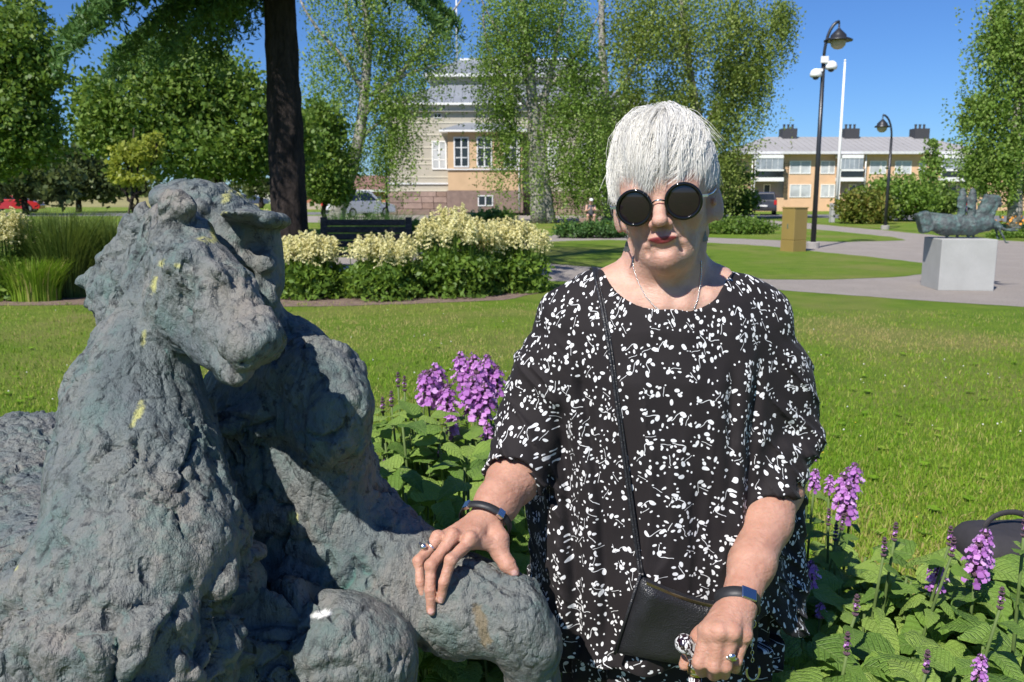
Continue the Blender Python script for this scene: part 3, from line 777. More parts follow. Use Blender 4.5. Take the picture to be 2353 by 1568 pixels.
# ---- goat's beard with creamy plumes
M_REED = leaf_mat('reed_blades', (0.045, 0.085, 0.016), (0.10, 0.165, 0.030), (0.23, 0.28, 0.075))
M_ARUNLEAF = leaf_mat('aruncus_leaves', (0.060, 0.119, 0.017), (0.128, 0.221, 0.031), (0.255, 0.357, 0.051))
M_PLUME = leaf_mat('cream_plumes', (0.60, 0.54, 0.26), (0.80, 0.74, 0.41), (0.90, 0.86, 0.56), 0.3, .8)
def aruncus(u, Y, w, h0, h1, plumes, label, seed):
    """w metres wide, foliage to h0, plumes up to h1"""
    rg = np.random.default_rng(seed); b = base(u, Y)
    t = empty('plume_bush', b, 0, label, 'bush', 'bushes with creamy flower plumes')
    P = []; tone = []
    for i in range(int(260 * w)):                # compound leaf sprays
        a = rg.uniform(0, 6.28); r = w / 2 * math.sqrt(rg.random()) * .74; z = h0 * rg.uniform(.12, 1.02) * (1 - .25 * (r / (w / 2)) ** 2)
        c = b + np.array([r * math.cos(a), r * math.sin(a) * .8, z]); out = np.array([math.cos(a), math.sin(a), -.35]); tt = rg.normal(.5, .15)
        k = rg.integers(9, 16); s_ = np.linspace(0, 1, k)
        side = np.cross(out, [0, 0, 1])
        q = c + out * (s_ * .24)[:, None] + side * (np.where(np.arange(k) % 2, 1, -1) * (.03 + .05 * np.sin(s_ * 3.1)))[:, None] - np.array([0, 0, .06]) * (s_ ** 2)[:, None]
        P.append(q); tone.append(np.full(k, tt) + rg.normal(0, .08, k))
    P = np.concatenate(P); P[:, 2] = np.maximum(P[:, 2], .03)
    V, F, tt = leaf_quads(P, .095, rg, .5, .25, np.concatenate(tone))
    o = link_mesh('foliage', np_mesh('foliage', V, F, False, {'tone': tt}), M_ARUNLEAF, t); o['kind'] = 'stuff'
    mb = MB(); P = []; tone = []
    for i in range(plumes):
        a = rg.uniform(0, 6.28); r = w / 2 * math.sqrt(rg.random()) * .92
        c = b + np.array([r * math.cos(a), r * math.sin(a) * .8, h0 * .6]); zt = h0 + (h1 - h0) * (1 - .55 * (r / (w / 2)) ** 2) * rg.uniform(.65, 1.05)
        top = b + np.array([r * math.cos(a) * 1.05, r * math.sin(a) * .85, zt])
        mb.tube([c, (c + top) / 2, top], [.008, .006, .002], 4)
        L = rg.uniform(.18, .30); tt = rg.normal(.55, .14)
        for j in range(15):                       # side spikes of each plume
            f = j / 14; q0 = top - np.array([0, 0, L * f]); an = rg.uniform(0, 6.28); ln = .035 + .10 * f * rg.uniform(.6, 1.1)
            d = np.array([math.cos(an), math.sin(an), .55 - .5 * f]); m_ = 9
            s_ = np.linspace(.05, 1, m_)[:, None]
            P.append(q0 + d * s_ * ln - np.array([0, 0, .035]) * s_ ** 2); tone.append(np.full(m_, tt) + rg.normal(0, .1, m_))
    P = np.concatenate(P); V, F, tt = leaf_quads(P + rg.normal(0, .004, P.shape), .036, rg, .55, 0, np.concatenate(tone))
    mb.build('stems', M_SHRUB, t); t.children[-1]['kind'] = 'stuff'
    bpy.data.objects[mb and t.children[-1].name].data.attributes.new('tone', 'FLOAT', 'POINT')
    o = link_mesh('plumes', np_mesh('plumes', V, F, False, {'tone': tt}), M_PLUME, t); o['kind'] = 'stuff'
aruncus(706, 12.7, .95, .62, 1.0, 75, 'compact plume bush in front of the larch trunk beside the bronze face', 61)
aruncus(880, 12.6, 1.10, .60, 1.0, 50, 'plume bush with gaps between its plumes in front of the bench', 62)
aruncus(1050, 13.0, 1.25, .72, 1.36, 80, 'tallest plume bush at the end of the bench', 63)
aruncus(1170, 13.6, 1.25, .66, 1.15, 95, 'wide plume bush at the path corner next to the lawn', 64)
aruncus(1130, 18.5, 1.3, .7, 1.25, 55, 'plume bush set further back towards the old house', 65)
aruncus(5, 12.6, 1.0, .68, 1.30, 70, 'plume bush beside the tall ornamental grass', 66)
aruncus(610, 24, 1.0, .6, 1.1, 22, 'small plume bush far behind the larch', 67)

# ---- tall ornamental grasses
def tallgrass(u, Y, w, h, n, label, seed, lean=.0, col=M_REED, name='ornamental_grass'):
    rg = np.random.default_rng(seed); b = base(u, Y); t = empty(name, b, 0, label, 'ornamental grass')
    V = []; a = rg.uniform(0, 6.28, n); r = w / 2 * np.sqrt(rg.random(n)) * .75; hh = h * (.35 + .75 * rg.random(n) ** .7); out = rg.uniform(-.15, .9, n) * hh * .6
    d = np.stack([np.cos(a), np.sin(a), np.zeros(n)], 1); p0 = b + d * r[:, None] * np.array([1, .6, 1])
    sd = np.stack([-np.sin(a + rg.normal(0, .8, n)), np.cos(a), np.zeros(n)], 1); m_ = 6; wd = rg.uniform(.004, .009, n)
    for k in range(m_):
        s_ = k / (m_ - 1)
        p = p0 + (d + np.array([lean, 0, 0])) * (out * s_ ** 2)[:, None] + np.array([0, 0, 1]) * (hh * (s_ - .22 * s_ ** 3))[:, None]
        ww = (wd * (1 - s_ ** 2 * .92))[:, None]
        V += [p - sd * ww, p + sd * ww]
    V = np.stack(V, 1).reshape(-1, 3)
    k = np.arange(n)[:, None] * (2 * m_)
    F = np.concatenate([k + np.array([2 * j, 2 * j + 1, 2 * j + 3, 2 * j + 2]) for j in range(m_ - 1)])
    tone = np.clip(rg.normal(.45, .22, n), 0, 1)
    o = link_mesh('blades', np_mesh('blades', V, F, False, {'tone': np.repeat(tone, 2 * m_)}), col, t); o['kind'] = 'stuff'
tallgrass(130, 12.8, 1.2, 1.55, 2600, 'dense clump of tall green ornamental grass left of the bronze mane', 71)
tallgrass(245, 13.0, 1.0, 1.45, 2000, 'feathery clump of tall grass touching the bronze mane', 72)
tallgrass(60, 12.3, 1.0, .75, 1300, 'low yellow-green arching grass at the bed edge', 73, 0, M_BLADE)
tallgrass(800, 21, 1.5, 1.35, 1300, 'dark reed grass behind the bench leaning toward the house', 74, .5, M_LARCH)
tallgrass(890, 21.5, 1.3, 1.35, 1100, 'dark reed grass at the lamp post near the bench', 75, .5, M_LARCH)

# ---- far woods
def woods():
    rg = np.random.default_rng(77); bl = []
    for x in np.arange(-330, 330, 7.0):
        y = 330 + rg.uniform(-25, 25); h = rg.uniform(6.5, 10.5); bl.append((np.array([x, y, h * .5]), np.array([5.5, 5.5, h * .55])))
    o = crown('far_woods', bl, 26000, 1.5, M_DARKLEAF, None, 78, 26, .25, .8, .1, 0, .5)
    tag(o, 'dark strip of distant forest along the horizon', 'woods', kind='stuff')
woods()
M_STEEL = plain('polished_steel', (0.62, 0.62, 0.63), 0.22, 1.0, 0.08, 60)
M_RUBBER = plain('black_rubber', (0.022, 0.023, 0.026), 0.5, 0, 0.15, 60, .1, 300)
# ------------------------------------------------------------------ bronze rider on a horse
def bronze_material(name, paint=()):
    m = NT(name); c = m.coord('Object')
    n1 = m.noise(c, 5.0, 6, 0.65, 0.6)
    n2 = m.noise(m.vmath('ADD', c, (3.1, 7.7, 1.3)), 16.0, 6, 0.7, 0.5)
    n3 = m.noise(m.vmath('ADD', c, (9.1, 2.7, 5.3)), 60.0, 4, 0.7)
    base = m.ramp(n1, [(0.30, (0.089, 0.111, 0.116)), (0.43, (0.147, 0.172, 0.168)), (0.54, (0.195, 0.202, 0.188)), (0.68, (0.239, 0.220, 0.192))])
    green = m.ramp(n2, [(0.50, 0.0), (0.62, 0.55), (0.8, 0.75)])
    base = m.mix(green, base, (0.115, 0.184, 0.168))
    viol = m.ramp(m.noise(c, 9.0, 4, 0.6), [(0.55, 0.0), (0.7, 0.35)])
    base = m.mix(viol, base, (0.145, 0.150, 0.173))
    teal = m.ramp(m.math('MULTIPLY', m.attr('cav'), m.ramp(n2, [(0.35, 0.0), (0.6, 1.0)])), [(0.25, 0.0), (0.7, 0.8)])
    base = m.mix(teal, base, (0.088, 0.206, 0.182))
    base = m.mix(m.ramp(n3, [(0.66, 0.0), (0.74, 0.45)]), base, (0.203, 0.228, 0.230))
    base = m.mix(m.ramp(n3, [(0.34, 0.8), (0.43, 0.0)]), base, (0.034, 0.038, 0.041))
    base = m.mix(m.ramp(m.noise(m.coord('Object', (1, 1, .45)), 24, 6, .75, .8), [(0.33, 0.75), (0.46, 0.0)]), base, (0.031, 0.035, 0.038))
    base = m.mix(m.math('MULTIPLY', m.attr('yellow'), m.ramp(n3, [(0.36, 0.0), (0.5, 1.0)])), base, (0.46, 0.45, 0.17))
    base = m.mix(m.attr('white'), base, (0.82, 0.82, 0.80))
    base = m.mix(m.attr('ochre'), base, (0.22, 0.16, 0.08))
    m.set(Base_Color=base, Roughness=m.ramp(n2, [(0.3, 0.5), (0.7, 0.72)]), Metallic=0.12, Specular_IOR_Level=0.45)
    warp = m.vmath('SCALE', m.vmath('SUBTRACT', m.n('ShaderNodeTexNoise', i_Vector=c, i_Scale=22.0, i_Detail=3.0).outputs['Color'], (.5, .5, .5)), scale=0.035)
    def vor(scale, stretch, feature='F1'):
        v = m.n('ShaderNodeTexVoronoi', feature=feature); m.put(v.inputs['Vector'], m.vmath('ADD', m.coord('Object', stretch), warp)); v.inputs['Scale'].default_value = scale
        return v
    v1 = vor(52, (1, 1, .5)); pel = m.ramp(v1.outputs['Distance'], [(0.0, 1.0), (0.45, 0.72), (0.75, 0.0)])          # pressed pellets
    v2 = vor(30, (1, 1, .45)); sc2 = m.n('ShaderNodeSeparateColor'); m.put(sc2.inputs[0], v2.outputs['Color'])
    pit = m.math('MULTIPLY', m.ramp(v2.outputs['Distance'], [(0.0, 1.0), (0.16, 0.75), (0.30, 0.0)]), m.math('GREATER_THAN', sc2.outputs[0], 0.62))   # gouges
    v3 = vor(19, (1, .8, .6)); plate = m.n('ShaderNodeSeparateColor'); m.put(plate.inputs[0], v3.outputs['Color'])
    msk = m.ramp(m.noise(c, 7, 3, .6), [(0.38, 0.12), (0.60, 1.0)])
    h = m.math('MULTIPLY', m.math('MULTIPLY', pel, msk), 0.75)
    h = m.math('ADD', h, m.math('MULTIPLY', plate.outputs[1], 0.55))
    h = m.math('SUBTRACT', h, m.math('MULTIPLY', pit, 1.1))
    h = m.math('ADD', h, m.math('MULTIPLY', m.noise(m.coord('Object', (1, 1, .35)), 70, 5, .7), 0.9))
    h = m.math('ADD', h, m.math('MULTIPLY', m.noise(c, 190, 4, .7), 0.30))
    m.bump(h, 1.0, 0.0105)
    return m.m
M_BRONZE = bronze_material('weathered_bronze')

def S(u, v, Y, rpx): return (W(u, v, Y), PX(v, Y, rpx))
def clay(V, F, amp=1.0, lumps=None, seed=3):
    """rough hand-pressed clay relief: dabs with sharp edges, gouges, crumbs. returns V, cavity"""
    N = vnormals(V, F); V_all = V; keep = np.nonzero(V[:, 2] > .68)[0]; V = V[keep]; N = N[keep]
    w = np.stack([fbm(V * 11 + 5 * i, 2, seed + i) for i in range(3)], 1)
    P = V + w * 0.03
    d1, d2, cid = worley(P * np.array([46, 46, 22]), seed)           # thumb-pressed dabs, long in z
    edge = sstep(0.0, 0.10, d2 - d1)
    dab = (cid - 0.45) * 0.0085 * edge
    e1, e2, eid = worley(P * np.array([110, 110, 80]), seed + 9)
    crumb = (eid - 0.5) * 0.0022 * sstep(0, 0.1, e2 - e1)
    big = fbm(V * 8, 2, seed + 20) * 0.006
    med = fbm(P * np.array([60, 60, 34]), 3, seed + 30, 0.62) * 0.0045
    g = np.abs(fbm(P * np.array([19, 19, 9]) + 40, 2, seed + 50))
    gouge = -np.maximum(0, 1 - g * 13) * 0.014 * sstep(-.1, .25, fbm(V * 13 + 3, 2, seed + 66))
    rough = 0.30 + 0.9 * sstep(-0.15, 0.25, fbm(V * 7 + 9, 2, seed + 70))
    face = np.exp(-((V - W(600, 600, 1.27)) ** 2).sum(1) / .075 ** 2); rough = rough * (1 - .6 * face)
    disp = big * (1 - .8 * face) + (dab + med) * rough + crumb * rough ** 2 + gouge * rough
    if lumps is not None:
        m = lumps(V); lum = np.zeros(len(V)); sel = np.nonzero(m > 0.01)[0]
        l1, l2, lid = worley((P[sel] + w[sel] * 0.02) * 17, seed + 80)
        lum[sel] = (0.55 - l1) * 0.045 + (lid - 0.62) * 0.055 * sstep(0, .12, l2 - l1)
        disp = disp + m * lum
    V2 = V_all.copy(); V2[keep] = V + N * (disp * amp)[:, None]
    lap = smooth_mesh(V2, F, 3, 0.7)
    cav = ((lap - V2) * vnormals(V2, F)).sum(1)
    return V2, np.clip(cav / 0.004 * 0.5 + 0.2, 0, 1)
def near(V, u, v, Y, rpx, soft=0.35, stretch=None):
    """mask of a paint mark laid on the surface where the photograph shows it; ellipse in photo pixels"""
    d = V - np.array([0, 0, CAM_H]); f = d[:, 1] * cp - d[:, 2] * sp_
    pu = 1176.5 + FPX * d[:, 0] / f - u; pv = 784 - FPX * (d[:, 1] * sp_ + d[:, 2] * cp) / f - v
    a, b, ang = stretch or (rpx, rpx, 0)
    ca, sa = math.cos(math.radians(ang)), math.sin(math.radians(ang))
    X = pu * ca - pv * sa; Z = pu * sa + pv * ca
    q = np.sqrt((X / a) ** 2 + (Z / b) ** 2)
    dep = f[q < 1.0]
    if not len(dep): return np.zeros(len(V))
    return (1 - sstep(0.75, 1.0, q + fbm(V * 90, 3, 5) * soft)) * (f < dep.min() + .06)

def build_statue():
    s = Sdf()
    # horse: neck, chest, barrel, rump, fore shoulder
    neck = [S(250, 1640, 1.02, 300), S(280, 1480, 1.0, 262), S(335, 1300, 1.04, 228), S(318, 1100, 1.10, 180), S(318, 930, 1.16, 140),
            S(338, 800, 1.19, 94), S(378, 670, 1.24, 84), S(398, 550, 1.26, 62)]
    s.chain(neck, 0.04)
    s.chain([S(260, 1500, 1.06, 225), S(90, 1400, 1.4, 250), S(60, 1245, 1.75, 275), S(55, 1300, 1.95, 270)], 0.07)
    s.chain([S(60, 1400, 1.8, 250), S(40, 1700, 1.85, 190), S(60, 2100, 1.8, 110), S(50, 2500, 1.85, 80), S(50, 2700, 1.85, 90)], 0.05)
    s.chain([S(250, 1640, 1.04, 290), S(300, 1900, 1.1, 230), S(330, 2200, 1.15, 120), S(330, 2520, 1.2, 80), S(330, 2700, 1.2, 90)], 0.05)
    # bent fore shoulder that comes forward on the right
    s.chain([S(430, 1640, 1.12, 170), S(570, 1570, 1.15, 118), S(665, 1498, 1.13, 106), S(770, 1478, 1.125, 104), S(850, 1510, 1.14, 90), S(860, 1700, 1.18, 96), S(880, 2000, 1.25, 80), S(850, 2450, 1.3, 60), S(850, 2600, 1.3, 80)], 0.05)
    for k_, (dv, r_) in enumerate(((0, 7), (34, 6), (70, 8), (108, 6))):      # ridges raked across the shoulder
        s.chain([S(600 + 14 * k_, 1478 + dv, 1.050 + .004 * k_, r_ + 3), S(700, 1432 + dv, 1.052, r_ + 3), S(790, 1420 + dv * 1.1, 1.048, r_ + 3), S(880, 1450 + dv * 1.2, 1.06, r_ + 3)], 0.014, sub=True)
    # horse head
    s.chain([S(402, 530, 1.25, 66), S(424, 620, 1.19, 74), S(450, 705, 1.15, 76), S(508, 758, 1.10, 58), S(566, 790, 1.05, 44)], 0.02)
    s.box(W(578, 790, 1.04), (PX(790, 1.04, 50), .040, PX(790, 1.04, 44)), rot(0, math.radians(38), math.radians(-18)), .016, .018)
    s.box(W(505, 682, 1.125), (PX(680, 1.12, 150), .044, PX(680, 1.12, 58)), rot(0, 0, math.radians(-24)) @ rot(0, math.radians(49), 0), .03, .02)
    s.ell(W(425, 700, 1.17), np.array([PX(700, 1.17, 80), 0.055, PX(700, 1.17, 96)]), k=0.03)                # cheek
    s.chain([S(400, 740, 1.17, 55), S(470, 790, 1.11, 46), S(530, 842, 1.06, 34), S(552, 858, 1.035, 26)], 0.010) # lower jaw
    s.chain([S(462, 545, 1.22, 24), S(540, 660, 1.13, 28), S(605, 752, 1.055, 20)], 0.03)                        # nasal ridge
    s.ell(W(612, 780, 1.03), np.full(3, PX(770, 1.03, 25)), k=0.02)
    s.ell(W(618, 768, 1.0), np.array([.007, .010, .010]), k=0.008, sub=True)                                   # nostril
    s.ell(W(500, 640, 1.10), np.array([.016, .012, .013]), k=0.012)                                             # eye
    s.chain([S(622, 836, 1.01, 7), S(575, 838, 1.0, 7), S(520, 822, 1.02, 5)], 0.006, sub=True)
    s.chain([S(372, 690, 1.09, 6), S(392, 750, 1.09, 7), S(450, 790, 1.06, 7)], 0.012, sub=True)   # jaw line
    s.chain([S(470, 590, 1.12, 12), S(500, 622, 1.09, 13), S(520, 650, 1.085, 8)], 0.012)                 # brow                                        # mouth slit
    # ears
    s.chain([S(398, 530, 1.22, 34), S(405, 478, 1.205, 30), S(428, 482, 1.19, 20)], 0.015)
    s.ell(W(426, 504, 1.168), np.array([.015, .022, .024]), k=0.008, sub=True)
    s.chain([S(462, 560, 1.23, 26), S(468, 527, 1.22, 17)], 0.015)
    # mane: jagged tufts down the back of the neck
    tufts = [((365, 560), (330, 488), 34, 20), ((335, 610), (290, 532), 40, 19), ((322, 640), (268, 560), 38, 17), ((310, 670), (244, 586), 40, 18), ((300, 700), (218, 622), 38, 17),
             ((290, 725), (192, 652), 40, 19), ((290, 745), (208, 694), 40, 24), ((300, 690), (205, 638), 30, 16), ((315, 655), (232, 600), 30, 18), ((325, 625), (256, 572), 30, 18), ((345, 590), (300, 515), 30, 20), ((300, 780), (230, 728), 34, 20), ((318, 800), (256, 754), 30, 18)]
    for (a, b, ra, rb) in tufts:
        s.chain([S(a[0], a[1], 1.26, ra), S(b[0], b[1], 1.29, rb)], 0.006)
    # rider: torso, neck, head
    s.chain([S(690, 1260, 1.350, 175), S(670, 1080, 1.380, 175), S(640, 900, 1.380, 150), S(655, 830, 1.370, 100)], 0.05)
    s.chain([S(640, 860, 1.370, 110), S(585, 740, 1.350, 58), S(575, 660, 1.330, 62)], 0.03)
    s.ell(W(560, 585, 1.330), np.array([PX(585, 1.330, 84), 0.075, PX(585, 1.330, 112)]), k=0.025)               # skull
    s.ell(W(580, 640, 1.300), np.array([PX(640, 1.300, 58), 0.055, PX(640, 1.300, 62)]), k=0.02)                 # jaw
    s.box(W(584, 606, 1.318), (PX(600, 1.32, 58), .040, PX(600, 1.32, 88)), rot(0, math.radians(-4), math.radians(18)), .028, .02)
    s.chain([S(602, 566, 1.275, 13), S(616, 600, 1.262, 17)], 0.016)      # nose
    s.ell(W(614, 610, 1.262), np.array([.012, .012, .010]), k=0.012)
    s.ell(W(585, 566, 1.268), np.array([.017, .02, .010]), k=0.012, sub=True)                                  # eye hollow
    s.ell(W(630, 562, 1.272), np.array([.012, .018, .010]), k=0.010, sub=True)
    s.ell(W(556, 640, 1.262), np.array([.02, .014, .016]), k=0.015, sub=True)                                 # cheek hollow
    s.chain([S(596, 650, 1.245, 3.5), S(640, 648, 1.250, 3.5)], 0.006, sub=True)                                # mouth
    s.ell(W(606, 660, 1.272), np.array([.020, .010, .007]), k=0.010)
    s.ell(W(606, 690, 1.265), np.array([.022, .018, .016]), k=0.012)                                           # chin
    # cap with a stiff peak
    s.chain([S(455, 505, 1.400, 82), S(520, 520, 1.340, 68)], 0.02)
    s.ell(W(448, 462, 1.390), np.array([PX(460, 1.390, 90), 0.085, PX(460, 1.390, 48)]), R=rot(0, math.radians(6), 0), k=0.015)
    s.ell(W(505, 470, 1.360), np.array([PX(460, 1.350, 74), 0.08, PX(460, 1.350, 40)]), R=rot(0, math.radians(20), 0), k=0.015)
    s.ell(W(590, 505, 1.270), np.array([PX(500, 1.270, 78), 0.072, PX(500, 1.270, 17)]), R=rot(math.radians(-10), math.radians(4), 0), k=0.012)
    s.ell(W(628, 506, 1.260), np.array([PX(500, 1.260, 34), 0.05, PX(500, 1.260, 19)]), k=0.008)
    s.cone(*[W(372, 432, 1.400), W(360, 424, 1.400)], 0.006, 0.002, k=0.004)
    # arm reaching for the mane
    s.chain([S(672, 868, 1.30, 92), S(735, 868, 1.26, 86), S(772, 930, 1.22, 76), S(765, 990, 1.21, 60)], 0.03)
    s.chain([S(765, 980, 1.21, 60), S(700, 955, 1.25, 48), S(610, 955, 1.27, 40), S(520, 980, 1.24, 34)], 0.025)
    s.chain([S(765, 985, 1.24, 62), S(765, 1090, 1.28, 92)], 0.04)
    # legs of the rider
    s.chain([S(690, 1180, 1.34, 150), S(790, 1225, 1.31, 132), S(900, 1305, 1.28, 118), S(1060, 1388, 1.245, 104), S(1170, 1420, 1.215, 92)], 0.035)
    s.chain([S(1170, 1420, 1.215, 92), S(1210, 1475, 1.215, 74), S(1222, 1570, 1.235, 58), S(1222, 1800, 1.28, 58), S(1200, 2150, 1.32, 46), S(1210, 2240, 1.27, 44)], 0.02)
    V, F = s.mesh(0.0042)
    V = smooth_mesh(V, F, 1, 0.4)
    zb = W(300, 1200, 1.05)[2]
    def lumps(V):                                  # the chest is built of big clods
        return sstep(0.02, -0.12, V[:, 2] - zb) * sstep(1.3, 1.12, V[:, 1]) * sstep(-0.22, -0.3, V[:, 0])
    print('statue verts', len(V)); import time; t0 = time.time()
    V, cav = clay(V, F, 1.0, lumps); print('clay', time.time() - t0)
    white = near(V, 738, 1412, 1.09, 20, 0.15, (26, 10, 12))
    yel = np.zeros(len(V))
    for (u, v, Y, a, b, ang) in [(316, 950, 1.03, 11, 34, -22), (492, 515, 1.30, 10, 46, 4), (495, 490, 1.32, 30, 8, 5), (480, 552, 1.2, 26, 8, -10), (675, 1190, 1.22, 10, 18, 0),
                                 (356, 650, 1.15, 4, 26, -12), (372, 606, 1.15, 5, 9, -30), (560, 450, 1.33, 40, 6, -25), (410, 610, 1.12, 7, 7, 0), (330, 780, 1.12, 4, 20, -10), (520, 455, 1.30, 16, 12, 30), (25, 1310, 1.5, 20, 7, 30)]:
        yel = np.maximum(yel, near(V, u, v, Y, 10, 0.55, (a, b, ang)))
    och = near(V, 1110, 1440, 1.12, 30, 0.7, (16, 60, 12)) * 0.7
    me = np_mesh('horse_and_rider', V, F, True, {'cav': cav, 'white': white, 'yellow': yel, 'ochre': och})
    return me
statue = empty('equestrian_statue', (-0.45, 1.45, 0.0), 0, 'large rough bronze statue of a horse and capped rider the woman leans on', 'statue')
link_mesh('horse_and_rider', build_statue(), M_BRONZE, statue)
M_PLINTH = plain('plinth_granite', (0.30, 0.29, 0.28), 0.85, 0, 0.3, 40, 0.4, 120)
MB().box((-1.15, 0.95, 0.0), (0.16, 1.95, 0.18), 0.02).build('plinth', M_PLINTH, statue)
# ------------------------------------------------------------------ the woman
def trace(sdf, u, v, y0=0.9, n=60):
    d = ray(u, v); o = np.array([0, 0, CAM_H]); t = y0 / d[1]; L = np.linalg.norm(d)
    for _ in range(n):
        r = sdf.at((o + d * t)[None])[0]
        t += r / L * 0.8
        if abs(r) < 2e-4: break
    return o + d * t
HR = rot(math.radians(2), 0, 0)
HEAD_R = rot(0, 0, math.radians(-15)) @ rot(0, math.radians(-7.5), 0) @ HR
HEAD_O = W(1527, 464, 1.445)
def HL(p): return HEAD_R @ np.array(p, float) + HEAD_O           # head-local -> world
def to_head(V): return (np.asarray(V) - HEAD_O) @ HEAD_R
CX, CY = 0.262, 1.475
ZT = np.array([0.62, 0.70, 0.80, 0.95, 1.10, 1.20, 1.28, 1.325, 1.35, 1.37])
RX = np.array([0.262, 0.255, 0.236, 0.212, 0.198, 0.193, 0.186, 0.168, 0.140, 0.09])
RY = np.array([0.165, 0.158, 0.148, 0.136, 0.126, 0.118, 0.100, 0.080, 0.058, 0.03])
def loft(off=0.0, zlo=0.62, zhi=1.375):
    def fn(P):
        z = np.clip(P[:, 2], ZT[0], ZT[-1])
        rx = np.interp(z, ZT, RX) + off; ry = np.interp(z, ZT, RY) + off
        # the side flares out to the right hand side at the hem
        cx = CX + 0.012 * sstep(0.95, 0.7, z)
        q = np.sqrt(((P[:, 0] - cx) / rx) ** 2 + ((P[:, 1] - CY) / ry) ** 2)
        g = np.sqrt(((P[:, 0] - cx) / rx ** 2) ** 2 + ((P[:, 1] - CY) / ry ** 2) ** 2) + 1e-6
        d = q * (q - 1) / g
        return np.maximum(np.maximum(d, P[:, 2] - zhi), zlo - P[:, 2])
    return fn
LO = np.array([CX - 0.30, CY - 0.2, 0.6]); HI = np.array([CX + 0.30, CY + 0.2, 1.4])

def head_sdf(s):
    def nx(z): return 1 - .17 * float(sstep(.0, -.075, np.float64(z)))
    def wp(p): return (p[0] * nx(p[2]), p[1], p[2] + (.006 if p[1] < -.058 and p[2] < -.01 else 0) + (.005 if p[2] < -.085 and p[1] < 0 else 0))
    def E(c, r, k=0.01, sub=False, R=None):
        if R is None: r = (r[0] * (nx(c[2]) if c[2] < -.03 else 1), r[1], r[2])
        c = wp(c); s.ell(HL(c), r, HEAD_R if R is None else HEAD_R @ R, k, sub)
    def C(pts, k=0.01, sub=False): s.chain([(HL(wp(p)), r) for p, r in pts], k, sub)
    E((0, .012, .040), (.0735, .094, .088))
    E((0, -.035, -.004), (.0610, .055, .070), .03)
    E((0, -.045, .045), (.060, .045, .045), .03)
    for sx in (-1, 1):
        C([((sx * .046, .0, -.038), .017), ((sx * .026, -.042, -.078), .015), ((0, -.066, -.093), .016)], .03)
        E((sx * .036, -.060, -.024), (.023, .022, .021), .022)
        E((sx * .033, -.044, -.064), (.014, .022, .020), .02)
        E((sx * .0145, -.0985, -.0345), (.0078, .0095, .0074), .004)
        E((sx * .006, -.107, -.0415), (.0035, .0050, .0028), .003, True)
        E((sx * .032, -.090, .0), (.017, .012, .011), .012, True)
        E((sx * .032, -.0735, -.001), (.0135, .0125, .0115), .004)
        C([((sx * .012, -.086, .018), .006), ((sx * .032, -.082, .023), .007), ((sx * .052, -.066, .018), .006)], .012)
        E((sx * .0085, -.0945, -.0560), (.0120, .0056, .0025), .004, R=rot(0, sx * math.radians(9), 0))
    E((0, -.075, -.095), (.019, .016, .015), .02)
    E((0, -.072, -.054), (.034, .022, .026), .02)
    C([((0, -.084, .010), .0075), ((0, -.100, -.010), .0080), ((0, -.111, -.027), .0098)], .009)
    E((0, -.1135, -.030), (.0112, .0100, .0090), .005)
    E((0, -.0940, -.0632), (.0160, .0062, .0034), .004)
    E((0, -.0985, -.0765), (.016, .006, .0040), .009, True)
    E((0, -.1005, -.0480), (.0035, .0035, .006), .004, True)
    for sx in (-1, 1):
        C([((sx * .0195, -.0975, -.031), .0036), ((sx * .0285, -.0900, -.046), .0042), ((sx * .0345, -.0805, -.061), .0030)], .007, True)
        C([((sx * .0285, -.0880, -.062), .0026), ((sx * .0325, -.0795, -.078), .0030), ((sx * .032, -.0745, -.088), .0015)], .007, True)
        C([((sx * .018, -.093, -.013), .0020), ((sx * .034, -.087, -.020), .0022)], .008, True)
    # ears
    for sx, out in ((-1, .0770), (1, .0790)):
        R = rot(0, sx * math.radians(-8), 0) @ rot(0, 0, sx * math.radians(-34))
        E((sx * out, .014, -.008), (.0075, .0205, .0350), .006, R=R)
        E((sx * (out - .004), .004, -.030), (.0075, .010, .012), .006)
        E((sx * (out + .006), .004, -.004), (.0048, .0115, .0220), .005, True, R=R)
        E((sx * (out + .001), -.004, -.010), (.004, .006, .007), .004)
    # neck
    E((0, -.028, -.102), (.032, .036, .016), .03)
    s.chain([(HL((0, .020, -.05)), .056), (np.array([CX - .006, 1.462, 1.375]), .0560), (np.array([CX - .006, 1.475, 1.33]), .072)], .025)
    for sx in (-1, 1):
        s.chain([(HL((sx * .050, .02, -.06)), .012), (np.array([CX + sx * .018, 1.405, 1.318]), .010)], .02)
        s.chain([(np.array([CX + sx * .02, 1.410, 1.318]), .008), (np.array([CX + sx * .06, 1.424, 1.330]), .008), (np.array([CX + sx * .095, 1.447, 1.330]), .008)], .02)   # collar bones
        s.chain([(np.array([CX + sx * .03, 1.485, 1.385]), .030), (np.array([CX + sx * .09, 1.485, 1.337]), .030), (np.array([CX + sx * .15, 1.48, 1.280]), .036)], .035)

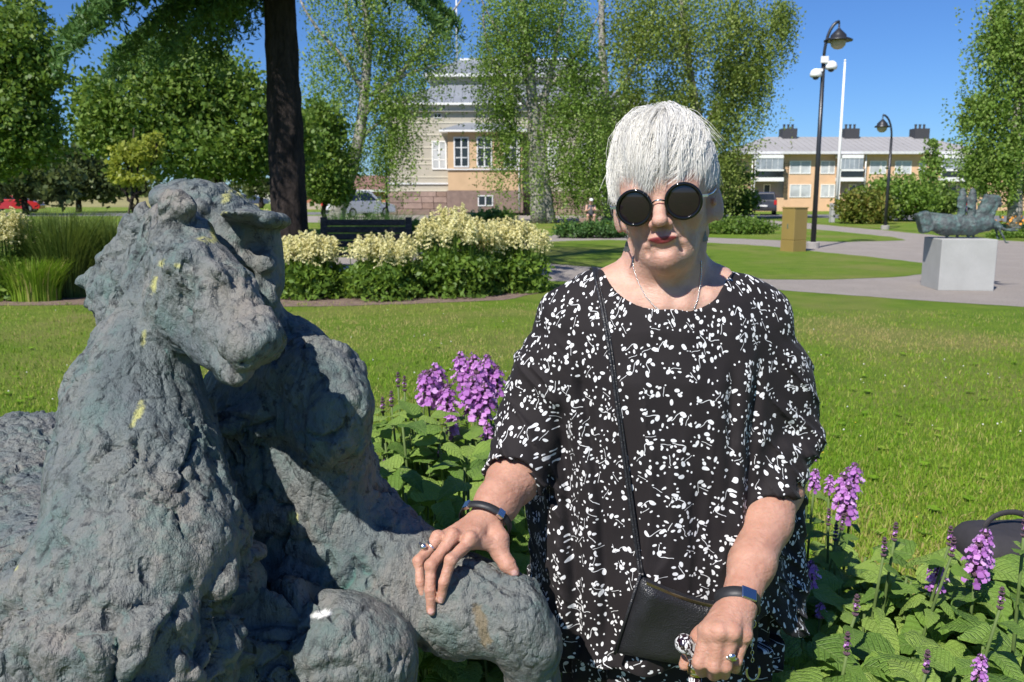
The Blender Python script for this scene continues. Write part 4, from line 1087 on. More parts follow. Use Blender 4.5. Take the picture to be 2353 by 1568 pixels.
NAILS = []
def hand_R(s):
    k = 0.008
    wr = W(1117, 1190, 1.30)
    s.chain([(W(1240, 1000, 1.475), .040), (W(1222, 1035, 1.465), .043), (W(1180, 1100, 1.40), .0415), (W(1142, 1155, 1.34), .033), (wr, .0265)], .02)
    M = [W(1080, 1240, 1.225), W(1040, 1232, 1.232), W(1006, 1237, 1.245), W(984, 1252, 1.262)]
    Pp = [W(1036, 1288, 1.188), W(990, 1300, 1.192), W(962, 1290, 1.212), W(951, 1302, 1.238)]
    D = [W(1020, 1338, 1.176), W(988, 1356, 1.178), W(965, 1338, 1.196), W(954, 1336, 1.222)]
    T = [W(1013, 1378, 1.176), W(991, 1405, 1.172), W(974, 1380, 1.190), W(963, 1362, 1.214)]
    r = [.0088, .0090, .0085, .0076]
    for i in range(4):
        s.chain([(wr + (M[i] - wr) * 0.25 + np.array([0, 0, -.004]), .016), (M[i] + np.array([0, 0, -.004]), .0106)], .012)
    for i in range(4):
        s.chain([(M[i] + np.array([0, 0, -.003]), .0100), (Pp[i], r[i])], .005)
        s.chain([(Pp[i], r[i]), (D[i], r[i] * .88), (T[i], r[i] * .74)], .003)
        s.ell(Pp[i] + np.array([0, -.0025, .002]), np.full(3, r[i] * .93), k=.005)
        s.ell(M[i] + np.array([0, -.002, .004]), np.full(3, .0095), k=.008)
        t = (T[i] - D[i]) / np.linalg.norm(T[i] - D[i])
        NAILS.append((T[i] + np.array([0, -r[i] * .70, 0]) - t * .001, t, .0058))
    # thumb
    th = [(W(1128, 1205, 1.29), .016), (W(1146, 1240, 1.262), .0150), (W(1150, 1272, 1.246), .0120), (W(1166, 1298, 1.232), .0108), (W(1181, 1315, 1.226), .0085)]
    s.chain(th, .010)
    s.chain([(W(1090, 1245, 1.235), .010), (W(1140, 1255, 1.25), .010)], .012)
    t = th[-1][0] - th[-2][0]; t /= np.linalg.norm(t)
    NAILS.append((th[-1][0] + np.array([.001, -.0075, .001]), t, .0062))
def hand_L(s):
    wr = W(1697, 1388, 1.232)
    s.chain([(W(1795, 1050, 1.50), .038), (W(1785, 1120, 1.445), .0425), (W(1760, 1200, 1.385), .0405), (W(1728, 1295, 1.30), .0335), (wr, .0275)], .02)
    M = [W(1628, 1456, 1.178), W(1652, 1455, 1.166), W(1682, 1456, 1.168), W(1708, 1462, 1.182)]
    Pp = [W(1606, 1523, 1.170), W(1641, 1532, 1.160), W(1667, 1531, 1.162), W(1692, 1518, 1.176)]
    D = [W(1612, 1541, 1.195), W(1640, 1550, 1.188), W(1664, 1548, 1.190), W(1689, 1535, 1.20)]
    T = [W(1626, 1520, 1.222), W(1645, 1522, 1.218), W(1664, 1520, 1.218), W(1686, 1512, 1.222)]
    r = [.0102, .0100, .0094, .0085]
    for i in range(4):
        s.chain([(wr + (M[i] - wr) * 0.15, .019), (M[i] + np.array([0, .008, 0]), .0150)], .014)
        s.chain([(M[i] + np.array([0, .003, 0]), .0125), (Pp[i], r[i])], .006)
        s.chain([(Pp[i], r[i]), (D[i], r[i] * .92), (T[i], r[i] * .8)], .004)
        s.ell(M[i] + np.array([0, -.002, .003]), np.full(3, .0105), k=.008)
    s.chain([(W(1660, 1420, 1.22), .020), (W(1612, 1468, 1.215), .0150), (W(1588, 1508, 1.222), .0115), (W(1573, 1528, 1.218), .0090)], .012)
    # veins and tendons on the back of the hand
    for i in range(4):
        s.chain([(wr + np.array([0, -.020, 0]) + (M[i] - wr) * .3, .003), (M[i] + np.array([0, -.006, .004]), .0045)], .012)

def build_person():
    s = Sdf()
    s.fn(loft(-0.006, 1.22, 1.352), LO, HI, k=0.01)
    s.fn(loft(-0.045, 0.80, 1.25), LO, HI, k=0.02)
    head_sdf(s)
    # upper arms
    s.chain([(np.array([CX - .150, 1.48, 1.275]), .038), (W(1240, 1000, 1.475), .040)], .03)
    s.chain([(np.array([CX + .150, 1.485, 1.275]), .038), (W(1795, 1050, 1.50), .038)], .03)
    hand_R(s); hand_L(s)
    V, F = s.mesh(0.0021)
    V = smooth_mesh(V, F, 1, 0.3)
    L = to_head(V)
    face = sstep(0.02, -0.02, L[:, 1]) * sstep(-0.13, -0.10, L[:, 2])
    # lips
    ax = np.abs(L[:, 0]); L = L - np.array([0, 0, .006])
    up = -.0545 - .10 * np.maximum(ax - .005, 0) - .25 * np.maximum(ax - .016, 0) - .15 * np.maximum(.004 - ax, 0)
    lo = -.0662 + 3.4 * ax ** 2 * 5
    lip = sstep(-.0012, .0008, up - L[:, 2]) * sstep(-.0012, .0008, L[:, 2] - lo) * (ax < .0255) * (L[:, 1] < -.078)
    line = np.exp(-((L[:, 2] + .0588 + .0010 * np.cos(L[:, 0] * 260)) / .0011) ** 2) * (ax < .028) * (L[:, 1] < -.075)
    L = to_head(V)
    blush = np.zeros(len(V))
    for c, r in (((.045, -.06, -.03), .03), ((-.045, -.06, -.03), .03), ((0, -.108, -.03), .016), ((0, -.085, -.095), .02)):
        blush = np.maximum(blush, np.exp(-((L - np.array(c)) ** 2).sum(1) / r ** 2))
    nail = np.zeros(len(V))
    for c, t, r in NAILS:
        q = V - c; a = q @ t; b = np.sqrt(np.maximum((q * q).sum(1) - a * a, 0))
        nail = np.maximum(nail, 1 - sstep(.8, 1.05, np.sqrt((a / (r * 1.15)) ** 2 + (b / (r * .82)) ** 2)))
    scalp = sstep(.045, .06, L[:, 2] + .25 * np.maximum(L[:, 1] + .02, 0) * 2)
    arm = sstep(1.2, 1.1, V[:, 2])
    # fine creases
    N = vnormals(V, F)
    d = fbm(V * np.array([90, 90, 160]), 3, 4) * .00045 * (0.5 + arm)
    kn = np.exp(-(np.abs(vnoise(V * np.array([60, 60, 240]), 8)) * 5) ** 2) * .0004 * arm
    V = V + N * (d - kn)[:, None]
    return s, np_mesh('body', V, F, True, {'lip': lip, 'line': line, 'blush': blush, 'nail': nail, 'scalp': scalp, 'arm': arm})

m = NT('skin'); c = m.coord('Object')
n1 = m.noise(c, 30, 5, 0.6); n2 = m.noise(c, 220, 4, 0.7)
b = m.ramp(n1, [(0.3, (0.48, 0.275, 0.200)), (0.55, (0.57, 0.345, 0.262)), (0.75, (0.62, 0.395, 0.305))])
b = m.mix(m.math('MULTIPLY', m.attr('arm'), 0.85), b, m.ramp(n1, [(0.3, (0.40, 0.195, 0.130)), (0.7, (0.51, 0.28, 0.20))]))
b = m.mix(m.ramp(m.noise(c, 140, 3, 0.6), [(0.66, 0.0), (0.74, 0.35)]), b, (0.30, 0.14, 0.09))
b = m.mix(m.math('MULTIPLY', m.attr('blush'), 0.35), b, (0.58, 0.24, 0.19))
b = m.mix(m.math('MULTIPLY', m.attr('scalp'), 0.7), b, (0.74, 0.68, 0.63))
b = m.mix(m.math('MULTIPLY', m.attr('lip'), 0.88), b, (0.27, 0.018, 0.035))
b = m.mix(m.math('MULTIPLY', m.attr('line'), 0.75), b, (0.09, 0.012, 0.016))
b = m.mix(m.math('MULTIPLY', m.attr('nail'), 0.8), b, (0.66, 0.40, 0.35))
m.set(Base_Color=b, Roughness=m.math('SUBTRACT', 0.52, m.math('MULTIPLY', m.math('MAXIMUM', m.attr('lip'), m.attr('nail')), 0.10)), Specular_IOR_Level=0.45)
m.set(Subsurface_Weight=0.45, Subsurface_Radius=(0.016, 0.006, 0.003), Subsurface_Scale=0.8)
m.bump(m.math('ADD', n2, m.noise(m.coord('Object', (1, 1, 2.2)), 120, 3, 0.6)), 0.55, 0.0020)
M_SKIN = m.m

person = empty('person', (CX, CY, 0), 0, 'woman with short white hair in a black and white printed tunic and round sunglasses', 'person')
body_sdf, body_me = build_person()
body = link_mesh('body', body_me, M_SKIN, person)

# ---- hair: a cap of fine strands
def hair():
    rg = np.random.default_rng(11)
    c = np.array([0, .010, .042]); r = np.array([.0762, .1020, .0965])
    ax = np.array([0.10, .38, .92]); ax /= np.linalg.norm(ax)
    e1 = np.cross(ax, [0, 1, 0]); e1 /= np.linalg.norm(e1); e2 = np.cross(ax, e1)
    n, m_ = 27000, 8
    def surf(th, ph, off):
        d = np.cos(th)[..., None] * ax + np.sin(th)[..., None] * (np.cos(ph)[..., None] * e1 + np.sin(ph)[..., None] * e2)
        return c + d * r * (1 + off[..., None] / 0.09)
    th0 = np.arccos(1 - rg.random(n) * 1.25); ph0 = rg.random(n) * 2 * np.pi
    clump = rg.normal(0, 1, 400); ci = (ph0 / (2 * np.pi) * 200).astype(int)
    Lh = (0.085 + 0.06 * rg.random(n)) / 0.093
    d0 = np.stack([np.sin(th0) * np.cos(ph0), np.sin(th0) * np.sin(ph0), np.cos(th0)], 1)
    sw = -0.35 + 0.10 * rg.normal(0, 1, n) + 0.75 * fbm(d0 * 2.6, 2, 3) + 0.32 * vnoise(d0 * 11, 5)
    nl = 360; lt = np.arccos(1 - rg.random(nl) * 1.25); lp = rg.random(nl) * 2 * np.pi
    ld = np.stack([np.sin(lt) * np.cos(lp), np.sin(lt) * np.sin(lp), np.cos(lt)], 1)
    lock = (d0 @ ld.T).argmax(1)
    sw = -0.30 + 0.55 * fbm(d0 * 2.6, 2, 3) + (rg.normal(0, .34, nl))[lock] + .05 * rg.normal(0, 1, n)
    Lh = Lh * (rg.uniform(.8, 1.15, nl))[lock]
    lo_lift = (rg.normal(0, .0030, nl) + np.abs(rg.normal(0, .0035, nl)) * (lt < .75))[lock]
    t = np.linspace(0, 1, m_)
    th = th0[:, None] + Lh[:, None] * t
    ph = ph0[:, None] + (sw[:, None] * t ** 1.5) / np.maximum(np.sin(th), .35)
    lift = (0.0035 + 0.0045 * rg.random(n))[:, None] * np.sin(np.pi * np.minimum(t * .9 + .08, 1)) + 0.0035 * rg.random(n)[:, None]
    # looser, higher hair on the crown
    lift = lift + (0.012 * rg.random(n) ** 3)[:, None] * np.exp(-(th0[:, None] / 0.7) ** 2) * np.sin(np.pi * t)
    lift = lift + .004 * fbm(np.stack([ph0 * 2.2, th0 * 3, th0 * 0], 1), 2, 9)[:, None] * np.sin(np.pi * t) + .0018 * np.sin(t * 9 + rg.random(n)[:, None] * 6.3)
    pull = (.62 * t ** 1.3)
    th = th * (1 - pull) + (lt[lock][:, None] + Lh[:, None] * t) * pull
    dph = (lp[lock] - ph0 + np.pi) % (2 * np.pi) - np.pi
    ph = ph + dph[:, None] * pull * np.minimum(1, np.sin(lt[lock]) * 2)[:, None]
    P = surf(th, ph, lift + lo_lift[:, None] * np.sin(np.pi * t * .8 + .3))
    # hairline
    def zmin(x, y):
        front = .050 + .006 * np.sin(x * 120) + .25 * np.maximum(np.abs(x + .005) - .035, 0) * -1
        side = .012 + .02 * (x > 0)
        back = -.062
        w1 = sstep(-.055, -.015, y); w2 = sstep(.02, .05, y)
        return (front * (1 - w1) + side * w1) * (1 - w2) + back * w2
    zm = zmin(P[..., 0], P[..., 1]) + rg.normal(0, .004, n)[:, None] + (rg.normal(0, .0095, nl))[lock][:, None]
    dead = P[..., 2] < zm
    first = np.where(dead.any(1), dead.argmax(1), m_)
    keep = first >= 3
    P = P[keep]; first = first[keep]; n = len(P)
    # strands that run over the hairline are cut there
    out = np.empty_like(P)
    for i in range(n):
        k = min(first[i], m_ - 1)
        q = np.linspace(0, k, m_); j = np.minimum(q.astype(int), m_ - 2); f = (q - j)[:, None]
        out[i] = P[i, j] * (1 - f) + P[i, j + 1] * f
    P = out
    # flyaway wisps that stand up on the crown
    nw = 300; w = np.empty((nw, m_, 3))
    for i in range(nw):
        a = rg.normal(0, .35); x0 = rg.normal(.010, .022); y0 = .02 + rg.normal(0, .02)
        b0 = np.array([x0 - .02, y0, .130 - x0 * x0 * 6]); hgt = rg.uniform(.006, .030); ln = rg.uniform(.045, .085)
        if i % 2: b0 = np.array([rg.normal(-.004, .007), .012 + rg.normal(0, .010), .126]); hgt = rg.uniform(.020, .040); ln = rg.uniform(.045, .062); a = rg.normal(.2, .1)
        for k in range(m_):
            s_ = k / (m_ - 1)
            w[i, k] = b0 + np.array([ln * s_, -.012 * s_ + a * .02 * s_, hgt * math.sin(math.pi * min(1, s_ * 1.05)) - .035 * s_ * s_])
    ns = 420; w2 = np.empty((ns, m_, 3)); idx = rg.integers(0, n, ns)
    for i, j in enumerate(idx):
        t_ = np.linspace(0, 1, m_)[:, None]; w2[i] = P[j] + (P[j][-1] - c) * t_ ** 2 * rg.uniform(.02, .12) + rg.normal(0, .004, 3) * t_ ** 2
    P = np.concatenate([P, w, w2]); n = len(P)
    rad = np.concatenate([rg.uniform(.00016, .00036, n - nw - ns), rg.uniform(.00025, .0005, nw), rg.uniform(.0002, .00035, ns)])
    tone = np.clip(rg.normal(.74, .18, n) + .45 * fbm(np.concatenate([P[:, 3] * 45, ], 0), 2, 8), 0, 1)
    T = np.gradient(P, axis=1); T /= np.linalg.norm(T, axis=2)[..., None] + 1e-9
    Nn = P - c; A = np.cross(T, Nn); A /= np.linalg.norm(A, axis=2)[..., None] + 1e-9; B = np.cross(T, A)
    tp = np.array([1, 1, 1, 1, 1, .9, .7, .25])
    V = np.stack([P + (A * math.cos(a) + B * math.sin(a)) * (rad[:, None] * tp)[..., None] for a in (0, 2.094, 4.189)], 2)   # n,m,3,3
    base = np.arange(n)[:, None, None] * (m_ * 3) + np.arange(m_ - 1)[None, :, None] * 3
    kk = np.arange(3)[None, None]
    F = np.stack([base + kk, base + (kk + 1) % 3, base + 3 + (kk + 1) % 3, base + 3 + kk], -1).reshape(-1, 4)
    Vw = V.reshape(-1, 3) @ HEAD_R.T + HEAD_O
    me = np_mesh('hair', Vw, F, True, {'tone': np.repeat(tone, m_ * 3)})
    return me
m = NT('white_hair')
m.set(Base_Color=m.ramp(m.attr('tone'), [(0.0, (0.42, 0.42, 0.42)), (0.4, (0.74, 0.73, 0.70)), (1.0, (0.92, 0.89, 0.82))]), Roughness=0.5, Specular_IOR_Level=0.35)
hair_o = link_mesh('hair', hair(), m.m, person)
hair_o['kind'] = 'stuff'

# ---- printed linen
def print_material():
    m = NT('printed_linen')
    uv = m.n('ShaderNodeUVMap').outputs[0]
    nz = m.n('ShaderNodeTexNoise'); m.put(nz.inputs['Vector'], uv); nz.inputs['Scale'].default_value = 55; nz.inputs['Detail'].default_value = 2
    off = m.vmath('SCALE', m.vmath('SUBTRACT', nz.outputs['Color'], (0.5, 0.5, 0.5)), scale=0.006)
    p0 = m.vmath('ADD', uv, off)
    total = None
    def layer(scale, shift, shapes, stem):
        nonlocal total
        v = m.n('ShaderNodeTexVoronoi', voronoi_dimensions='2D', feature='F1')
        q = m.vmath('ADD', p0, shift); m.put(v.inputs['Vector'], q)
        v.inputs['Scale'].default_value = scale; v.inputs['Randomness'].default_value = 0.72
        d = m.vmath('SCALE', m.vmath('SUBTRACT', q, v.outputs['Position']), scale=scale)
        sc = m.n('ShaderNodeSeparateColor'); m.put(sc.inputs[0], v.outputs['Color'])
        ang = m.math('MULTIPLY', sc.outputs[0], 6.283)
        r = m.n('ShaderNodeVectorRotate', rotation_type='Z_AXIS'); m.put(r.inputs['Vector'], d); m.put(r.inputs['Angle'], ang)
        xy = m.n('ShaderNodeSeparateXYZ'); m.put(xy.inputs[0], r.outputs[0]); X, Y = xy.outputs[0], xy.outputs[1]
        best = None
        for (cx, cy, rx, ry, a, gate) in shapes:
            ca, sa = math.cos(a), math.sin(a)
            dx = m.math('SUBTRACT', X, cx); dy = m.math('SUBTRACT', Y, cy)
            e1 = m.math('ADD', m.math('MULTIPLY', dx, ca / rx), m.math('MULTIPLY', dy, sa / rx))
            e2 = m.math('ADD', m.math('MULTIPLY', dx, -sa / ry), m.math('MULTIPLY', dy, ca / ry))
            e = m.math('ADD', m.math('MULTIPLY', e1, e1), m.math('MULTIPLY', e2, e2))
            if gate is not None:      # this leaf is missing from some sprigs
                e = m.math('ADD', e, m.math('MULTIPLY', m.math('LESS_THAN', sc.outputs[gate[0]], gate[1]), 5.0))
            best = e if best is None else m.math('MINIMUM', best, e)
        if stem is None:
            total = best if total is None else m.math('MINIMUM', total, best); return
        x0, x1, amp, fr, wd = stem
        cur = m.math('MULTIPLY', m.math('SINE', m.math('MULTIPLY', X, fr)), amp)
        w = m.math('DIVIDE', m.math('ABSOLUTE', m.math('SUBTRACT', Y, cur)), wd)
        ex = m.math('DIVIDE', m.math('ABSOLUTE', m.math('SUBTRACT', X, (x0 + x1) / 2)), (x1 - x0) / 2)
        st = m.math('MAXIMUM', w, m.math('POWER', ex, 3.0))
        st = m.math('ADD', st, m.math('MULTIPLY', m.math('LESS_THAN', sc.outputs[2], 0.35), 5.0))
        best = m.math('MINIMUM', best, st)
        total = best if total is None else m.math('MINIMUM', total, best)
    layer(24, (0, 0, 0), [(-.26, .05, 0.081, 0.120, .4, None), (-.12, .20, 0.064, 0.094, -.5, (1, .35)), (.24, -.02, 0.120, 0.064, .3, (0, .2)), (.16, .22, 0.046, 0.068, 0, (0, .55)), (-.05, -.18, 0.046, 0.044, .8, (1, .5)), (.27, -.18, 0.054, 0.036, .5, (2, .45))], (-.24, .22, .06, 8.0, .013))
    layer(28, (.37, .19, 0), [(.20, .12, 0.104, 0.054, 1.0, (2, .15)), (-.2, -.1, 0.059, 0.089, .3, (1, .3)), (.02, .24, 0.040, 0.054, 0, (0, .45)), (-.24, .16, 0.040, 0.035, .9, (1, .2)), (.1, -.22, 0.088, 0.041, -.4, (2, .5))], (-.21, .21, -.08, 7.0, .012))
    layer(47, (.11, .53, 0), [(.15, .1, 0.094, 0.073, 1.0, (0, .72)), (-.2, -.1, 0.077, 0.088, .3, (1, .76))], None)
    mask = m.ramp(total, [(0.9, 1.0), (1.0, 0.0)])
    fib = m.noise(m.vmath('MULTIPLY', uv, (1, 6, 1)), 700, 2, .7)
    black = m.ramp(fib, [(0.35, (0.010, 0.008, 0.009)), (0.7, (0.024, 0.019, 0.020))])
    white = m.ramp(fib, [(0.3, (0.66, 0.66, 0.67)), (0.7, (0.80, 0.80, 0.80))])
    m.set(Base_Color=m.mix(mask, black, white), Roughness=0.75, Specular_IOR_Level=0.25, Sheen_Weight=0.04, Sheen_Roughness=0.5)
    m.bump(m.math('ADD', fib, m.math('MULTIPLY', m.noise(uv, 60, 4, .6), 1.5)), 0.25, 0.002)
    return m.m
M_PRINT = print_material()
def tunic():
    s = Sdf()
    s.fn(loft(0.0, 0.62, 1.365), LO, HI, k=0.01)
    def arm(pts, end):
        s.chain(pts[:-1], .05)
        a, ra = pts[-2]; b, rb = pts[-1]
        ab = b - a; L = np.linalg.norm(ab); n = ab / L
        tilt = n + np.array(end); tilt /= np.linalg.norm(tilt)
        def fn(P, ra=ra, rb=rb):
            t = np.clip((P - a) @ n / L, -.1, 1.4)
            d = P - a - (t * L)[:, None] * n
            return np.maximum(np.maximum(np.sqrt((d * d).sum(1)) - (ra + (rb - ra) * t), (P - b) @ tilt), -(P - a) @ n)
        s.fn(fn, np.minimum(a, b) - .1, np.maximum(a, b) + .1, k=.02)
        return (a, ra), (b, rb), n
    px = lambda u, v, Y, r: (W(u, v, Y), PX(v, Y, r))
    R1 = arm([px(1318, 742, 1.475, 62), px(1262, 850, 1.475, 66), px(1216, 965, 1.465, 72), px(1178, 1092, 1.385, 66)], (0.0, 0, 0.15))
    L1 = arm([px(1722, 745, 1.485, 62), px(1778, 880, 1.49, 70), px(1800, 1000, 1.485, 72), px(1778, 1160, 1.405, 64)], (0.25, 0, 0))
    for sx in (-1, 1):       # shoulder seams
        s.chain([(np.array([CX + sx * .085, 1.475, 1.342]), .031), (np.array([CX + sx * .135, 1.475, 1.328]), .032), (np.array([CX + sx * .175, 1.478, 1.296]), .040)], .03)
    # cloth hanging below the upper arms
    s.chain([px(1285, 930, 1.50, 60), px(1270, 1120, 1.53, 48), px(1275, 1330, 1.53, 44)], .05)
    s.chain([px(1775, 950, 1.51, 55), px(1765, 1150, 1.53, 52), px(1780, 1330, 1.52, 50)], .05)
    # a soft crease across each sleeve
    s.chain([px(1165, 1040, 1.40, 9), px(1240, 1010, 1.42, 12), px(1300, 990, 1.44, 8)], .03)
    s.chain([px(1872, 1020, 1.45, 10), px(1800, 1040, 1.42, 9), px(1740, 1050, 1.42, 7)], .025)
    # neck opening and hollow cuffs
    def neck(P):
        return (np.sqrt(((P[:, 0] - .259) / .113) ** 2 + ((P[:, 2] - 1.40) / .088) ** 2) - 1) * .088
    s.fn(neck, (0, 1.2, 1.3), (.5, 1.7, 1.5), k=.004, sub=True)
    for (a, ra), (b, rb), n in (R1, L1):
        s.cone(a + (b - a) * .45, b + n * .06, ra * .80 - .006, rb - .009, k=.003, sub=True)
    hx = np.array([-.05, .0, .06, .12, .25, .36, .405, .435, .47, .535, .58]); hz = np.array([.76, .745, .725, .715, .722, .745, .79, .80, .755, .715, .71])
    grooves = [((1337, 842), (1360, 1000), (1384, 1161), (1395, 1400), .008, .009), ((1691, 834), (1682, 1000), (1672, 1203), (1680, 1330), .008, .009), ((1768, 790), (1741, 980), (1728, 1100), (1720, 1200), .012, .011),
               ((1290, 960), (1310, 1100), (1318, 1250), (1330, 1480), .013, .011), ((1440, 900), (1452, 1050), (1462, 1200), (1468, 1320), .004, .012), ((1590, 1000), (1600, 1150), (1595, 1250), (1590, 1330), .004, .014)]
    gl = []
    for g in grooves:
        pts = np.array([W(u, v, 1.36) for u, v in g[:4]]); o = np.argsort(pts[:, 2]); gl.append((pts[o, 2], pts[o, 0], g[4], g[5]))
    def post(P, D):
        # vertical folds, deeper towards the hem
        x = P[:, 0]; z = P[:, 2]; front = sstep(CY - .02, CY - .07, P[:, 1])
        xs = x * P[:, 1] ** -1 * 1.36     # folds fan out a little
        depth = sstep(1.22, .85, z)
        D = D - depth * (.0075 * np.sin(x * 42 + 2.2 * np.sin(z * 5)) + .004 * np.sin(x * 78 + 1 + 3 * z)) - .0025 * np.sin(x * 60 + z * 18)
        ang = np.arctan2(P[:, 1] - CY, P[:, 0] - CX)
        D = D - depth * .006 * np.sin(ang * 9) * (1 - front)
        for gz, gx, dp, wd in gl:
            xc = np.interp(z, gz, gx); k = sstep(gz[0] - .10, gz[0] + .02, z) * sstep(gz[-1] + .03, gz[-1] - .04, z) * sstep(1.27, 1.17, z)
            dx = (x - xc) / wd
            D = D + front * k * dp * (np.exp(-dx * dx) - .55 * np.exp(-((dx + 2.2) / 1.6) ** 2))
        D = D - .004 * fbm(P * np.array([16, 16, 12]), 2, 2)
        side = sstep(.13, .20, np.abs(x - CX))            # creases that run round the sleeves
        cr = 1 - np.abs(fbm(P * np.array([9, 9, 30]) + np.array([0, 0, 8]) + 1.5 * P[:, :1] * np.array([0, 0, 20]), 2, 12)) * 4
        D = D - side * np.maximum(cr, 0) * .0065 * sstep(1.32, 1.2, z)
        cr2 = 1 - np.abs(fbm(P * np.array([26, 20, 5]), 2, 21)) * 5
        D = D - (1 - side) * np.maximum(cr2, 0) * .0045 * sstep(1.3, 1.0, z)
        hem = np.interp(x, hx, hz) + .02 * sstep(CY - .02, CY + .06, P[:, 1]) * 0
        return np.maximum(D, hem - z)
    V, F = s.mesh(0.0036, post=post, pad=0.012)
    V = smooth_mesh(V, F, 1, 0.3)
    u = V[:, 0] + .75 * (V[:, 1] - 1.36) * np.tanh((V[:, 0] - CX) / .10)
    return s, np_mesh('tunic', V, F, True, uv=np.stack([u, V[:, 2]], 1))
tunic_sdf, tunic_me = tunic()
tunic_o = link_mesh('tunic', tunic_me, M_PRINT, person)
tunic_o['label'] = 'loose black tunic with scattered white leaf print'

# ---- trousers and shoes
M_BLACKCLOTH = plain('black_cloth', (0.008, 0.008, 0.009), 0.85, 0, 0.3, 30, 0.2, 200)
s = Sdf()
for sx in (-1, 1):
    s.chain([((CX + sx * .07, CY, .86), .085), ((CX + sx * .085, CY, .74), .085), ((CX + sx * .10, CY, .45), .07), ((CX + sx * .10, CY + .02, .09), .06)], .03)
V, F = s.mesh(0.012)
link_mesh('trousers', np_mesh('trousers', V, F), M_BLACKCLOTH, person)
for sx in (-1, 1):
    s = Sdf(); s.chain([((CX + sx * .10, CY + .03, .048), .045), ((CX + sx * .11, CY - .11, .042), .040)], .02)
    s.box((CX + sx * .105, CY - .04, .012), (.045, .13, .012), rr=.01)
    V, F = s.mesh(0.006)
    link_mesh('shoe', np_mesh('shoe', V, F), plain('shoe_leather', (.015, .015, .016), .4), person)

# ---- sunglasses
M_ACETATE = plain('black_acetate', (0.006, 0.006, 0.007), 0.08, 0, 0.1, 20)
m = NT('dark_lens'); m.set(Base_Color=(0.016, 0.011, 0.013), Roughness=0.05, Specular_IOR_Level=0.6); M_LENS = m.m
glasses = empty('sunglasses', HL((0, -.1, 0)), 0, 'round black sunglasses with thick frames worn by the woman', 'sunglasses')
for sx, cx, cz in ((-1, -.0375, -.0005), (1, .0375, .0005)):
    pts = []; R = .0264
    n = 40
    ctr = np.array([cx, -.0995, cz]); yaw = sx * math.radians(7)
    ex = np.array([math.cos(yaw), math.sin(yaw), 0]); ez = np.array([0, -math.sin(math.radians(6)), math.cos(math.radians(6))])
    ny = np.cross(ex, ez)
    V = []; F = []
    prof = [(-.0024, .0016), (-.0012, .0026), (.0014, .0026), (.0026, .0010), (.0026, -.0024), (-.0024, -.0020)]
    for i in range(n):
        a = 2 * math.pi * i / n; rd = ex * math.cos(a) + ez * math.sin(a)
        for dr, dy in prof: V.append(HL(ctr + rd * (R + dr) - ny * -dy * -1 * -1))
    k = len(prof)
    F = [(i * k + j, i * k + (j + 1) % k, ((i + 1) % n) * k + (j + 1) % k, ((i + 1) % n) * k + j) for i in range(n) for j in range(k)]
    rim = MB().add(V, F).build('rim', M_ACETATE, glasses, True)
    V = [HL(ctr + np.array([0, -.0016, 0]))]; rings = 6
    for j in range(1, rings + 1):
        for i in range(n):
            a = 2 * math.pi * i / n; rr = (R - .0016) * j / rings
            V.append(HL(ctr + (ex * math.cos(a) + ez * math.sin(a)) * rr + np.array([0, .0026 * (j / rings) ** 2 - .0016, 0])))
    F = [(0, 1 + i, 1 + (i + 1) % n) for i in range(n)] + [(1 + (j - 1) * n + i, 1 + j * n + i, 1 + j * n + (i + 1) % n, 1 + (j - 1) * n + (i + 1) % n) for j in range(1, rings) for i in range(n)]
    MB().add(V, F).build('lens', M_LENS, glasses, True)
    hinge = ctr + ex * sx * (R + .0035) + ez * .004
    MB().box((-.0045, -.002, -.0022), (.0045, .002, .0022), .0006, np.block([[HEAD_R, HL(hinge + np.array([sx * .003, 0, 0]))[:, None]], [np.zeros((1, 3)), 1]])).build('hinge', M_STEEL, glasses)
    MB().tube([HL(hinge + np.array([sx * .005, 0, 0])), HL((sx * .080, -.06, .006)), HL((sx * .0835, -.01, .010)), HL((sx * .081, .03, .0))], .0014, 8).build('temple_arm', M_STEEL, glasses, True)
MB().tube([HL((-.0105, -.1000, .0035)), HL((-.004, -.1055, .0068)), HL((.004, -.1055, .0068)), HL((.0105, -.1000, .0045))], .0014, 8).build('bridge', M_STEEL, glasses, True)

# ---- jewellery
M_SILVER = plain('silver', (0.70, 0.69, 0.67), 0.25, 1.0, 0.15, 80)
M_DSILVER = plain('dark_silver', (0.20, 0.19, 0.18), 0.4, 0.8, 0.25, 200, .3, 400)
nk = [(1453, 590), (1456, 620), (1468, 652), (1484, 682), (1503, 704), (1524, 719), (1545, 723)]
nk2 = [(1611, 600), (1611, 630), (1608, 660), (1602, 690), (1594, 712)]
neckl = empty('necklace', trace(body_sdf, 1530, 715), 0, 'thin silver chain necklace around the woman\'s neck', 'necklace')
def beads(pts, mat, parent, name, r, step):
    P = np.array([trace(body_sdf, *p) for p in pts]); P[:, 1] -= .0015
    d = np.concatenate([[0], np.cumsum(np.linalg.norm(np.diff(P, axis=0), axis=1))])
    q = np.arange(0, d[-1], step); Q = np.stack([np.interp(q, d, P[:, i]) for i in range(3)], 1)
    mb = MB()
    for i in range(len(Q) - 1):
        t = (Q[i + 1] - Q[i]); 
        s_ = 1 if i % 2 else .55
        mb.tube([Q[i] - t * .12, Q[i] + t * .5, Q[i] + t * 1.12], [r * .6 * s_, r, r * .6 * s_], 6)
    mb.build(name, mat, parent, True)
beads(nk, M_SILVER, neckl, 'chain', .0012, .0028); beads(nk2, M_SILVER, neckl, 'chain', .0012, .0028)
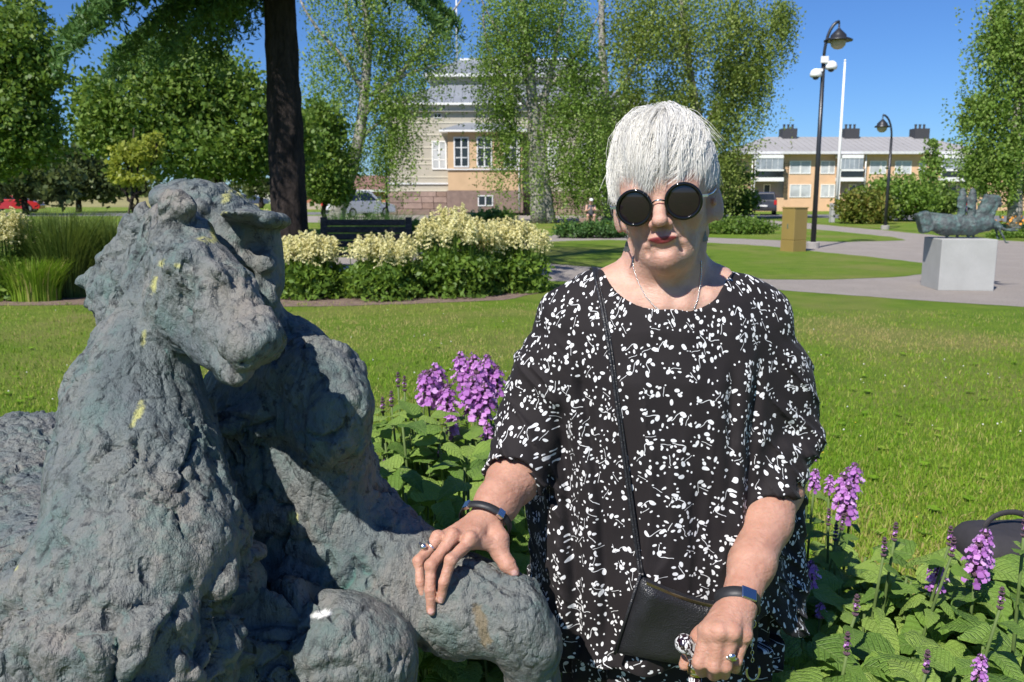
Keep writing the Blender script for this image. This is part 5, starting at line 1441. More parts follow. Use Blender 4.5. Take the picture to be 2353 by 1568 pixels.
for (u, v, Y, nm) in ((1441, 548, 1.415, 'left'), (1621, 524, 1.425, 'right')):
    top = W(u, v - 22, Y)
    e = empty('earring', top, 0, 'dangling bell-shaped dark silver earring on her ear ' + ('beside the chain side of the bag strap' if nm == 'left' else 'on the far side from the bag strap'), 'earring', 'pair of bell earrings')
    MB().tube([top + (0, .004, .004), top + (0, -.001, .003), top + (0, -.001, -.010), top + (0, 0, -.016)], .0006, 6).build('hook', M_DSILVER, e, True)
    bot = top + np.array([0, 0, -.020])
    V = []; F = []
    nb = 5
    for side in (0, 1):
        for (x, z) in [(-.0012, 0), (-.003, -.008), (-.0062, -.0165), (-.0035, -.0158), (-.0015, -.0182), (.0, -.0165), (.0015, -.0182), (.0035, -.0158), (.0062, -.0165), (.003, -.008), (.0012, 0)]:
            V.append(bot + np.array([x * 1.0, side * .0014, z]))
    n = 11
    F = [tuple(range(n))[::-1], tuple(range(n, 2 * n))] + [(k, (k + 1) % n, n + (k + 1) % n, n + k) for k in range(n)]
    MB().add(V, F).build('bell', M_DSILVER, e)
def ringband(c, axis, rad, r, mat, name, parent=None, n=24, squash=1.0, flat=None):
    axis = np.array(axis, float); axis /= np.linalg.norm(axis)
    a = np.cross(axis, [0, 1, 0]); a /= np.linalg.norm(a); b = np.cross(axis, a)
    mb = MB(); prof = flat or [(-r, -r), (-r, r), (r, r), (r, -r)]
    V = []
    for i in range(n):
        t = 2 * math.pi * i / n; d = a * math.cos(t) + b * math.sin(t) * squash
        for dr, dz in prof: V.append(np.array(c) + d * (rad + dr) + axis * dz)
    k = len(prof)
    F = [(i * k + j, i * k + (j + 1) % k, ((i + 1) % n) * k + (j + 1) % k, ((i + 1) % n) * k + j) for i in range(n) for j in range(k)]
    mb.add(V, F)
    return mb.build(name, mat, parent, True)
# bracelets and rings
ax = W(1142, 1155, 1.34) - W(1117, 1190, 1.30)
def frame_at(c, axis, toward, rad):
    axis = np.array(axis, float); axis /= np.linalg.norm(axis)
    d = np.array(toward, float); d -= axis * d.dot(axis); d /= np.linalg.norm(d)
    t = np.cross(axis, d)
    M = np.eye(4); M[:3, 0] = t; M[:3, 1] = d; M[:3, 2] = axis; M[:3, 3] = np.array(c) + d * rad
    return M
c0 = W(1115, 1190, 1.303) + np.array([0, 0, -.006])
axb = ax / np.linalg.norm(ax) + np.array([0, 0, .35])
br = empty('bracelet', c0, 0, 'loose black leather bracelet with steel clasp on the wrist of the hand resting on bronze', 'bracelet')
ringband(c0, axb, .0410, .0012, M_RUBBER, 'band', br, 40, 1.0, [(-.001, -.006), (-.001, .006), (.0016, .006), (.0016, -.006)])
for tw in ((-.8, -.3, .75), (.75, -.3, .75)):
    MB().box((-.006, -.0035, -.0072), (.006, .0035, .0072), .001, frame_at(c0, axb, tw, .0413)).build('clasp', M_STEEL, br)
axw = W(1728, 1295, 1.30) - W(1697, 1388, 1.232); axw = axw / np.linalg.norm(axw) + np.array([-.25, 0, .15])
c1 = W(1694, 1386, 1.236)
wt = empty('wristband', c1, 0, 'black rubber wristband with silver plate on the wrist of the hand holding the cane', 'bracelet')
ringband(c1, axw, .0320, .001, M_RUBBER, 'band', wt, 40, 1.0, [(-.001, -.0095), (-.001, .0095), (.0024, .0085), (.0024, -.0085)])
MB().box((-.0125, -.002, -.0100), (.0125, .002, .0100), .0015, frame_at(c1, axw, (.12, -1, .15), .0345)).build('plate', M_STEEL, wt)
def fing(u0, v0, u1, v1, Y, lab, big=False, r=.0098):
    a = trace(body_sdf, (u0 + u1) / 2, (v0 + v1) / 2); 
    c = a + np.array([0, r * .95, -.002]); t = W(u1, v1, Y) - W(u0, v0, Y)
    e = empty('ring', c, 0, lab, 'ring')
    ringband(c, t, r + .0003, .001, M_SILVER, 'band', e, 24, 1.0, [(-.0006, -.0022), (-.0006, .0022), (.0009, .0018), (.0009, -.0018)])
    if big:
        s = Sdf(); s.ell(a + np.array([0, -.002, .003]), (.0062, .0042, .0058), k=.002); V, F = s.mesh(.0012); link_mesh('stone', np_mesh('stone', V, F), M_SILVER, e)
fing(1006, 1245, 985, 1270, 1.23, 'plain silver band on the ring finger of the hand on bronze', False, .0104)
fing(984, 1250, 962, 1272, 1.24, 'domed silver ring on the outer finger of the hand on bronze', True, .0098)
fing(1684, 1500, 1676, 1525, 1.16, 'ornate silver ring on the hand gripping the cane', True, .0108)

# ---- handbag, strap, chain
m = NT('grained_leather'); c = m.coord('Object')
vo = m.n('ShaderNodeTexVoronoi', feature='F1'); m.put(vo.inputs['Vector'], c); vo.inputs['Scale'].default_value = 420
m.set(Base_Color=m.ramp(m.noise(c, 25, 4, .6), [(.3, (.012, .012, .014)), (.7, (.020, .020, .023))]), Roughness=m.ramp(m.noise(c, 60, 3, .6), [(.3, .34), (.7, .48)]), Specular_IOR_Level=0.55)
m.bump(m.math('ADD', m.math('MULTIPLY', vo.outputs['Distance'], .9), m.math('MULTIPLY', m.noise(c, 30, 4, .6), 1.2)), 0.5, 0.0022); M_LEATHER = m.m
bagY = 1.295
bag = empty('handbag', W(1550, 1430, bagY), 0, 'small black leather pouch bag hanging at the woman\'s hip on a thin strap', 'handbag')
c4 = [W(1470, 1322, bagY), W(1712, 1392, bagY + .01), W(1705, 1552, bagY + .03), W(1416, 1500, bagY + .015)]
def bagmesh():
    nu, nv = 30, 24; V = []; F = []
    for side in (-1, 1):
        for j in range(nv + 1):
            for i in range(nu + 1):
                a, b = i / nu, j / nv
                p = (c4[0] * (1 - a) + c4[1] * a) * (1 - b) + (c4[3] * (1 - a) + c4[2] * a) * b
                p = p + np.array([0, 0, -.010 * math.sin(math.pi * a) * (1 - b) ** 2])       # top edge sags
                e = (min(1, a * 9) ** .5) * (min(1, (1 - a) * 9) ** .5) * (min(1, b * 9) ** .5) * (min(1, (1 - b) * 7) ** .5)
                bul = .017 * e + .006 * math.sin(math.pi * a) * math.sin(math.pi * b) + .003 * math.sin(a * 9 + b * 5) * e
                V.append(p + np.array([0, side * (bul + .0012), 0]))
    n1 = (nu + 1) * (nv + 1)
    for side in (0, 1):
        for j in range(nv):
            for i in range(nu):
                q = [side * n1 + j * (nu + 1) + i, side * n1 + j * (nu + 1) + i + 1, side * n1 + (j + 1) * (nu + 1) + i + 1, side * n1 + (j + 1) * (nu + 1) + i]
                F.append(tuple(q[::-1] if side == 0 else q))
    ring = [i for i in range(nu + 1)] + [j * (nu + 1) + nu for j in range(1, nv + 1)] + [nv * (nu + 1) + i for i in range(nu - 1, -1, -1)] + [j * (nu + 1) for j in range(nv - 1, 0, -1)]
    for k in range(len(ring)): a, b = ring[k], ring[(k + 1) % len(ring)]; F.append((a, b, b + n1, a + n1))
    return MB().add(V, F)
bagmesh().build('pouch', M_LEATHER, bag, True)
MB().tube([c4[0] + (0, -.004, .003), c4[3] + (-.003, -.004, 0)], .0026, 8).build('piping', M_LEATHER, bag, True)
M_BRASS = plain('dull_brass', (0.42, 0.34, 0.20), 0.35, 1.0, 0.2, 200)
zp = MB()
for i in range(64):
    a = .06 + .80 * i / 63; p = c4[0] * (1 - a) + c4[1] * a + np.array([0, -.0105, -.010 * math.sin(math.pi * a) - .0035])
    zp.box(p - (.0009, .002, .0018), p + (.0009, .002, .0018))
zp.build('zip', M_BRASS, bag)
sp = [(1366, 630), (1372, 660), (1381, 700), (1392, 760), (1404, 840), (1416, 930), (1428, 1020), (1440, 1110), (1451, 1190), (1461, 1260), (1468, 1310)]
P = [trace(tunic_sdf, u, v) + np.array([0, -.006, 0]) for u, v in sp]
P = [P[0] + np.array([-.002, .05, .004]), P[0] + np.array([0, .02, .010])] + P[0:] + [c4[0] + np.array([0, -.004, .002])]
Q = []
for i in range(len(P) - 1):
    for t in (0, .34, .67): Q.append(P[i] * (1 - t) + P[i + 1] * t)
Q.append(P[-1]); Q = np.array(Q)
for _ in range(2): Q[1:-1] = (Q[:-2] + 2 * Q[1:-1] + Q[2:]) / 4
MB().tube(Q, .0030, 8).build('strap', M_LEATHER, bag, True)
MB().tube(Q + np.array([.0045, .0012, 0]), .0022, 8).build('strap', M_LEATHER, bag, True)
hook = W(1722, 1450, 1.30)
ringband(W(1723, 1432, 1.30), (0.3, 1, 0.1), .0095, .0007, M_STEEL, 'ring', bag, 24)
lk = MB()
for i in range(9):
    p = W(1726 + i * 0.4, 1448 + i * 8.6, 1.30)
    t = np.linspace(0, 2 * math.pi, 11); ph = (i % 2) * 1.4
    lk.tube([p + np.array([.0022 * math.cos(x) * math.cos(ph), .0022 * math.cos(x) * math.sin(ph), .0040 * math.sin(x)]) for x in t], .0007, 5, False)
lk.build('chain', M_STEEL, bag, True)
M_GILT = plain('pale_brass', (0.55, 0.52, 0.36), 0.3, 1.0, 0.15, 100)
t = np.linspace(-0.6, 3.6, 16); p0 = W(1730, 1542, 1.30)
MB().tube([p0 + np.array([.0105 * math.cos(x), 0, -.0155 * math.sin(x)]) for x in t], .0021, 8).build('snap_hook', M_GILT, bag, True)

# ---- walking cane
m = NT('spotted_lacquer'); c = m.coord('Object')
sp_n = m.noise(m.coord('Object', (1, 1, .5)), 130, 3, .75, 1.2)
m.set(Base_Color=m.ramp(sp_n, [(.46, (.74, .73, .72)), (.50, (.02, .008, .012))]), Roughness=0.12, Specular_IOR_Level=0.6, Coat_Weight=0.5); M_SPOT = m.m
sh = W(1598, 1545, 1.205)
cane = empty('walking_cane', (sh[0], sh[1], 0), 0, 'black and white spotted cane with gold collar gripped by the woman', 'cane')
MB().tube([(sh[0], sh[1], .012), (sh[0], sh[1], .4), (sh[0], sh[1], sh[2])], [.0088, .0092, .0098], 14).build('shaft', M_SPOT, cane, True)
MB().lathe([(.0125, 0), (.0135, .004), (.0135, .02), (.010, .024)], (sh[0], sh[1], 0), 16).build('rubber_tip', M_RUBBER, cane, True)
s = Sdf()
s.chain([(sh, .0100), (W(1599, 1518, 1.203), .0095), (W(1592, 1496, 1.203), .0105), (W(1575, 1482, 1.2), .0125)], .008)
s.chain([(W(1592, 1496, 1.205), .0105), (W(1625, 1506, 1.208), .0100), (W(1665, 1512, 1.21), .0100), (W(1690, 1516, 1.212), .0085)], .008)
s.ell(W(1571, 1478, 1.2), (.0125, .013, .0135), k=.008)
V, F = s.mesh(.0018); link_mesh('handle', np_mesh('handle', V, F), M_SPOT, cane)
cz = W(1598, 1537, 1.205)
MB().lathe([(.0108, -.0085), (.0122, -.008), (.0122, -.003), (.0114, -.002), (.0122, 0), (.0122, .006), (.0108, .0075)], cz, 24).build('collar', plain('gold', (.75, .58, .28), .2, 1.0, .15, 200), cane, True)
# ------------------------------------------------------------------ buildings
def rect_on(Yp):
    """helper for a facade at distance Yp: photo pixels -> (x, z)"""
    def f(u, v): p = W(u, v, Yp); return p[0], p[2]
    return f
def wbox(parent, name, Yp, u0, v0, u1, v1, depth, mat, proud=0.0, bev=0.0):
    """box whose front face covers the pixel rectangle at distance Yp"""
    x0, z1 = rect_on(Yp)(u0, v0); x1, z0 = rect_on(Yp)(u1, v1)
    x0 = rect_on(Yp)(u0, (v0 + v1) / 2)[0]; x1 = rect_on(Yp)(u1, (v0 + v1) / 2)[0]
    return MB().box((x0, Yp - proud, max(z0, 0)), (x1, Yp + depth, z1), bev).build(name, mat, parent)
def window(parent, Yp, u0, v0, u1, v1, mframe, mglass, mull=(0.5,), trans=(0.33,), fw=1.6, proud=.05, name='window'):
    f = rect_on(Yp); x0, z1 = f(u0, v0); x1, z0 = f(u1, v1)
    w = fw * (x1 - x0) / (u1 - u0)
    y0, y1 = Yp - proud, Yp - proud + .07
    root = MB()
    root.box((x0, y0, z0), (x0 + w, y1, z1)); root.box((x1 - w, y0, z0), (x1, y1, z1))
    root.box((x0 + w, y0, z1 - w), (x1 - w, y1, z1)); root.box((x0 + w, y0, z0), (x1 - w, y1, z0 + w))
    for m_ in mull: xm = x0 + (x1 - x0) * m_; root.box((xm - w * .5, y0 + .004, z0 + w), (xm + w * .5, y1, z1 - w))
    xs = [x0 + w] + [x0 + (x1 - x0) * m_ for m_ in mull] + [x1 - w]
    for a, b in zip(xs[:-1], xs[1:]):
        for t in trans: zt = z1 - (z1 - z0) * t; root.box((a + w * .5, y0 + .01, zt - w * .35), (b - w * .5, y1, zt + w * .35))
    o = root.build(name, mframe, parent)
    for a, b in zip(xs[:-1], xs[1:]):
        p = MB().box((a, y0 + .03, z0 + w), (b, y0 + .034, z1 - w)).build('pane', mglass, o)
    return o
def glass(name, col, rough=.08):
    m = NT(name); c = m.coord('Object')
    m.set(Base_Color=m.ramp(m.noise(c, 1.2, 3), [(.3, np.array(col) * .7), (.7, np.array(col) * 1.2)]), Roughness=rough, Specular_IOR_Level=0.7); return m.m
M_GLASSD = glass('window_glass', (.035, .045, .055)); M_GLASSL = glass('curtained_glass', (.50, .52, .53), .25); M_WHITE = plain('white_paint', (.78, .78, .76), .6, 0, .06)
M_PLASTER = plain('beige_render', (.42, .385, .315), .9, 0, .10, 1.5, .2, 40); M_BAND = plain('cream_band', (.56, .52, .42), .85, 0, .06, 3)
M_ORANGE = plain('ochre_render', (.54, .375, .225), .9, 0, .10, 1.2, .2, 40); M_STONE = [plain('stone_a', (.26, .18, .145), .9, 0, .25, 3, .5, 20), plain('stone_b', (.30, .215, .18), .9, 0, .25, 3, .5, 20), plain('stone_c', (.21, .15, .125), .9, 0, .25, 3, .5, 20)]
M_TIN = plain('grey_sheet_roof', (.27, .29, .32), .5, .2, .08, .6); M_PIPE = plain('white_pipe', (.66, .67, .68), .5)
M_MORTAR = plain('mortar', (.24, .18, .15), .95)
HY = 62.0
house = empty('old_house', base(1180, HY), 0, 'old two-storey beige house with grey metal roofs and an ochre bay behind the birches', 'house')
hf = rect_on(HY)
xl, xr = hf(893, 400)[0], hf(1473, 400)[0]; ze = hf(900, 243)[1]; zf = hf(900, 438)[1]
MB().box((xl, HY, zf), (xr, HY + 12, ze)).build('wall', M_PLASTER, house)
fd = MB().box((xl - .06, HY + .04, 0), (xr + .06, HY + 12, zf - .002)).build('foundation', M_MORTAR, house)
rg = np.random.default_rng(4)
def stones(x0, x1, y, z0, z1, rows, parent):
    zz = np.linspace(z0, z1, rows + 1)
    for r in range(rows):
        x = x0 - rg.uniform(0, .5)
        while x < x1:
            w = rg.uniform(.7, 1.35); a, b = max(x, x0), min(x + w, x1)
            if b - a > .15: MB().box((a + .012, y - .10 - rg.uniform(0, .03), zz[r] + .012), (b - .012, y + .05, zz[r + 1] - .012), .02).build('stone', M_STONE[rg.integers(3)], parent)
            x += w
stones(xl, hf(1027, 460)[0], HY, 0, zf - .02, 4, fd); stones(hf(1202, 460)[0], xr, HY, 0, zf - .02, 4, fd)
for v in (282, 310, 339, 366, 377, 407): wbox(house, 'band', HY, 893, v - 1.6, 1473, v + 1.6, .02, M_BAND, .035)
wbox(house, 'belt_course', HY, 889, 420.5, 1477, 424, .02, M_PIPE, .10)
wbox(house, 'base_board', HY, 891, 437, 1475, 440, .02, M_BAND, .14)
for u0, u1 in ((992, 1027), (1258, 1283), (1330, 1365)): window(house, HY, u0, 324, u1, 390, M_WHITE, M_GLASSL, (.5,), (.32, .66), 3.2, .08)
for u0, u1 in ((997, 1014), (1245, 1262)): window(house, HY, u0, 261, u1, 272, M_PIPE, M_GLASSD, (.5,), (), 1.2, .05, 'attic_window')
# eaves, hipped roofs, raised centre
def hip(parent, name, x0, x1, y0, y1, z0, z1, inset_x, inset_y, mat, th=.12):
    V = [(x0, y0, z0), (x1, y0, z0), (x1, y1, z0), (x0, y1, z0), (x0 + inset_x, y0 + inset_y, z1), (x1 - inset_x, y0 + inset_y, z1), (x1 - inset_x, y1 - inset_y, z1), (x0 + inset_x, y1 - inset_y, z1)]
    o = MB().add(V, [(3, 2, 1, 0), (0, 1, 5, 4), (1, 2, 6, 5), (2, 3, 7, 6), (3, 0, 4, 7), (4, 5, 6, 7)]).build(name, mat, parent)
    sm = MB(); n = int((x1 - x0) / .55)
    for i in range(1, n):           # standing seams on the front slope
        x = x0 + (x1 - x0) * i / n; xt = min(max(x, x0 + inset_x), x1 - inset_x)
        t = 1.0 if inset_x <= x - x0 <= (x1 - x0) - inset_x else min((x - x0), (x1 - x)) / inset_x
        a = np.array([x, y0, z0]); b = np.array([x, y0 + inset_y * t, z0 + (z1 - z0) * t]); sm.tube([a + (0, 0, .02), b + (0, 0, .02)], .018, 4)
    so = sm.build('seams', mat, o); so['kind'] = 'stuff'
    return o
MB().box((xl - .5, HY - .6, ze), (xr + .5, HY + 12.6, ze + .14)).build('eave', M_WHITE, house)
MB().box((xl - .2, HY - .3, ze - .42), (xr + .2, HY - .001, ze - .001)).build('cornice', plain('grey_beige_cornice', (.42, .40, .36), .9), house)  # cornice in one even grey-beige, darker than the white eave
zr = ze + 1.55
hip(house, 'roof', xl - .5, xr + .5, HY - .6, HY + 12.6, ze + .141, zr + .25, 4.4, 3.2, M_TIN)
ux0, ux1 = hf(981, 200)[0], hf(1390, 200)[0]; uz = hf(1000, 183)[1] + .45
MB().box((ux0, HY + 2.4, ze + .3), (ux1, HY + 10, uz)).build('upper_wall', M_PLASTER, house)
MB().box((ux0 - .45, HY + 1.9, uz), (ux1 + .45, HY + 10.5, uz + .20)).build('upper_eave', M_WHITE, house)
hip(house, 'upper_roof', ux0 - .45, ux1 + .45, HY + 1.9, HY + 10.5, uz + .201, uz + 1.55, 2.4, 3.0, M_TIN)
MB().box((ux0 + 2.0, HY + 4.9, uz + 1.551), (ux1 - 2.0, HY + 7.5, uz + 1.68)).build('ridge_cap', M_WHITE, house)
fp = W(1049, 134, HY + 5); MB().tube([(fp[0], HY + 5.5, uz + 1.6), (fp[0], HY + 5.5, uz + 8)], [.07, .04], 8).build('roof_flagpole', M_WHITE, house, True)
# projecting ochre bay
by = HY - 1.5
bay = wbox(house, 'bay', by, 1029, 304, 1200, 438, 1.49, M_ORANGE)
wbox(house, 'bay_base', by, 1027, 438.3, 1202, 489, 1.4, M_STONE[2], .06)
window(house, by - .07, 1098, 449, 1133, 474, M_PIPE, M_GLASSD, (.5,), (), 2.4, .04, 'cellar_window')
for u0, u1 in ((1042, 1078), (1095, 1131), (1157, 1190)): window(house, by, u0, 315, u1, 385, M_PIPE, M_GLASSD, (.5,), (.35, .68), 3.2, .05)
wbox(house, 'bay_sill', by, 1025, 388, 1204, 391, .02, M_PIPE, .12)
bx0, bx1 = rect_on(by)(1010, 300)[0], rect_on(by)(1218, 300)[0]; bz = rect_on(by)(1100, 304)[1]
MB().box((bx0, by - .5, bz), (bx1, HY - .004, bz + .12)).build('bay_eave', M_WHITE, house)
V = [(bx0, by - .5, bz + .121), (bx1, by - .5, bz + .121), (bx1, HY - .01, bz + .121), (bx0, HY - .01, bz + .121), (bx0 + 1.6, HY - .01, bz + .75), (bx1 - 1.6, HY - .01, bz + .75)]
MB().add(V, [(0, 1, 5, 4), (1, 2, 5), (3, 0, 4), (2, 3, 4, 5)]).build('bay_roof', M_TIN, house)
for u in (1193, 891): p = W(u, 470, by - .1 if u > 1000 else HY - .2); MB().tube([(p[0], p[1], .3), (p[0], p[1], (bz if u > 1000 else ze) - .1)], .055, 8).build('downpipe', M_PIPE, house, True)
dp = W(1385, 400, HY - .2); MB().tube([(dp[0] + .45, dp[1] - .2, .25), (dp[0], dp[1], .9), (dp[0], dp[1], ze - .1)], .055, 8).build('downpipe', M_PIPE, house, True)

# ---- yellow apartment house
AY = 76.0; af = rect_on(AY)
M_YBRICK = plain('yellow_brick', (.66, .43, .265), .9, 0, .08, 2, .3, 30); M_AROOF = plain('grey_felt_roof', (.33, .32, .315), .8, 0, .07, .4)
apt = empty('apartment_house', base(1990, AY), 0, 'low yellow-brick apartment house with white balconies and grey hipped roof', 'apartment building')
ax0, ax1 = af(1726, 420)[0], af(2236, 420)[0]; az = af(1900, 355)[1]
MB().box((ax0, AY, 0), (ax1, AY + 11, az)).build('wall', M_YBRICK, apt)
MB().box((ax1, AY + 2, 0), (ax1 + 9, AY + 11, az - .3)).build('wing', M_YBRICK, apt)
MB().box((ax0 - .7, AY - .8, az), (ax1 + .7, AY + 11.8, az + .22)).build('eave', plain('eave_white', (.6, .6, .6), .6), apt)
hip(apt, 'roof', ax0 - .7, ax1 + .7, AY - .8, AY + 11.8, az + .221, az + 1.75, 3.2, 5.6, M_AROOF)
for u in (1815, 1958, 2119):
    p = W(u, 315, AY + 4); z0 = az + 1.45
    ch = MB().box((p[0] - .65, AY + 4.0, z0), (p[0] + .65, AY + 5.2, z0 + 1.0)).build('chimney', plain('chimney_black', (.045, .045, .05), .7), apt)
    for k in (-.38, 0, .38): MB().lathe([(.10, 0), (.10, .32), (.13, .33), (.13, .4)], (p[0] + k, AY + 4.6, z0 + .99), 8).build('flue', bpy.data.materials['chimney_black'], ch)
for v0, v1, g in ((370, 400, M_GLASSL), (424, 454, M_GLASSL)):
    for u0, u1 in ((1815, 1838), (1840, 1862), (1886, 1904), (1905.5, 1917), (1999, 2022), (2025, 2035), (2057, 2071), (2073, 2093), (2112, 2126)):
        window(apt, AY, u0, v0, u1, v1, M_WHITE, g, (), (), 1.6, .06)
M_BALC = plain('balcony_shade_grey', (.24, .23, .22), .9); M_BGLASS = glass('balcony_glass', (.30, .33, .36), .15); M_SMOKE = glass('smoked_glass', (.02, .022, .025), .1)
for u0, u1 in ((1735, 1801), (1931, 1985), (2163, 2223)):
    b = wbox(apt, 'balcony', AY - 1.2, u0, 356, u1, 364, 1.18, M_WHITE)
    wbox(b, 'upper_glazing', AY - 1.15, u0 + 1, 364.3, u1 - 1, 389, .05, M_BGLASS); wbox(b, 'rail', AY - 1.2, u0, 389.3, u1, 393.5, .12, M_WHITE)
    wbox(b, 'parapet_glass', AY - 1.15, u0 + 1, 393.8, u1 - 1, 407.5, .05, M_SMOKE); wbox(b, 'floor_slab', AY - 1.2, u0, 408, u1, 417, 1.18, M_WHITE)
    wbox(b, 'lower_wall', AY - 1.0, u0 + .5, 455, u1 - .5, 486, .98, M_YBRICK); wbox(b, 'post', AY - 1.2, u0 - 2, 356, u0 + .0, 482, .15, M_WHITE)
    wbox(b, 'shade_sheet', AY - .02, u0 + 1, 417.5, u1 - 1, 455, .01, M_BALC)  # thin dark sheet over the brick, painted shade inside the open balcony
    window(b, AY - .03, u0 + 20, 424, u0 + 34, 454, M_WHITE, M_GLASSD, (), (), 1.2, .03, 'balcony_door')
    for q in range(1, 5): x = u0 + (u1 - u0) * q / 5; wbox(b, 'glazing_bar', AY - 1.17, x - .35, 364.3, x + .35, 389, .02, M_PIPE)
for u in (1728, 1988): p = W(u, 400, AY - .3); MB().tube([(p[0], p[1], .2), (p[0], p[1], az)], .06, 6).build('downpipe', M_WHITE, apt, True)
for u in (1804, 1924):
    p = W(u, 430, AY - .1); lad = MB()
    for dx in (-.16, .16): lad.box((p[0] + dx - .015, p[1] - .06, 1.5), (p[0] + dx + .015, p[1] - .03, 4.2))
    for z in np.arange(1.6, 4.2, .3): lad.box((p[0] - .15, p[1] - .055, z), (p[0] + .15, p[1] - .035, z + .025))
    lad.build('wall_ladder', M_SMOKE, apt)

# ---- brick house far left of the old house, pale far house
RY = 84.0
rb = empty('brick_house', base(800, RY), 0, 'low red brick house with a tiled roof behind the white car', 'house')
M_RED = plain('red_brick', (.40, .17, .10), .9, 0, .15, 1.5, .3, 30)
x0, x1 = W(640, 450, RY)[0], W(905, 450, RY)[0]; zr_ = W(800, 438, RY)[2]
MB().box((x0, RY, .0), (x1, RY + 8, zr_)).build('wall', M_RED, rb)
MB().box((x0 - .1, RY - .05, 0), (x1 + .1, RY + 8, .62)).build('plinth', plain('pale_plinth', (.42, .34, .28), .9), rb)
V = [(x0 - .4, RY - .5, zr_), (x1 + .4, RY - .5, zr_), (x1 + .4, RY + 8.5, zr_), (x0 - .4, RY + 8.5, zr_), (x0 - .4, RY + 4, zr_ + 1.5), (x1 + .4, RY + 4, zr_ + 1.5)]
MB().add(V, [(0, 1, 5, 4), (2, 3, 4, 5), (1, 2, 5), (3, 0, 4), (3, 2, 1, 0)]).build('roof', plain('brown_tiles', (.22, .12, .095), .9, 0, .2, 6, .5, 25), rb)
MB().box((x0 - .4, RY - .58, zr_ - .12), (x1 + .4, RY - .50, zr_ + .06)).build('gutter', M_PIPE, rb)
for u in (730, 862): window(rb, RY, u, 452, u + 14, 464, M_PIPE, M_GLASSD, (.33, .66), (), 1.2, .05)
FY = 130.0
fh = empty('far_house', base(610, FY), 0, 'pale far house glimpsed beyond the larch', 'house')
x0, x1 = W(585, 450, FY)[0], W(650, 450, FY)[0]
MB().box((x0, FY, 0), (x1, FY + 6, 2.3)).build('wall', plain('pale_wall', (.62, .60, .5), .9), fh)
MB().add([(x0 - .3, FY - .3, 2.3), (x1 + .3, FY - .3, 2.3), (x1 + .3, FY + 6.3, 2.3), (x0 - .3, FY + 6.3, 2.3), (x0 - .3, FY + 3, 3.5), (x1 + .3, FY + 3, 3.5)], [(0, 1, 5, 4), (2, 3, 4, 5), (1, 2, 5), (3, 0, 4), (3, 2, 1, 0)]).build('roof', plain('rusty_roof', (.35, .16, .09), .9), fh)
for u in (596, 620, 640): window(fh, FY, u - 3, 448, u + 3, 456, M_WHITE, M_GLASSD, (), (), 1, .05)

# ------------------------------------------------------------------ street furniture
M_LAMPMETAL = plain('dark_lamp_metal', (.035, .037, .042), .35, .3, .1, 3); M_LAMPGLASS = plain('amber_glass', (.42, .36, .24), .25, 0, .1, 3)
def lamp(u, Y, htop, arm, label, cams=False, lean=0, r=.37):
    b = base(u, Y); t = empty('street_lamp', b, 0, label, 'street lamp', 'curved-arm street lamps')
    MB().lathe([(.17, 0), (.17, .16), (.12, .18)], b, 14).build('concrete_foot', plain('foot_concrete', (.32, .30, .28), .9), t)
    q = [b + (0, 0, .1), b + (0, 0, htop - 1.0)]
    for a in np.linspace(0, math.pi / 2, 8): q.append(b + np.array([arm * (1 - math.cos(a)), 0, htop - 1.0 + .95 * math.sin(a)]))
    MB().tube(q[:2], [.075, .052], 10).build('post', M_LAMPMETAL, t, True)
    MB().tube(q[2:], .042, 8).build('arm', M_LAMPMETAL, t, True)
    c = b + np.array([arm, 0, htop - .05])
    MB().lathe([(.02, 0), (.025, -.16), (.06, -.20), (.20, -.34), (.21, -.40), (r, -.47), (r, -.50), (.2, -.47)], c, 24).build('shade', M_LAMPMETAL, t, True)
    MB().lathe([(.20, -.44), (.205, -.52), (.18, -.62), (.11, -.69), (.03, -.71)], c, 20).build('globe', M_LAMPGLASS, t, True)
    if cams:
        for sx, z in ((-1, -1.42), (1, -1.22)):
            cc = b + np.array([sx * .2, -.04, htop + z])
            k = MB().box(b + (min(0, sx * .16), -.08, htop + z - .02) if False else np.array([b[0] + min(sx * .02, sx * .2), b[1] - .07, b[2] + htop + z + .08]), np.array([b[0] + max(sx * .02, sx * .2), b[1] - .01, b[2] + htop + z + .16]), .01).build('camera_bracket', M_WHITE, t)
            MB().lathe([(.05, .16), (.12, .12), (.155, .03), (.155, -.02), (.13, -.06)], cc, 16).build('camera_housing', M_WHITE, t, True)
            MB().lathe([(.085, -.055), (.075, -.10), (.04, -.125), (.005, -.13)], cc, 14).build('camera_dome', M_SMOKE, t, True)
        MB().box(b + np.array([-.10, -.12, htop - 1.12]), b + np.array([.10, -.05, htop - .95]), .01).build('junction_box', M_WHITE, t)
lamp(1873, 24.2, 6.05, .36, 'tall dark street lamp carrying two white security cameras', True)
lamp(2037, 37, 4.75, -.42, 'dark street lamp bending over the reddish shrub', False, 0, .3)
lamp(889, 47, 5.4, .34, 'dark street lamp at the corner of the old house', False, 0, .36)
# flagpole
b = base(1921, 46); t = empty('flagpole', b, 0, 'white flagpole on a grey stone foot before the apartment house', 'flagpole')
MB().tube([b + (0, 0, .5), b + (0, 0, 4), b + (0, 0, 8.1)], [.09, .075, .05], 10).build('pole', M_WHITE, t, True)
MB().lathe([(.02, 0), (.06, .05), (.06, .09), (.01, .13)], b + (0, 0, 8.1), 10).build('finial', M_WHITE, t, True)
MB().box(b + (-.28, -.2, 0), b + (-.09, .2, 1.0), .02).build('foot_stone', plain('foot_granite', (.38, .38, .38), .8, 0, .15, 12), t)
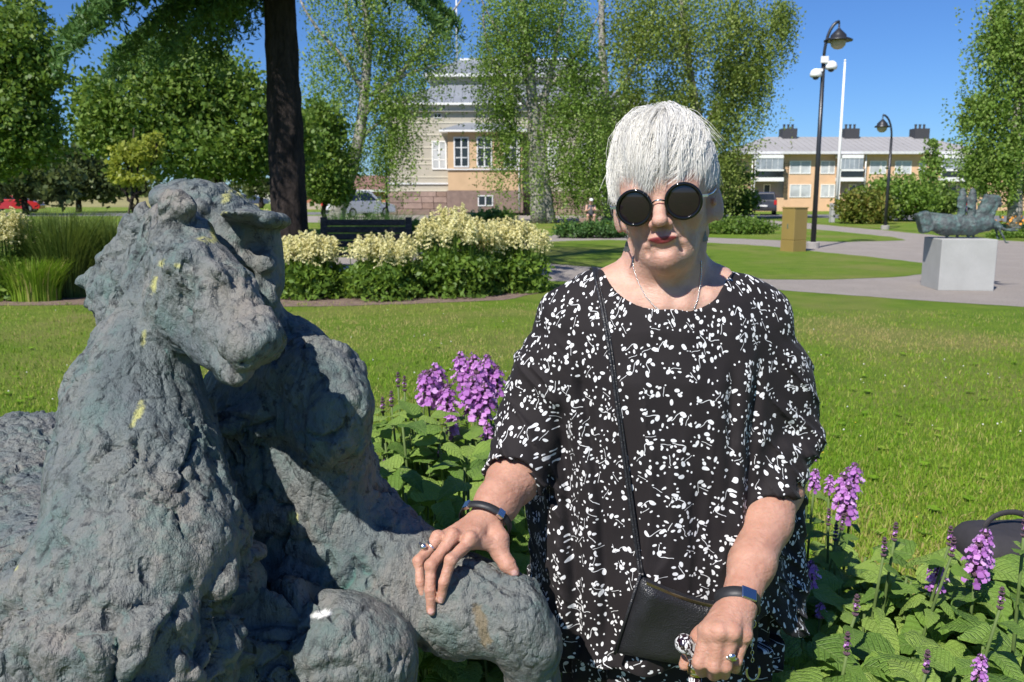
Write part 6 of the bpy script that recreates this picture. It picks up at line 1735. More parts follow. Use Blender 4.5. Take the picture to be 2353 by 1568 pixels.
# ochre cabinet
b = G(1822, 578); t = empty('utility_cabinet', b, math.radians(27), 'ochre metal utility cabinet standing on the lawn by the tall lamp', 'cabinet')
M_OCHRE = plain('ochre_paint', (.27, .19, .055), .5, 0, .06, 3)
MB().box((-.23, -.23, 0), (.23, .23, .30), .006).build('base', M_OCHRE, t, False, False)
MB().box((-.225, -.225, .305), (.225, .225, 1.12), .008).build('body', M_OCHRE, t, False, False)
MB().box((-.24, -.24, 1.121), (.24, .24, 1.15), .006).build('lid', M_OCHRE, t, False, False)
MB().box((-.235, -.02, .6), (-.226, .02, .72), .002).build('lock', M_STEEL, t, False, False)
# grey bin
b = G(2062, 503); t = empty('recycling_bin', b, .2, 'dark grey recycling bin by the rounded shrubs', 'bin')
MB().box((-.42, -.4, .06), (.42, .4, 1.15), .03).build('body', plain('grey_plastic', (.12, .125, .14), .6), t, False, False)
V = [(-.45, -.43, 1.16), (.45, -.43, 1.16), (.45, .43, 1.16), (-.45, .43, 1.16), (-.3, -.3, 1.34), (.3, -.3, 1.34), (.3, .3, 1.34), (-.3, .3, 1.34)]
MB().add(V, [(3, 2, 1, 0), (0, 1, 5, 4), (1, 2, 6, 5), (2, 3, 7, 6), (3, 0, 4, 7), (4, 5, 6, 7)]).build('lid', bpy.data.materials['grey_plastic'], t, False, False)
for x in (-.3, .3): MB().lathe([(.07, -.03), (.07, .03)], (0, 0, 0), 12, np.array(Matrix.Translation((x, .3, .07)) @ Matrix.Rotation(math.pi / 2, 4, 'Y'))).build('wheel', M_RUBBER, t, False, False)

# ---- bench
def bench():
    Yb_ = 15.6; b = base(838, Yb_); t = empty('park_bench', b, 0, 'dark brown slatted park bench behind the plume bushes', 'bench')
    m = bark('bench_wood', (.055, .045, .045), (.13, .108, .105), 12, True, .3)
    wdt = 1.62; hw = wdt / 2
    for i in range(4):
        z = .56 + i * .125; y = .0 + (z - .45) * .2
        MB().box(b + (-hw + .11, y - .016, z), b + (hw - .11, y + .016, z + .105), .006).build('back_slat', m, t)
    for i in range(5): y = -.06 - i * .095; MB().box(b + (-hw + .03, y - .04, .43), b + (hw - .03, y + .04, .465), .006).build('seat_slat', m, t)
    for sx in (-1, 1):
        x = sx * (hw - .05)
        MB().box(b + (x - .055, -.02 + .03, 0), b + (x + .055, .06 + .03, .43), .008).build('leg', m, t)
        MB().box(b + (x - .055, -.47, 0), b + (x + .055, -.40, .428), .008).build('leg', m, t)
        V = [(x - .055, .0, .44), (x + .055, .0, .44), (x + .055, .07, .44), (x - .055, .07, .44), (x - .055, .10, 1.08), (x + .055, .10, 1.08), (x + .055, .17, 1.08), (x - .055, .17, 1.08)]
        MB().add(b + np.array(V), [(3, 2, 1, 0), (0, 1, 5, 4), (1, 2, 6, 5), (2, 3, 7, 6), (3, 0, 4, 7), (4, 5, 6, 7)]).build('back_post', m, t)
        MB().box(b + (x - .035, -.46, .62), b + (x + .035, .03, .66), .006).build('armrest', m, t)
        MB().box(b + (x - .03, -.46, .466), b + (x + .03, -.41, .619), .004).build('arm_post', m, t)
bench()

# ---- small statue on a granite block
b = G(2226, 669); rzp = math.radians(-7)
ped = empty('pedestal', b + np.array([0, .40, 0]), rzp, 'pale granite block carrying the small bronze statue', 'pedestal')
m = NT('pale_granite'); c = m.coord('Object')
m.set(Base_Color=m.mix(m.ramp(m.noise(c, 160, 3, .7), [(.4, 0), (.65, .5)]), m.ramp(m.noise(c, 3, 4), [(.3, (.36, .36, .34)), (.7, (.43, .43, .41))]), (.28, .285, .28)), Roughness=.85); m.bump(m.noise(c, 90, 3, .7), .2, .01)
MB().box((-.41, -.41, 0), (.41, .41, .80), .008).build('block', m.m, ped, False, False)
def ship_statue():
    s = Sdf()
    k = .03
    s.chain([((-.50, 0, .25), .11), ((-.25, 0, .20), .155), ((.15, 0, .20), .15), ((.38, 0, .22), .11)], k)         # hull
    s.box((-.57, 0, .25), (.085, .12, .16), rot(0, math.radians(-18), 0), .015, .02)                                # blunt bow
    s.box((-.30, .03, .335), (.26, .09, .05), rot(0, math.radians(6), 0), .02, .02)
    for x in (-.2, -.05, .12, .2): s.cone((x, 0, .0), (x, 0, .12), .018, .022, .02)
    for x in (-.02, .13):                                                                                            # two standing figures
        s.chain([((x, 0, .30), .070), ((x + .01, 0, .45), .055), ((x, 0, .60), .065), ((x, 0, .70), .052)], .02); s.ell((x, -.0, .74), (.040, .038, .05), k=.01)
        s.chain([((x - .05, -.01, .64), .02), ((x - .065, -.03, .50), .016), ((x - .02, -.06, .47), .014)], .01)
    s.chain([((-.02, 0, .62), .02), ((.13, 0, .62), .02)], .02); s.cone((.13, 0, .55), (.26, -.02, .60), .012, .008, .01)
    s.chain([((.22, 0, .27), .055), ((.33, 0, .45), .060), ((.44, 0, .62), .05), ((.50, 0, .63), .04)], .05)          # horse neck, a tall fin
    s.box((.37, 0, .45), (.13, .045, .22), rot(0, math.radians(18), 0), .02, .05)
    s.chain([((.50, 0, .63), .042), ((.545, 0, .54), .03), ((.55, 0, .50), .022)], .015)                             # horse head
    s.chain([((.36, .0, .26), .085), ((.52, 0, .20), .055), ((.60, .0, .18), .03)], .03)
    for y, e in ((-.04, (.80, .13)), (.04, (.87, .17)), (-.07, (.66, -.06)), (.06, (.58, .0))): s.chain([((.55, y, .18), .028), ((.66 if e[0] > .7 else .56, y, .13), .018), ((e[0], y, e[1]), .012), ((e[0] + .03, y, e[1] - .005), .017)], .015)
    V, F = s.mesh(.011); N = vnormals(V, F)
    V = V + N * (fbm(V * 26, 3, 5) * .012)[:, None]
    return np_mesh('casting', V, F, True, {'cav': np.clip(.4 + fbm(V * 9, 2, 7), 0, 1), 'white': np.zeros(len(V)), 'yellow': np.zeros(len(V)), 'ochre': np.zeros(len(V))})
mg = NT('green_bronze'); c = mg.coord('Object')
mg.set(Base_Color=mg.mix(mg.ramp(mg.noise(c, 12, 5, .7), [(.45, 0), (.65, .8)]), mg.ramp(mg.noise(c, 5, 5), [(.3, (.055, .065, .068)), (.7, (.10, .115, .115))]), (.10, .18, .165)), Roughness=.6, Metallic=.15); mg.bump(mg.noise(c, 30, 5, .7), .6, .02)
st = empty('ship_horse_statue', b + np.array([0, .40, .80]), rzp, 'small green bronze statue of a boat, figures and leaping horse on the granite block', 'statue')
link_mesh('casting', ship_statue(), mg.m, st, False)

# ---- cars
M_TYRE = plain('tyre', (.012, .012, .012), .9); M_RIM = plain('alloy', (.45, .45, .46), .35, .8); M_CARGLASS = glass('car_glass', (.02, .024, .028), .06); M_TAIL = plain('red_lamp', (.45, .02, .02), .25); M_PLATE = plain('number_plate', (.75, .75, .72), .5); M_TRIM = plain('black_trim', (.015, .015, .016), .6)
def car(loc, rz, col, label, suv=True, Hh=1.58, L=4.4, Wd=1.80, group=None):
    t = empty('parked_car', loc, rz, label, 'car', group)
    m = NT('car_paint'); m.set(Base_Color=(*col, 1), Roughness=.3, Metallic=.25, Coat_Weight=.6, Coat_Roughness=.05); m = m.m
    # side outline, x forward, from rear bumper round the top
    low = [(-L / 2, .30), (-L / 2 - .02, .55), (-L / 2 + .03, .92), (-L / 2 + .10, 1.02), (L * .18, 1.0), (L * .36, .92), (L / 2 - .08, .78), (L / 2, .58), (L / 2 - .03, .30)]
    top = [(-L / 2 + .10, 1.02), (-L / 2 + .32, Hh - .06), (-L / 2 + .55, Hh), (L * .02, Hh - .01), (L * .09, Hh - .06), (L * .235, 1.0)]
    def skin(prof, w0, w1, z0, z1, name, mat, par):
        V = []; n = len(prof)
        for s_ in (-1, -.92, .92, 1):
            for x, z in prof:
                f = 0 if z1 == z0 else min(1, max(0, (z - z0) / (z1 - z0)))
                w = w0 + (w1 - w0) * f; e = .0 if abs(s_) == 1 else .025
                cx = x; cz = z
                if abs(s_) == 1: cx = x * .985; cz = z - (.02 if z > .4 else -.02)
                V.append((cx, s_ * w, cz))
        F = [(i * n + k, i * n + (k + 1) % n, (i + 1) * n + (k + 1) % n, (i + 1) * n + k) for i in range(3) for k in range(n)]
        F += [tuple(range(n))[::-1], tuple(3 * n + k for k in range(n))]
        return MB().add(V, F).build(name, mat, par, False, False)
    body_ = skin(low, Wd / 2, Wd / 2 - .04, .3, 1.0, 'body', m, t)
    skin(top, Wd / 2 - .05, Wd / 2 - .20, 1.0, Hh, 'cabin', m, t)
    g = [(-L / 2 + .40, 1.07), (-L / 2 + .52, Hh - .13), (L * .03, Hh - .13), (L * .16, 1.07)]
    for sx in (-1, 1):
        for a, bb in ((0, .46), (.49, 1)):
            def at(q, tt, up): 
                x0 = g[0][0] + (g[3][0] - g[0][0]) * tt; x1 = g[1][0] + (g[2][0] - g[1][0]) * tt
                return (x1, sx * (Wd / 2 - .155 + .012), Hh - .13) if up else (x0, sx * (Wd / 2 - .065 + .012), 1.07)
            q = [at(0, a, 0), at(0, bb, 0), at(0, bb, 1), at(0, a, 1)]; q2 = [(p[0], p[1] - sx * .03, p[2]) for p in q]
            MB().add(q + q2, [(0, 1, 2, 3), (7, 6, 5, 4), (0, 4, 5, 1), (1, 5, 6, 2), (2, 6, 7, 3), (3, 7, 4, 0)]).build('side_window', M_CARGLASS, t, False, False)
    def pane(x0, z0, w0, x1, z1, w1, dx, nm):
        q = [(x0 + dx, -w0, z0), (x0 + dx, w0, z0), (x1 + dx, w1, z1), (x1 + dx, -w1, z1)]; q2 = [(p[0] - dx * 2, p[1], p[2] - .01) for p in q]
        MB().add(q + q2, [(0, 1, 2, 3), (7, 6, 5, 4), (0, 4, 5, 1), (1, 5, 6, 2), (2, 6, 7, 3), (3, 7, 4, 0)]).build(nm, M_CARGLASS, t, False, False)
    pane(-L / 2 + .12, 1.08, Wd / 2 - .16, -L / 2 + .30, Hh - .12, Wd / 2 - .26, -.02, 'rear_window'); pane(L * .225, 1.04, Wd / 2 - .14, L * .105, Hh - .10, Wd / 2 - .26, .02, 'windscreen')
    for sx in (-1, 1):
        MB().box((-L / 2 - .035, sx * (Wd / 2 - .12) - .10, .72), (-L / 2 + .06, sx * (Wd / 2 - .12) + .095, 1.04), .02).build('tail_lamp', M_TAIL, t, False, False)
        MB().box((L / 2 - .16, sx * (Wd / 2 - .2) - .16, .62), (L / 2 - .01, sx * (Wd / 2 - .2) + .14, .76), .02).build('headlight', M_LAMPGLASS, t, False, False)
        MB().box((L * .15, sx * (Wd / 2 + .04) - .06, 1.0), (L * .15 + .1, sx * (Wd / 2 + .04) + .06, 1.12), .02).build('mirror', m, t, False, False)
        for x in (-L * .29, L * .30):
            M = np.array(Matrix.Translation((x, sx * (Wd / 2 - .10), .325)) @ Matrix.Rotation(math.pi / 2, 4, 'X'))
            w = MB().lathe([(.20, -.105), (.31, -.10), (.325, -.06), (.325, .06), (.31, .10), (.20, .105)], (0, 0, 0), 18, M).build('tyre', M_TYRE, t, True, False)
            MB().lathe([(.03, -.11), (.20, -.108), (.20, .108), (.03, .11)], (0, 0, 0), 14, M).build('rim', M_RIM, t, False, False)
    MB().box((-L / 2 - .04, -.26, .60), (-L / 2 - .022, .26, .71)).build('number_plate', M_PLATE, t, False, False)
    MB().box((-L / 2 - .05, -Wd / 2 + .1, .30), (-L / 2 + .12, Wd / 2 - .1, .50), .03).build('bumper', M_TRIM, t, False, False)
    return t
car(base(826, 56), math.radians(52), (.72, .72, .72), 'white estate car parked by the low brick house', True, 1.68, 4.7)
car(base(1752, 63), math.radians(76), (.05, .05, .055), 'dark grey hatchback at the end of the apartment house', True, 1.6, 4.1)
car(base(2192, 60), math.radians(60), (.02, .025, .16), 'dark blue car beside the loose dark shrub', True, 1.5, 4.3)
car(base(32, 70), math.radians(15), (.55, .03, .03), 'red car passing far behind the plume bush', False, 1.35, 4.2)
car(base(12, 110), math.radians(5), (.7, .7, .7), 'white car far off under the left trees', False, 1.5, 4.3)
car(base(577, 105), math.radians(10), (.06, .07, .10), 'dark car parked before the pale far house', False, 1.45, 4.3)

# ---- seated person in a white cap near the house
def sitter():
    b = base(1357, 40); p = empty('person', b, 0, 'far person in a white cap sitting bent forward near the old house', 'person')
    mk = lambda s_, n, m_, h=.02: link_mesh(n, np_mesh(n, *s_.mesh(h)), m_, p)
    s = Sdf(); o = lambda x, y, z: b + np.array([x, y, z])
    s.ell(o(.02, -.12, 1.16), (.08, .095, .11), k=.02); s.chain([(o(.02, -.08, 1.06), .05), (o(0, 0, .98), .07), (o(0, .06, .75), .15), (o(0, .08, .52), .16)], .06)
    for sx in (-1, 1):
        s.chain([(o(sx * .17, .02, .95), .055), (o(sx * .22, -.12, .72), .045), (o(sx * .10, -.34, .78), .036), (o(sx * .06, -.36, .86), .035)], .03)
        s.chain([(o(sx * .11, .06, .5), .085), (o(sx * .15, -.36, .52), .065), (o(sx * .14, -.30, .25), .05), (o(sx * .14, -.30, .06), .04), (o(sx * .14, -.42, .04), .035)], .03)
    mk(s, 'body', M_SKIN)
    s = Sdf(); s.chain([(o(0, 0, .95), .10), (o(0, .06, .75), .165), (o(0, .08, .56), .175)], .06); mk(s, 'shirt', plain('grey_shirt', (.10, .10, .11), .9))
    s = Sdf(); s.ell(o(.02, -.115, 1.215), (.09, .105, .075), k=.01); s.ell(o(.02, -.22, 1.19), (.07, .08, .014), k=.01); mk(s, 'cap', M_WHITE, .012)
    s = Sdf()
    for sx in (-1, 1): s.chain([(o(sx * .11, .08, .5), .095), (o(sx * .15, -.30, .52), .08)], .03)
    mk(s, 'shorts', plain('dark_shorts', (.03, .03, .035), .9))
    st_ = empty('bench', b + np.array([0, .1, 0]), 0, 'low stone seat under the far person with the cap', 'bench')
    MB().box(b + (-.5, -.08, 0), b + (.5, .30, .40), .02).build('stone_seat', M_STONE[0], st_)
sitter()

# ---- backpack behind the plants
def backpack():
    c = np.array([W(2340, 1290, 2.05)[0], 2.10, .0])
    zc = W(2290, 1345, 2.0)[2]
    t = empty('backpack', (c[0], c[1], .0), 0, 'dark grey backpack with a carry handle behind the purple flowers', 'backpack')
    m = plain('grey_nylon', (.032, .029, .032), .75, 0, .2, 30, .4, 300)
    s = Sdf(); h = zc + .11
    s.box((c[0], c[1], h * .55), (.125, .09, h * .45), rr=.06); s.box((c[0], c[1] - .07, h * .42), (.095, .05, h * .28), rr=.04, k=.02)
    V, F = s.mesh(.009); N = vnormals(V, F); V = V + N * (fbm(V * 14, 3, 3) * .008)[:, None]; V[:, 2] = np.maximum(V[:, 2], .002)
    link_mesh('pack', np_mesh('pack', V, F), m, t)
    top = np.array([c[0], c[1], h]); a = np.linspace(0, math.pi, 12)
    MB().tube([top + np.array([.065 * math.cos(x), 0, -.01 + .05 * math.sin(x)]) for x in a], .0075, 8, True, .5).build('handle', m, t, True)
    MB().tube([top + np.array([x, -.085 - .012 * math.cos(x * 10), -.035 - x * x * 2.2]) for x in np.linspace(-.13, .13, 12)], .004, 6).build('zip', M_TRIM, t, True)
    MB().box((c[0] + .05, c[1] - .118, h * .30), (c[0] + .075, c[1] - .098, h * .86), .004).build('strap', M_TRIM, t)
backpack()
# ------------------------------------------------------------------ betony with purple flowers
def betony_leaf_mat():
    m = NT('betony_leaf'); c = m.coord('Object')
    xyz = m.n('ShaderNodeSeparateXYZ'); m.put(xyz.inputs[0], c)
    X, Yc_ = xyz.outputs[0], m.math('ABSOLUTE', xyz.outputs[1])
    vein = m.math('ABSOLUTE', m.math('SINE', m.math('MULTIPLY', m.math('SUBTRACT', X, m.math('MULTIPLY', Yc_, .9)), 27.0)))
    vline = m.ramp(vein, [(0.0, 1.0), (0.16, 0.0)]); mid = m.ramp(Yc_, [(0.0, 1.0), (0.025, 0.0)])
    ve = m.math('MAXIMUM', vline, mid)
    rnd = m.n('ShaderNodeObjectInfo').outputs['Random']
    col = m.ramp(m.math('ADD', m.math('MULTIPLY', rnd, .7), m.math('MULTIPLY', m.noise(c, 5, 4), .4)), [(0.15, (.105, .205, .034)), (.5, (.185, .315, .052)), (.9, (.30, .43, .085))])
    col = m.mix(m.math('MULTIPLY', ve, .45), col, (.28, .38, .12))
    m.set(Base_Color=col, Roughness=.55, Specular_IOR_Level=.35)
    h = m.math('ADD', m.math('MULTIPLY', m.ramp(vein, [(0, 0), (.5, 1)]), .8), m.math('MULTIPLY', m.noise(c, 22, 3), .8)); m.bump(h, .55, .035)
    tr = m.n('ShaderNodeBsdfTranslucent'); m.put(tr.inputs[0], m.mix(.5, col, (.22, .34, .03)))
    mx = m.n('ShaderNodeMixShader'); mx.inputs[0].default_value = .28
    m.t.links.new(m.bsdf.outputs[0], mx.inputs[1]); m.t.links.new(tr.outputs[0], mx.inputs[2]); m.t.links.new(mx.outputs[0], m.t.nodes['Material Output'].inputs[0])
    return m.m
M_BETLEAF = betony_leaf_mat()
def leaf_mesh(w, notch, curl, seed):
    """unit-length leaf along +x with scalloped edge and a fold along the midrib"""
    n = 13; V = []; F = []; rg = np.random.default_rng(seed)
    for i in range(n + 1):
        s_ = i / n
        half = w * (math.sin(math.pi * min(1, s_ ** .62 * .985 + .012)) ** .85) * (1.0 - .12 * s_)
        half = max(half, .012)
        z0 = curl * (-.30 * s_ ** 2 + .10 * s_) 
        tooth = (.0, .045)[i % 2] if 0 < i < n else 0
        x = s_
        e = half + tooth * w * 1.6
        dz = .30 * half; wv = .035 * math.sin(s_ * 11 + seed)
        V += [(x - .03 * notch, -e, z0 + dz - .25 * e * curl * .5 + wv), (x, -half * .5, z0 + dz * .55), (x, 0, z0), (x, half * .5, z0 + dz * .55), (x - .03 * notch, e, z0 + dz - .25 * e * curl * .5 - wv)]
    for i in range(n):
        for k in range(4): a = i * 5 + k; F.append((a, a + 1, a + 6, a + 5))
    me = MB().add(V, F).mesh('leaf', True); me.materials.append(M_BETLEAF); return me
LEAVES = [leaf_mesh(.34, 1, 1.0, 1), leaf_mesh(.30, 1, 1.4, 2), leaf_mesh(.38, 1, .7, 3), leaf_mesh(.26, 1, 1.7, 4)]
M_STEMG = plain('green_stem', (.10, .15, .035), .7, 0, .25, 20)
M_PETAL = leaf_mat('purple_petals', (.30, .095, .38), (.58, .24, .66), (.80, .50, .86), .35, .6)
M_BUD = plain('purple_brown_bud', (.10, .055, .075), .8, 0, .4, 60)
def spike_mesh(full, seed):
    """a flower spike 1 unit tall: whorls of two-lipped florets; returns petal mesh and bud mesh"""
    rg = np.random.default_rng(seed); V = []; F = []; T = []
    def petal(p, d, up, L, w, tone):
        sd = np.cross(d, up); sd /= np.linalg.norm(sd) + 1e-9; n0 = len(V)
        for (a, b, c) in ((0, .25, 0), (.5, 1, .10), (1.0, .75, -.05)):
            for s_ in (-1, 0, 1): V.append(p + d * (a * L) + sd * (s_ * b * w) + up * (c * L + abs(s_) * .10 * w * (1 if a < .9 else -1.5)))
        for i in range(2):
            for k in range(2): F.append((n0 + i * 3 + k, n0 + i * 3 + k + 1, n0 + i * 3 + k + 4, n0 + i * 3 + k + 3))
        T.extend([tone] * 9)
    levels = [(.08, .27), (.30, .29), (.50, .29), (.69, .26), (.85, .20), (.95, .13)] if full else [(.55, .14)]
    for z, r in levels:
        nf = 10 if r > .2 else 6
        for k in range(nf):
            a = 2 * math.pi * k / nf + rg.normal(0, .3); zz = z + rg.normal(0, .045); rr = r * rg.uniform(.62, 1.2)
            d = np.array([math.cos(a), math.sin(a), rg.uniform(.05, .5)]); d /= np.linalg.norm(d); p = np.array([0, 0, zz]) + d * rr * .45; t_ = rg.normal(.5, .28)
            up = np.array([0, 0, 1.0]); up -= d * d.dot(up)
            sd = np.cross(d, up)
            petal(p + d * rr * .15, up * .85 + d * .35, d, rr * .52, rr * .23, t_ + .15)                       # hood
            petal(p + d * rr * .25, -up * .75 + d * .65, d, rr * .62, rr * .30, t_)                           # lip
            for s_ in (-1, 1): petal(p + d * rr * .25, sd * s_ * .75 - up * .30 + d * .35, d, rr * .42, rr * .17, t_ - .1)
            petal(p - d * rr * .1, d, up, rr * .45, rr * .16, t_ - .2)                                         # tube
    me = np_mesh('florets', np.array(V), np.array(F), True, {'tone': np.clip(T, 0, 1)}); me.materials.append(M_PETAL)
    bm = MB()
    for z, r in ([(.10, .10), (.34, .10), (.56, .10), (.76, .10), (.92, .09), (1.0, .05)] if full else [(.05, .13), (.30, .115), (.52, .115), (.72, .12), (.90, .09), (1.0, .05)]):
        for k in range(8):
            a = 2 * math.pi * k / 8 + z * 9; d = np.array([math.cos(a), math.sin(a), .6])
            bm.tube([np.array([0, 0, z - .05]), np.array([0, 0, z - .02]) + d * r * .7, np.array([0, 0, z]) + d * r * 1.15], [.03, .045, .012], 5)
    mb = bm.mesh('calyx', True); mb.materials.append(M_BUD)
    return me, mb
SPIKES = [spike_mesh(True, 1), spike_mesh(True, 2), spike_mesh(True, 3)]; BUDS = [spike_mesh(False, 4), spike_mesh(False, 5)]
def child(name, me, parent, M):
    o = bpy.data.objects.new(name, me); COL.objects.link(o); o.parent = parent; o.matrix_basis = M; return o
def orient(p, d, up, s):
    d = Vector(d).normalized(); up = Vector(up); up = (up - d * d.dot(up)).normalized(); y = up.cross(d)
    M = Matrix((( d.x, y.x, up.x), (d.y, y.y, up.y), (d.z, y.z, up.z))).to_4x4()
    return Matrix.Translation(Vector(p)) @ M @ Matrix.Diagonal((*([s] * 3 if np.isscalar(s) else s), 1))
GRP_L = 'betony plants between statue and woman'; GRP_R = 'betony plants beside the woman'
def betony(x, y, top, lean, size, kind, seed, label, group, whorls=6, low=.18, head=None, leaf_top=.8, twist=None):
    """one stem with opposite leaf pairs, larger below; kind: 'flower', 'bud' or 'leaf'"""
    rg = np.random.default_rng(seed)
    t = empty('betony_plant', (x, y, 0), 0, label, 'plant', group)
    b = np.zeros(3); tip = np.array([lean[0], lean[1], top])
    cur = lambda s_: b + np.array([lean[0] * s_ ** 1.7, lean[1] * s_ ** 1.7, top * s_])
    MB().tube([cur(s_) for s_ in np.linspace(0, 1, 9)], np.linspace(.0052, .0030, 9), 6).build('stem', M_STEMG, t, True, False)
    a0 = rg.uniform(0, 3.14) if twist is None else twist
    ss = np.linspace(low, leaf_top, whorls)
    for i, s_ in enumerate(ss):
        a = a0 + i * 1.45 + rg.normal(0, .2); f = 1 - (.58 if kind != 'leaf' else .30) * (i / max(1, whorls - 1))
        for sd in (0, math.pi):
            aa = a + sd + rg.normal(0, .25); el = rg.normal(.05, .22) - .12 * (1 - i / whorls); L = size * f * rg.uniform(.8, 1.15)
            d = np.array([math.cos(aa) * math.cos(el), math.sin(aa) * math.cos(el), math.sin(el)])
            pet = .45 * L * (1 - .7 * i / whorls)
            p = cur(s_) + d * pet * .9
            child('leaf', LEAVES[rg.integers(4)], t, orient(p, d + np.array([0, 0, -.1]), (rg.normal(0, .2), rg.normal(0, .2) - .25, 1), L))
            if pet > .03: MB().tube([cur(s_), p + d * .02 * L], .0018, 5).build('leaf_stalk', M_STEMG, t, False, False)
    hd = (head * .84 if head else None) or (.115 if kind == 'flower' else .06)
    if kind != 'leaf':
        fl, bu = (SPIKES[rg.integers(3)] if kind == 'flower' else BUDS[rg.integers(2)])
        M = orient(tip, (1, rg.normal(0, .2), 0), (lean[0] * 1.2 + rg.normal(0, .08), lean[1] * .5, top * .8), hd)
        sp_o = child('flower_spike', bu, t, M)
        fo = bpy.data.objects.new('florets', fl); COL.objects.link(fo); fo.parent = sp_o; fo['kind'] = 'stuff'
    return t
def where_left(u, v):
    if v > 1180: return 'low large-leaved betony stem under the resting hand\'s bracelet' if u > 1050 else 'low betony stem against the rider\'s bronze thigh'
    if u < 900: return 'leafy betony stem touching the rider\'s bronze shoulder'
    return 'leafy betony stem below the budding stems beside the statue' if u < 1030 else 'leafy betony stem close to the woman\'s sleeve'
def where_right(u, v):
    if u > 2180: return 'large-leaved betony stem in front of the backpack' if v < 1450 else 'large-leaved betony stem well below the backpack'
    if u < 1860: return 'shaded betony stem beside the pointed tunic hem'
    if v < 1380: return 'leafy betony stem along the lawn edge between tunic and backpack'
    return 'large toothed-leaf betony stem between cane and backpack' if u < 2030 else 'large toothed-leaf betony stem between the hanging hook and backpack'
def top_at(u, v, Y): p = W(u, v, Y); return p[0], p[1], p[2]
LF = 'purple betony in flower beside the woman\'s resting arm'; LB = 'budding betony stem behind the statue\'s shoulder'; LL = 'leafy betony stem in the clump behind the resting hand'
RF = 'purple betony in flower beside the woman\'s cane hand'; RB = 'budding betony stem right of the woman'; RL = 'large-leaved betony stem right of the woman'
sd = 100
# left clump: flowering stems at the positions of the photograph, spikes hang ~110 px below the listed tip
for (u, v, Y, h) in [(985, 935, 2.45, .125), (1005, 925, 2.5, .13), (1030, 960, 2.42, .115), (1060, 885, 2.55, .11), (1085, 960, 2.4, .14), (1100, 940, 2.45, .14), (1115, 970, 2.4, .13), (1140, 915, 2.5, .115), (1040, 1000, 2.35, .085), (1120, 1030, 2.35, .08), (975, 900, 2.55, .075), (840, 1060, 2.1, .06), (890, 1130, 2.05, .09), (1090, 900, 2.55, .13), (1120, 895, 2.5, .12)]:
    sd += 1; x, y, z = top_at(u, v, Y); lx = random.uniform(-.08, .04); ly = random.uniform(-.10, .02)
    betony(x - lx, y - ly, z, (lx, ly), .105, 'flower', sd, 'short purple betony against the rider\'s bronze arm' if u < 900 else ('tall purple betony touching the woman\'s sleeve' if u > 1075 else ('single low purple betony below the flower heads' if v > 990 else 'tall purple betony nearer the statue than the sleeve')), GRP_L, 7, .30, h, .88)
for (u, v, Y) in [(930, 900, 2.5), (900, 935, 2.45), (915, 890, 2.6), (945, 975, 2.35), (960, 1015, 2.3), (880, 950, 2.4), (1010, 1060, 2.2), (1070, 1085, 2.25)]:
    sd += 1; x, y, z = top_at(u, v, Y); lx = random.uniform(-.08, .04)
    betony(x - lx, y + .04, z, (lx, -.04), .10, 'bud', sd, LB, GRP_L, 7, .3, .055, .95)
for i in range(64):
    sd += 1; u = random.uniform(830, 1270); v = random.uniform(960, 1300) if u > 960 else random.uniform(930, 1120) + (u - 830) * .9; Y = random.uniform(1.75, 2.5) if v > 1050 else random.uniform(2.15, 2.65)
    x, y, z = top_at(u, v, Y); betony(x + random.uniform(-.03, .03), y + .05, max(z, .3), (random.uniform(-.05, .05), -.05), random.uniform(.115, .165), 'leaf', sd, where_left(u, v), GRP_L, 6, .42, None, 1.0)
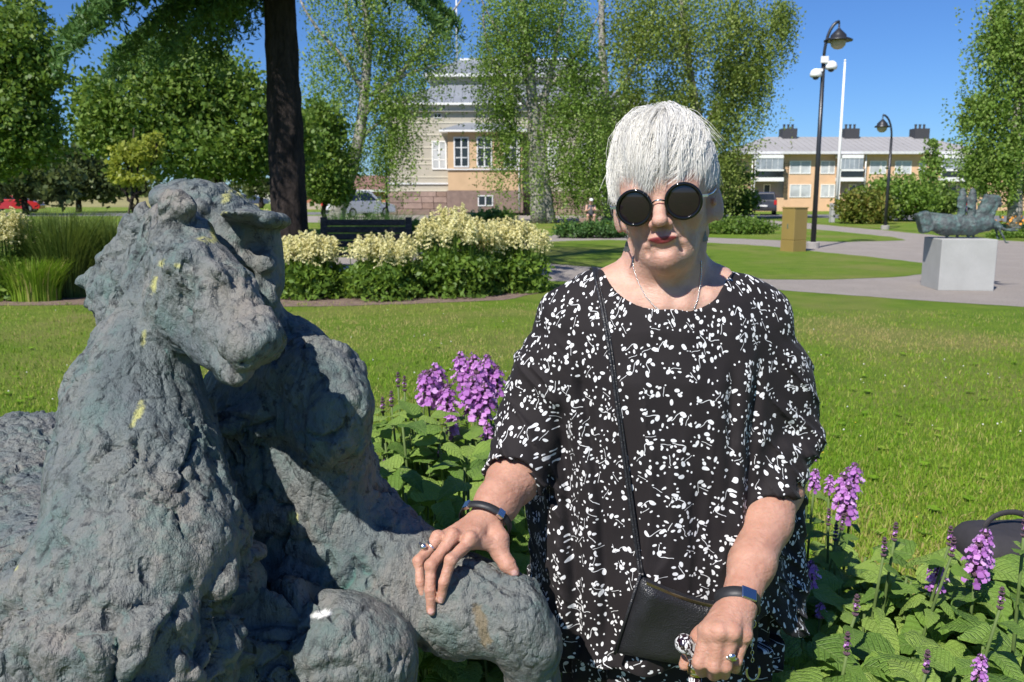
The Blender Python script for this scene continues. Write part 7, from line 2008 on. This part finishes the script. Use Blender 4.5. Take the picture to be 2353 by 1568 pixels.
for i in range(40):
    sd += 1; u = random.uniform(835, 1190); v = random.uniform(955, 1110) + (25 if u > 960 else 0); Y = random.uniform(2.2, 2.6)
    x, y, z = top_at(u, v, Y); betony(x, y + .04, z, (random.uniform(-.04, .04), -.04), random.uniform(.10, .115), 'leaf', sd, 'upper leafy betony stem below the purple flower heads', GRP_L, 5, .62, None, 1.0)
# right clump
for (u, v, Y, h) in [(1935, 1165, 2.1, .10), (1960, 1130, 2.15, .09), (1905, 1130, 2.15, .05), (1870, 1125, 2.1, .06), (1945, 1190, 2.05, .10), (2240, 1330, 1.72, .10), (2255, 1300, 1.75, .09), (2150, 1360, 1.72, .075), (1860, 1350, 1.72, .07), (1885, 1420, 1.7, .04), (2250, 1560, 1.35, .05), (1862, 1060, 2.3, .07)]:
    sd += 1; x, y, z = top_at(u, v, Y); lx = random.uniform(-.03, .08)
    betony(x - lx, y + .04, z, (lx, -.04), .12, 'flower', sd, 'purple betony in flower before the backpack' if u > 2100 else ('purple betony in the shade of the tunic hem' if v > 1300 else 'purple betony in flower beside the sleeve cuff at the lawn edge'), GRP_R, 7, .25, h, .88)
for (u, v, Y) in [(2050, 1240, 1.75), (2025, 1275, 1.72), (2180, 1275, 1.65), (2175, 1250, 1.7), (1930, 1215, 1.95), (1900, 1205, 2.0), (2345, 1230, 1.5), (2290, 1395, 1.45), (1960, 1410, 1.5), (1940, 1500, 1.4), (2120, 1540, 1.35), (1915, 1240, 1.9)]:
    sd += 1; x, y, z = top_at(u, v, Y); lx = random.uniform(-.04, .10)
    betony(x - lx, y + .04, z, (lx, -.05), .12, 'bud', sd, 'betony bud spike near the backpack' if u > 2100 else ('betony bud spike low among the big leaves' if v > 1380 else ('leaning betony bud spike against the lawn' if u > 2000 else 'betony bud spike under the purple flowers by the cuff')), GRP_R, 7, .25, .05, .97)
for i in range(70):
    sd += 1; u = random.uniform(1760, 2440)
    vmin = 1260 + abs(u - 2080) * .12 if u > 1900 else 1330
    v = random.uniform(vmin, 1640); Y = 2.05 - (v - 1250) / 400 * .75 + random.uniform(-.1, .1); Y = max(1.22, Y)
    x, y, z = top_at(u, v, Y)
    betony(x, y + .05, max(z, .3), (random.uniform(-.05, .05), -.06), random.uniform(.13, .185), 'leaf', sd, where_right(u, v), GRP_R, 5, .50, None, 1.0)
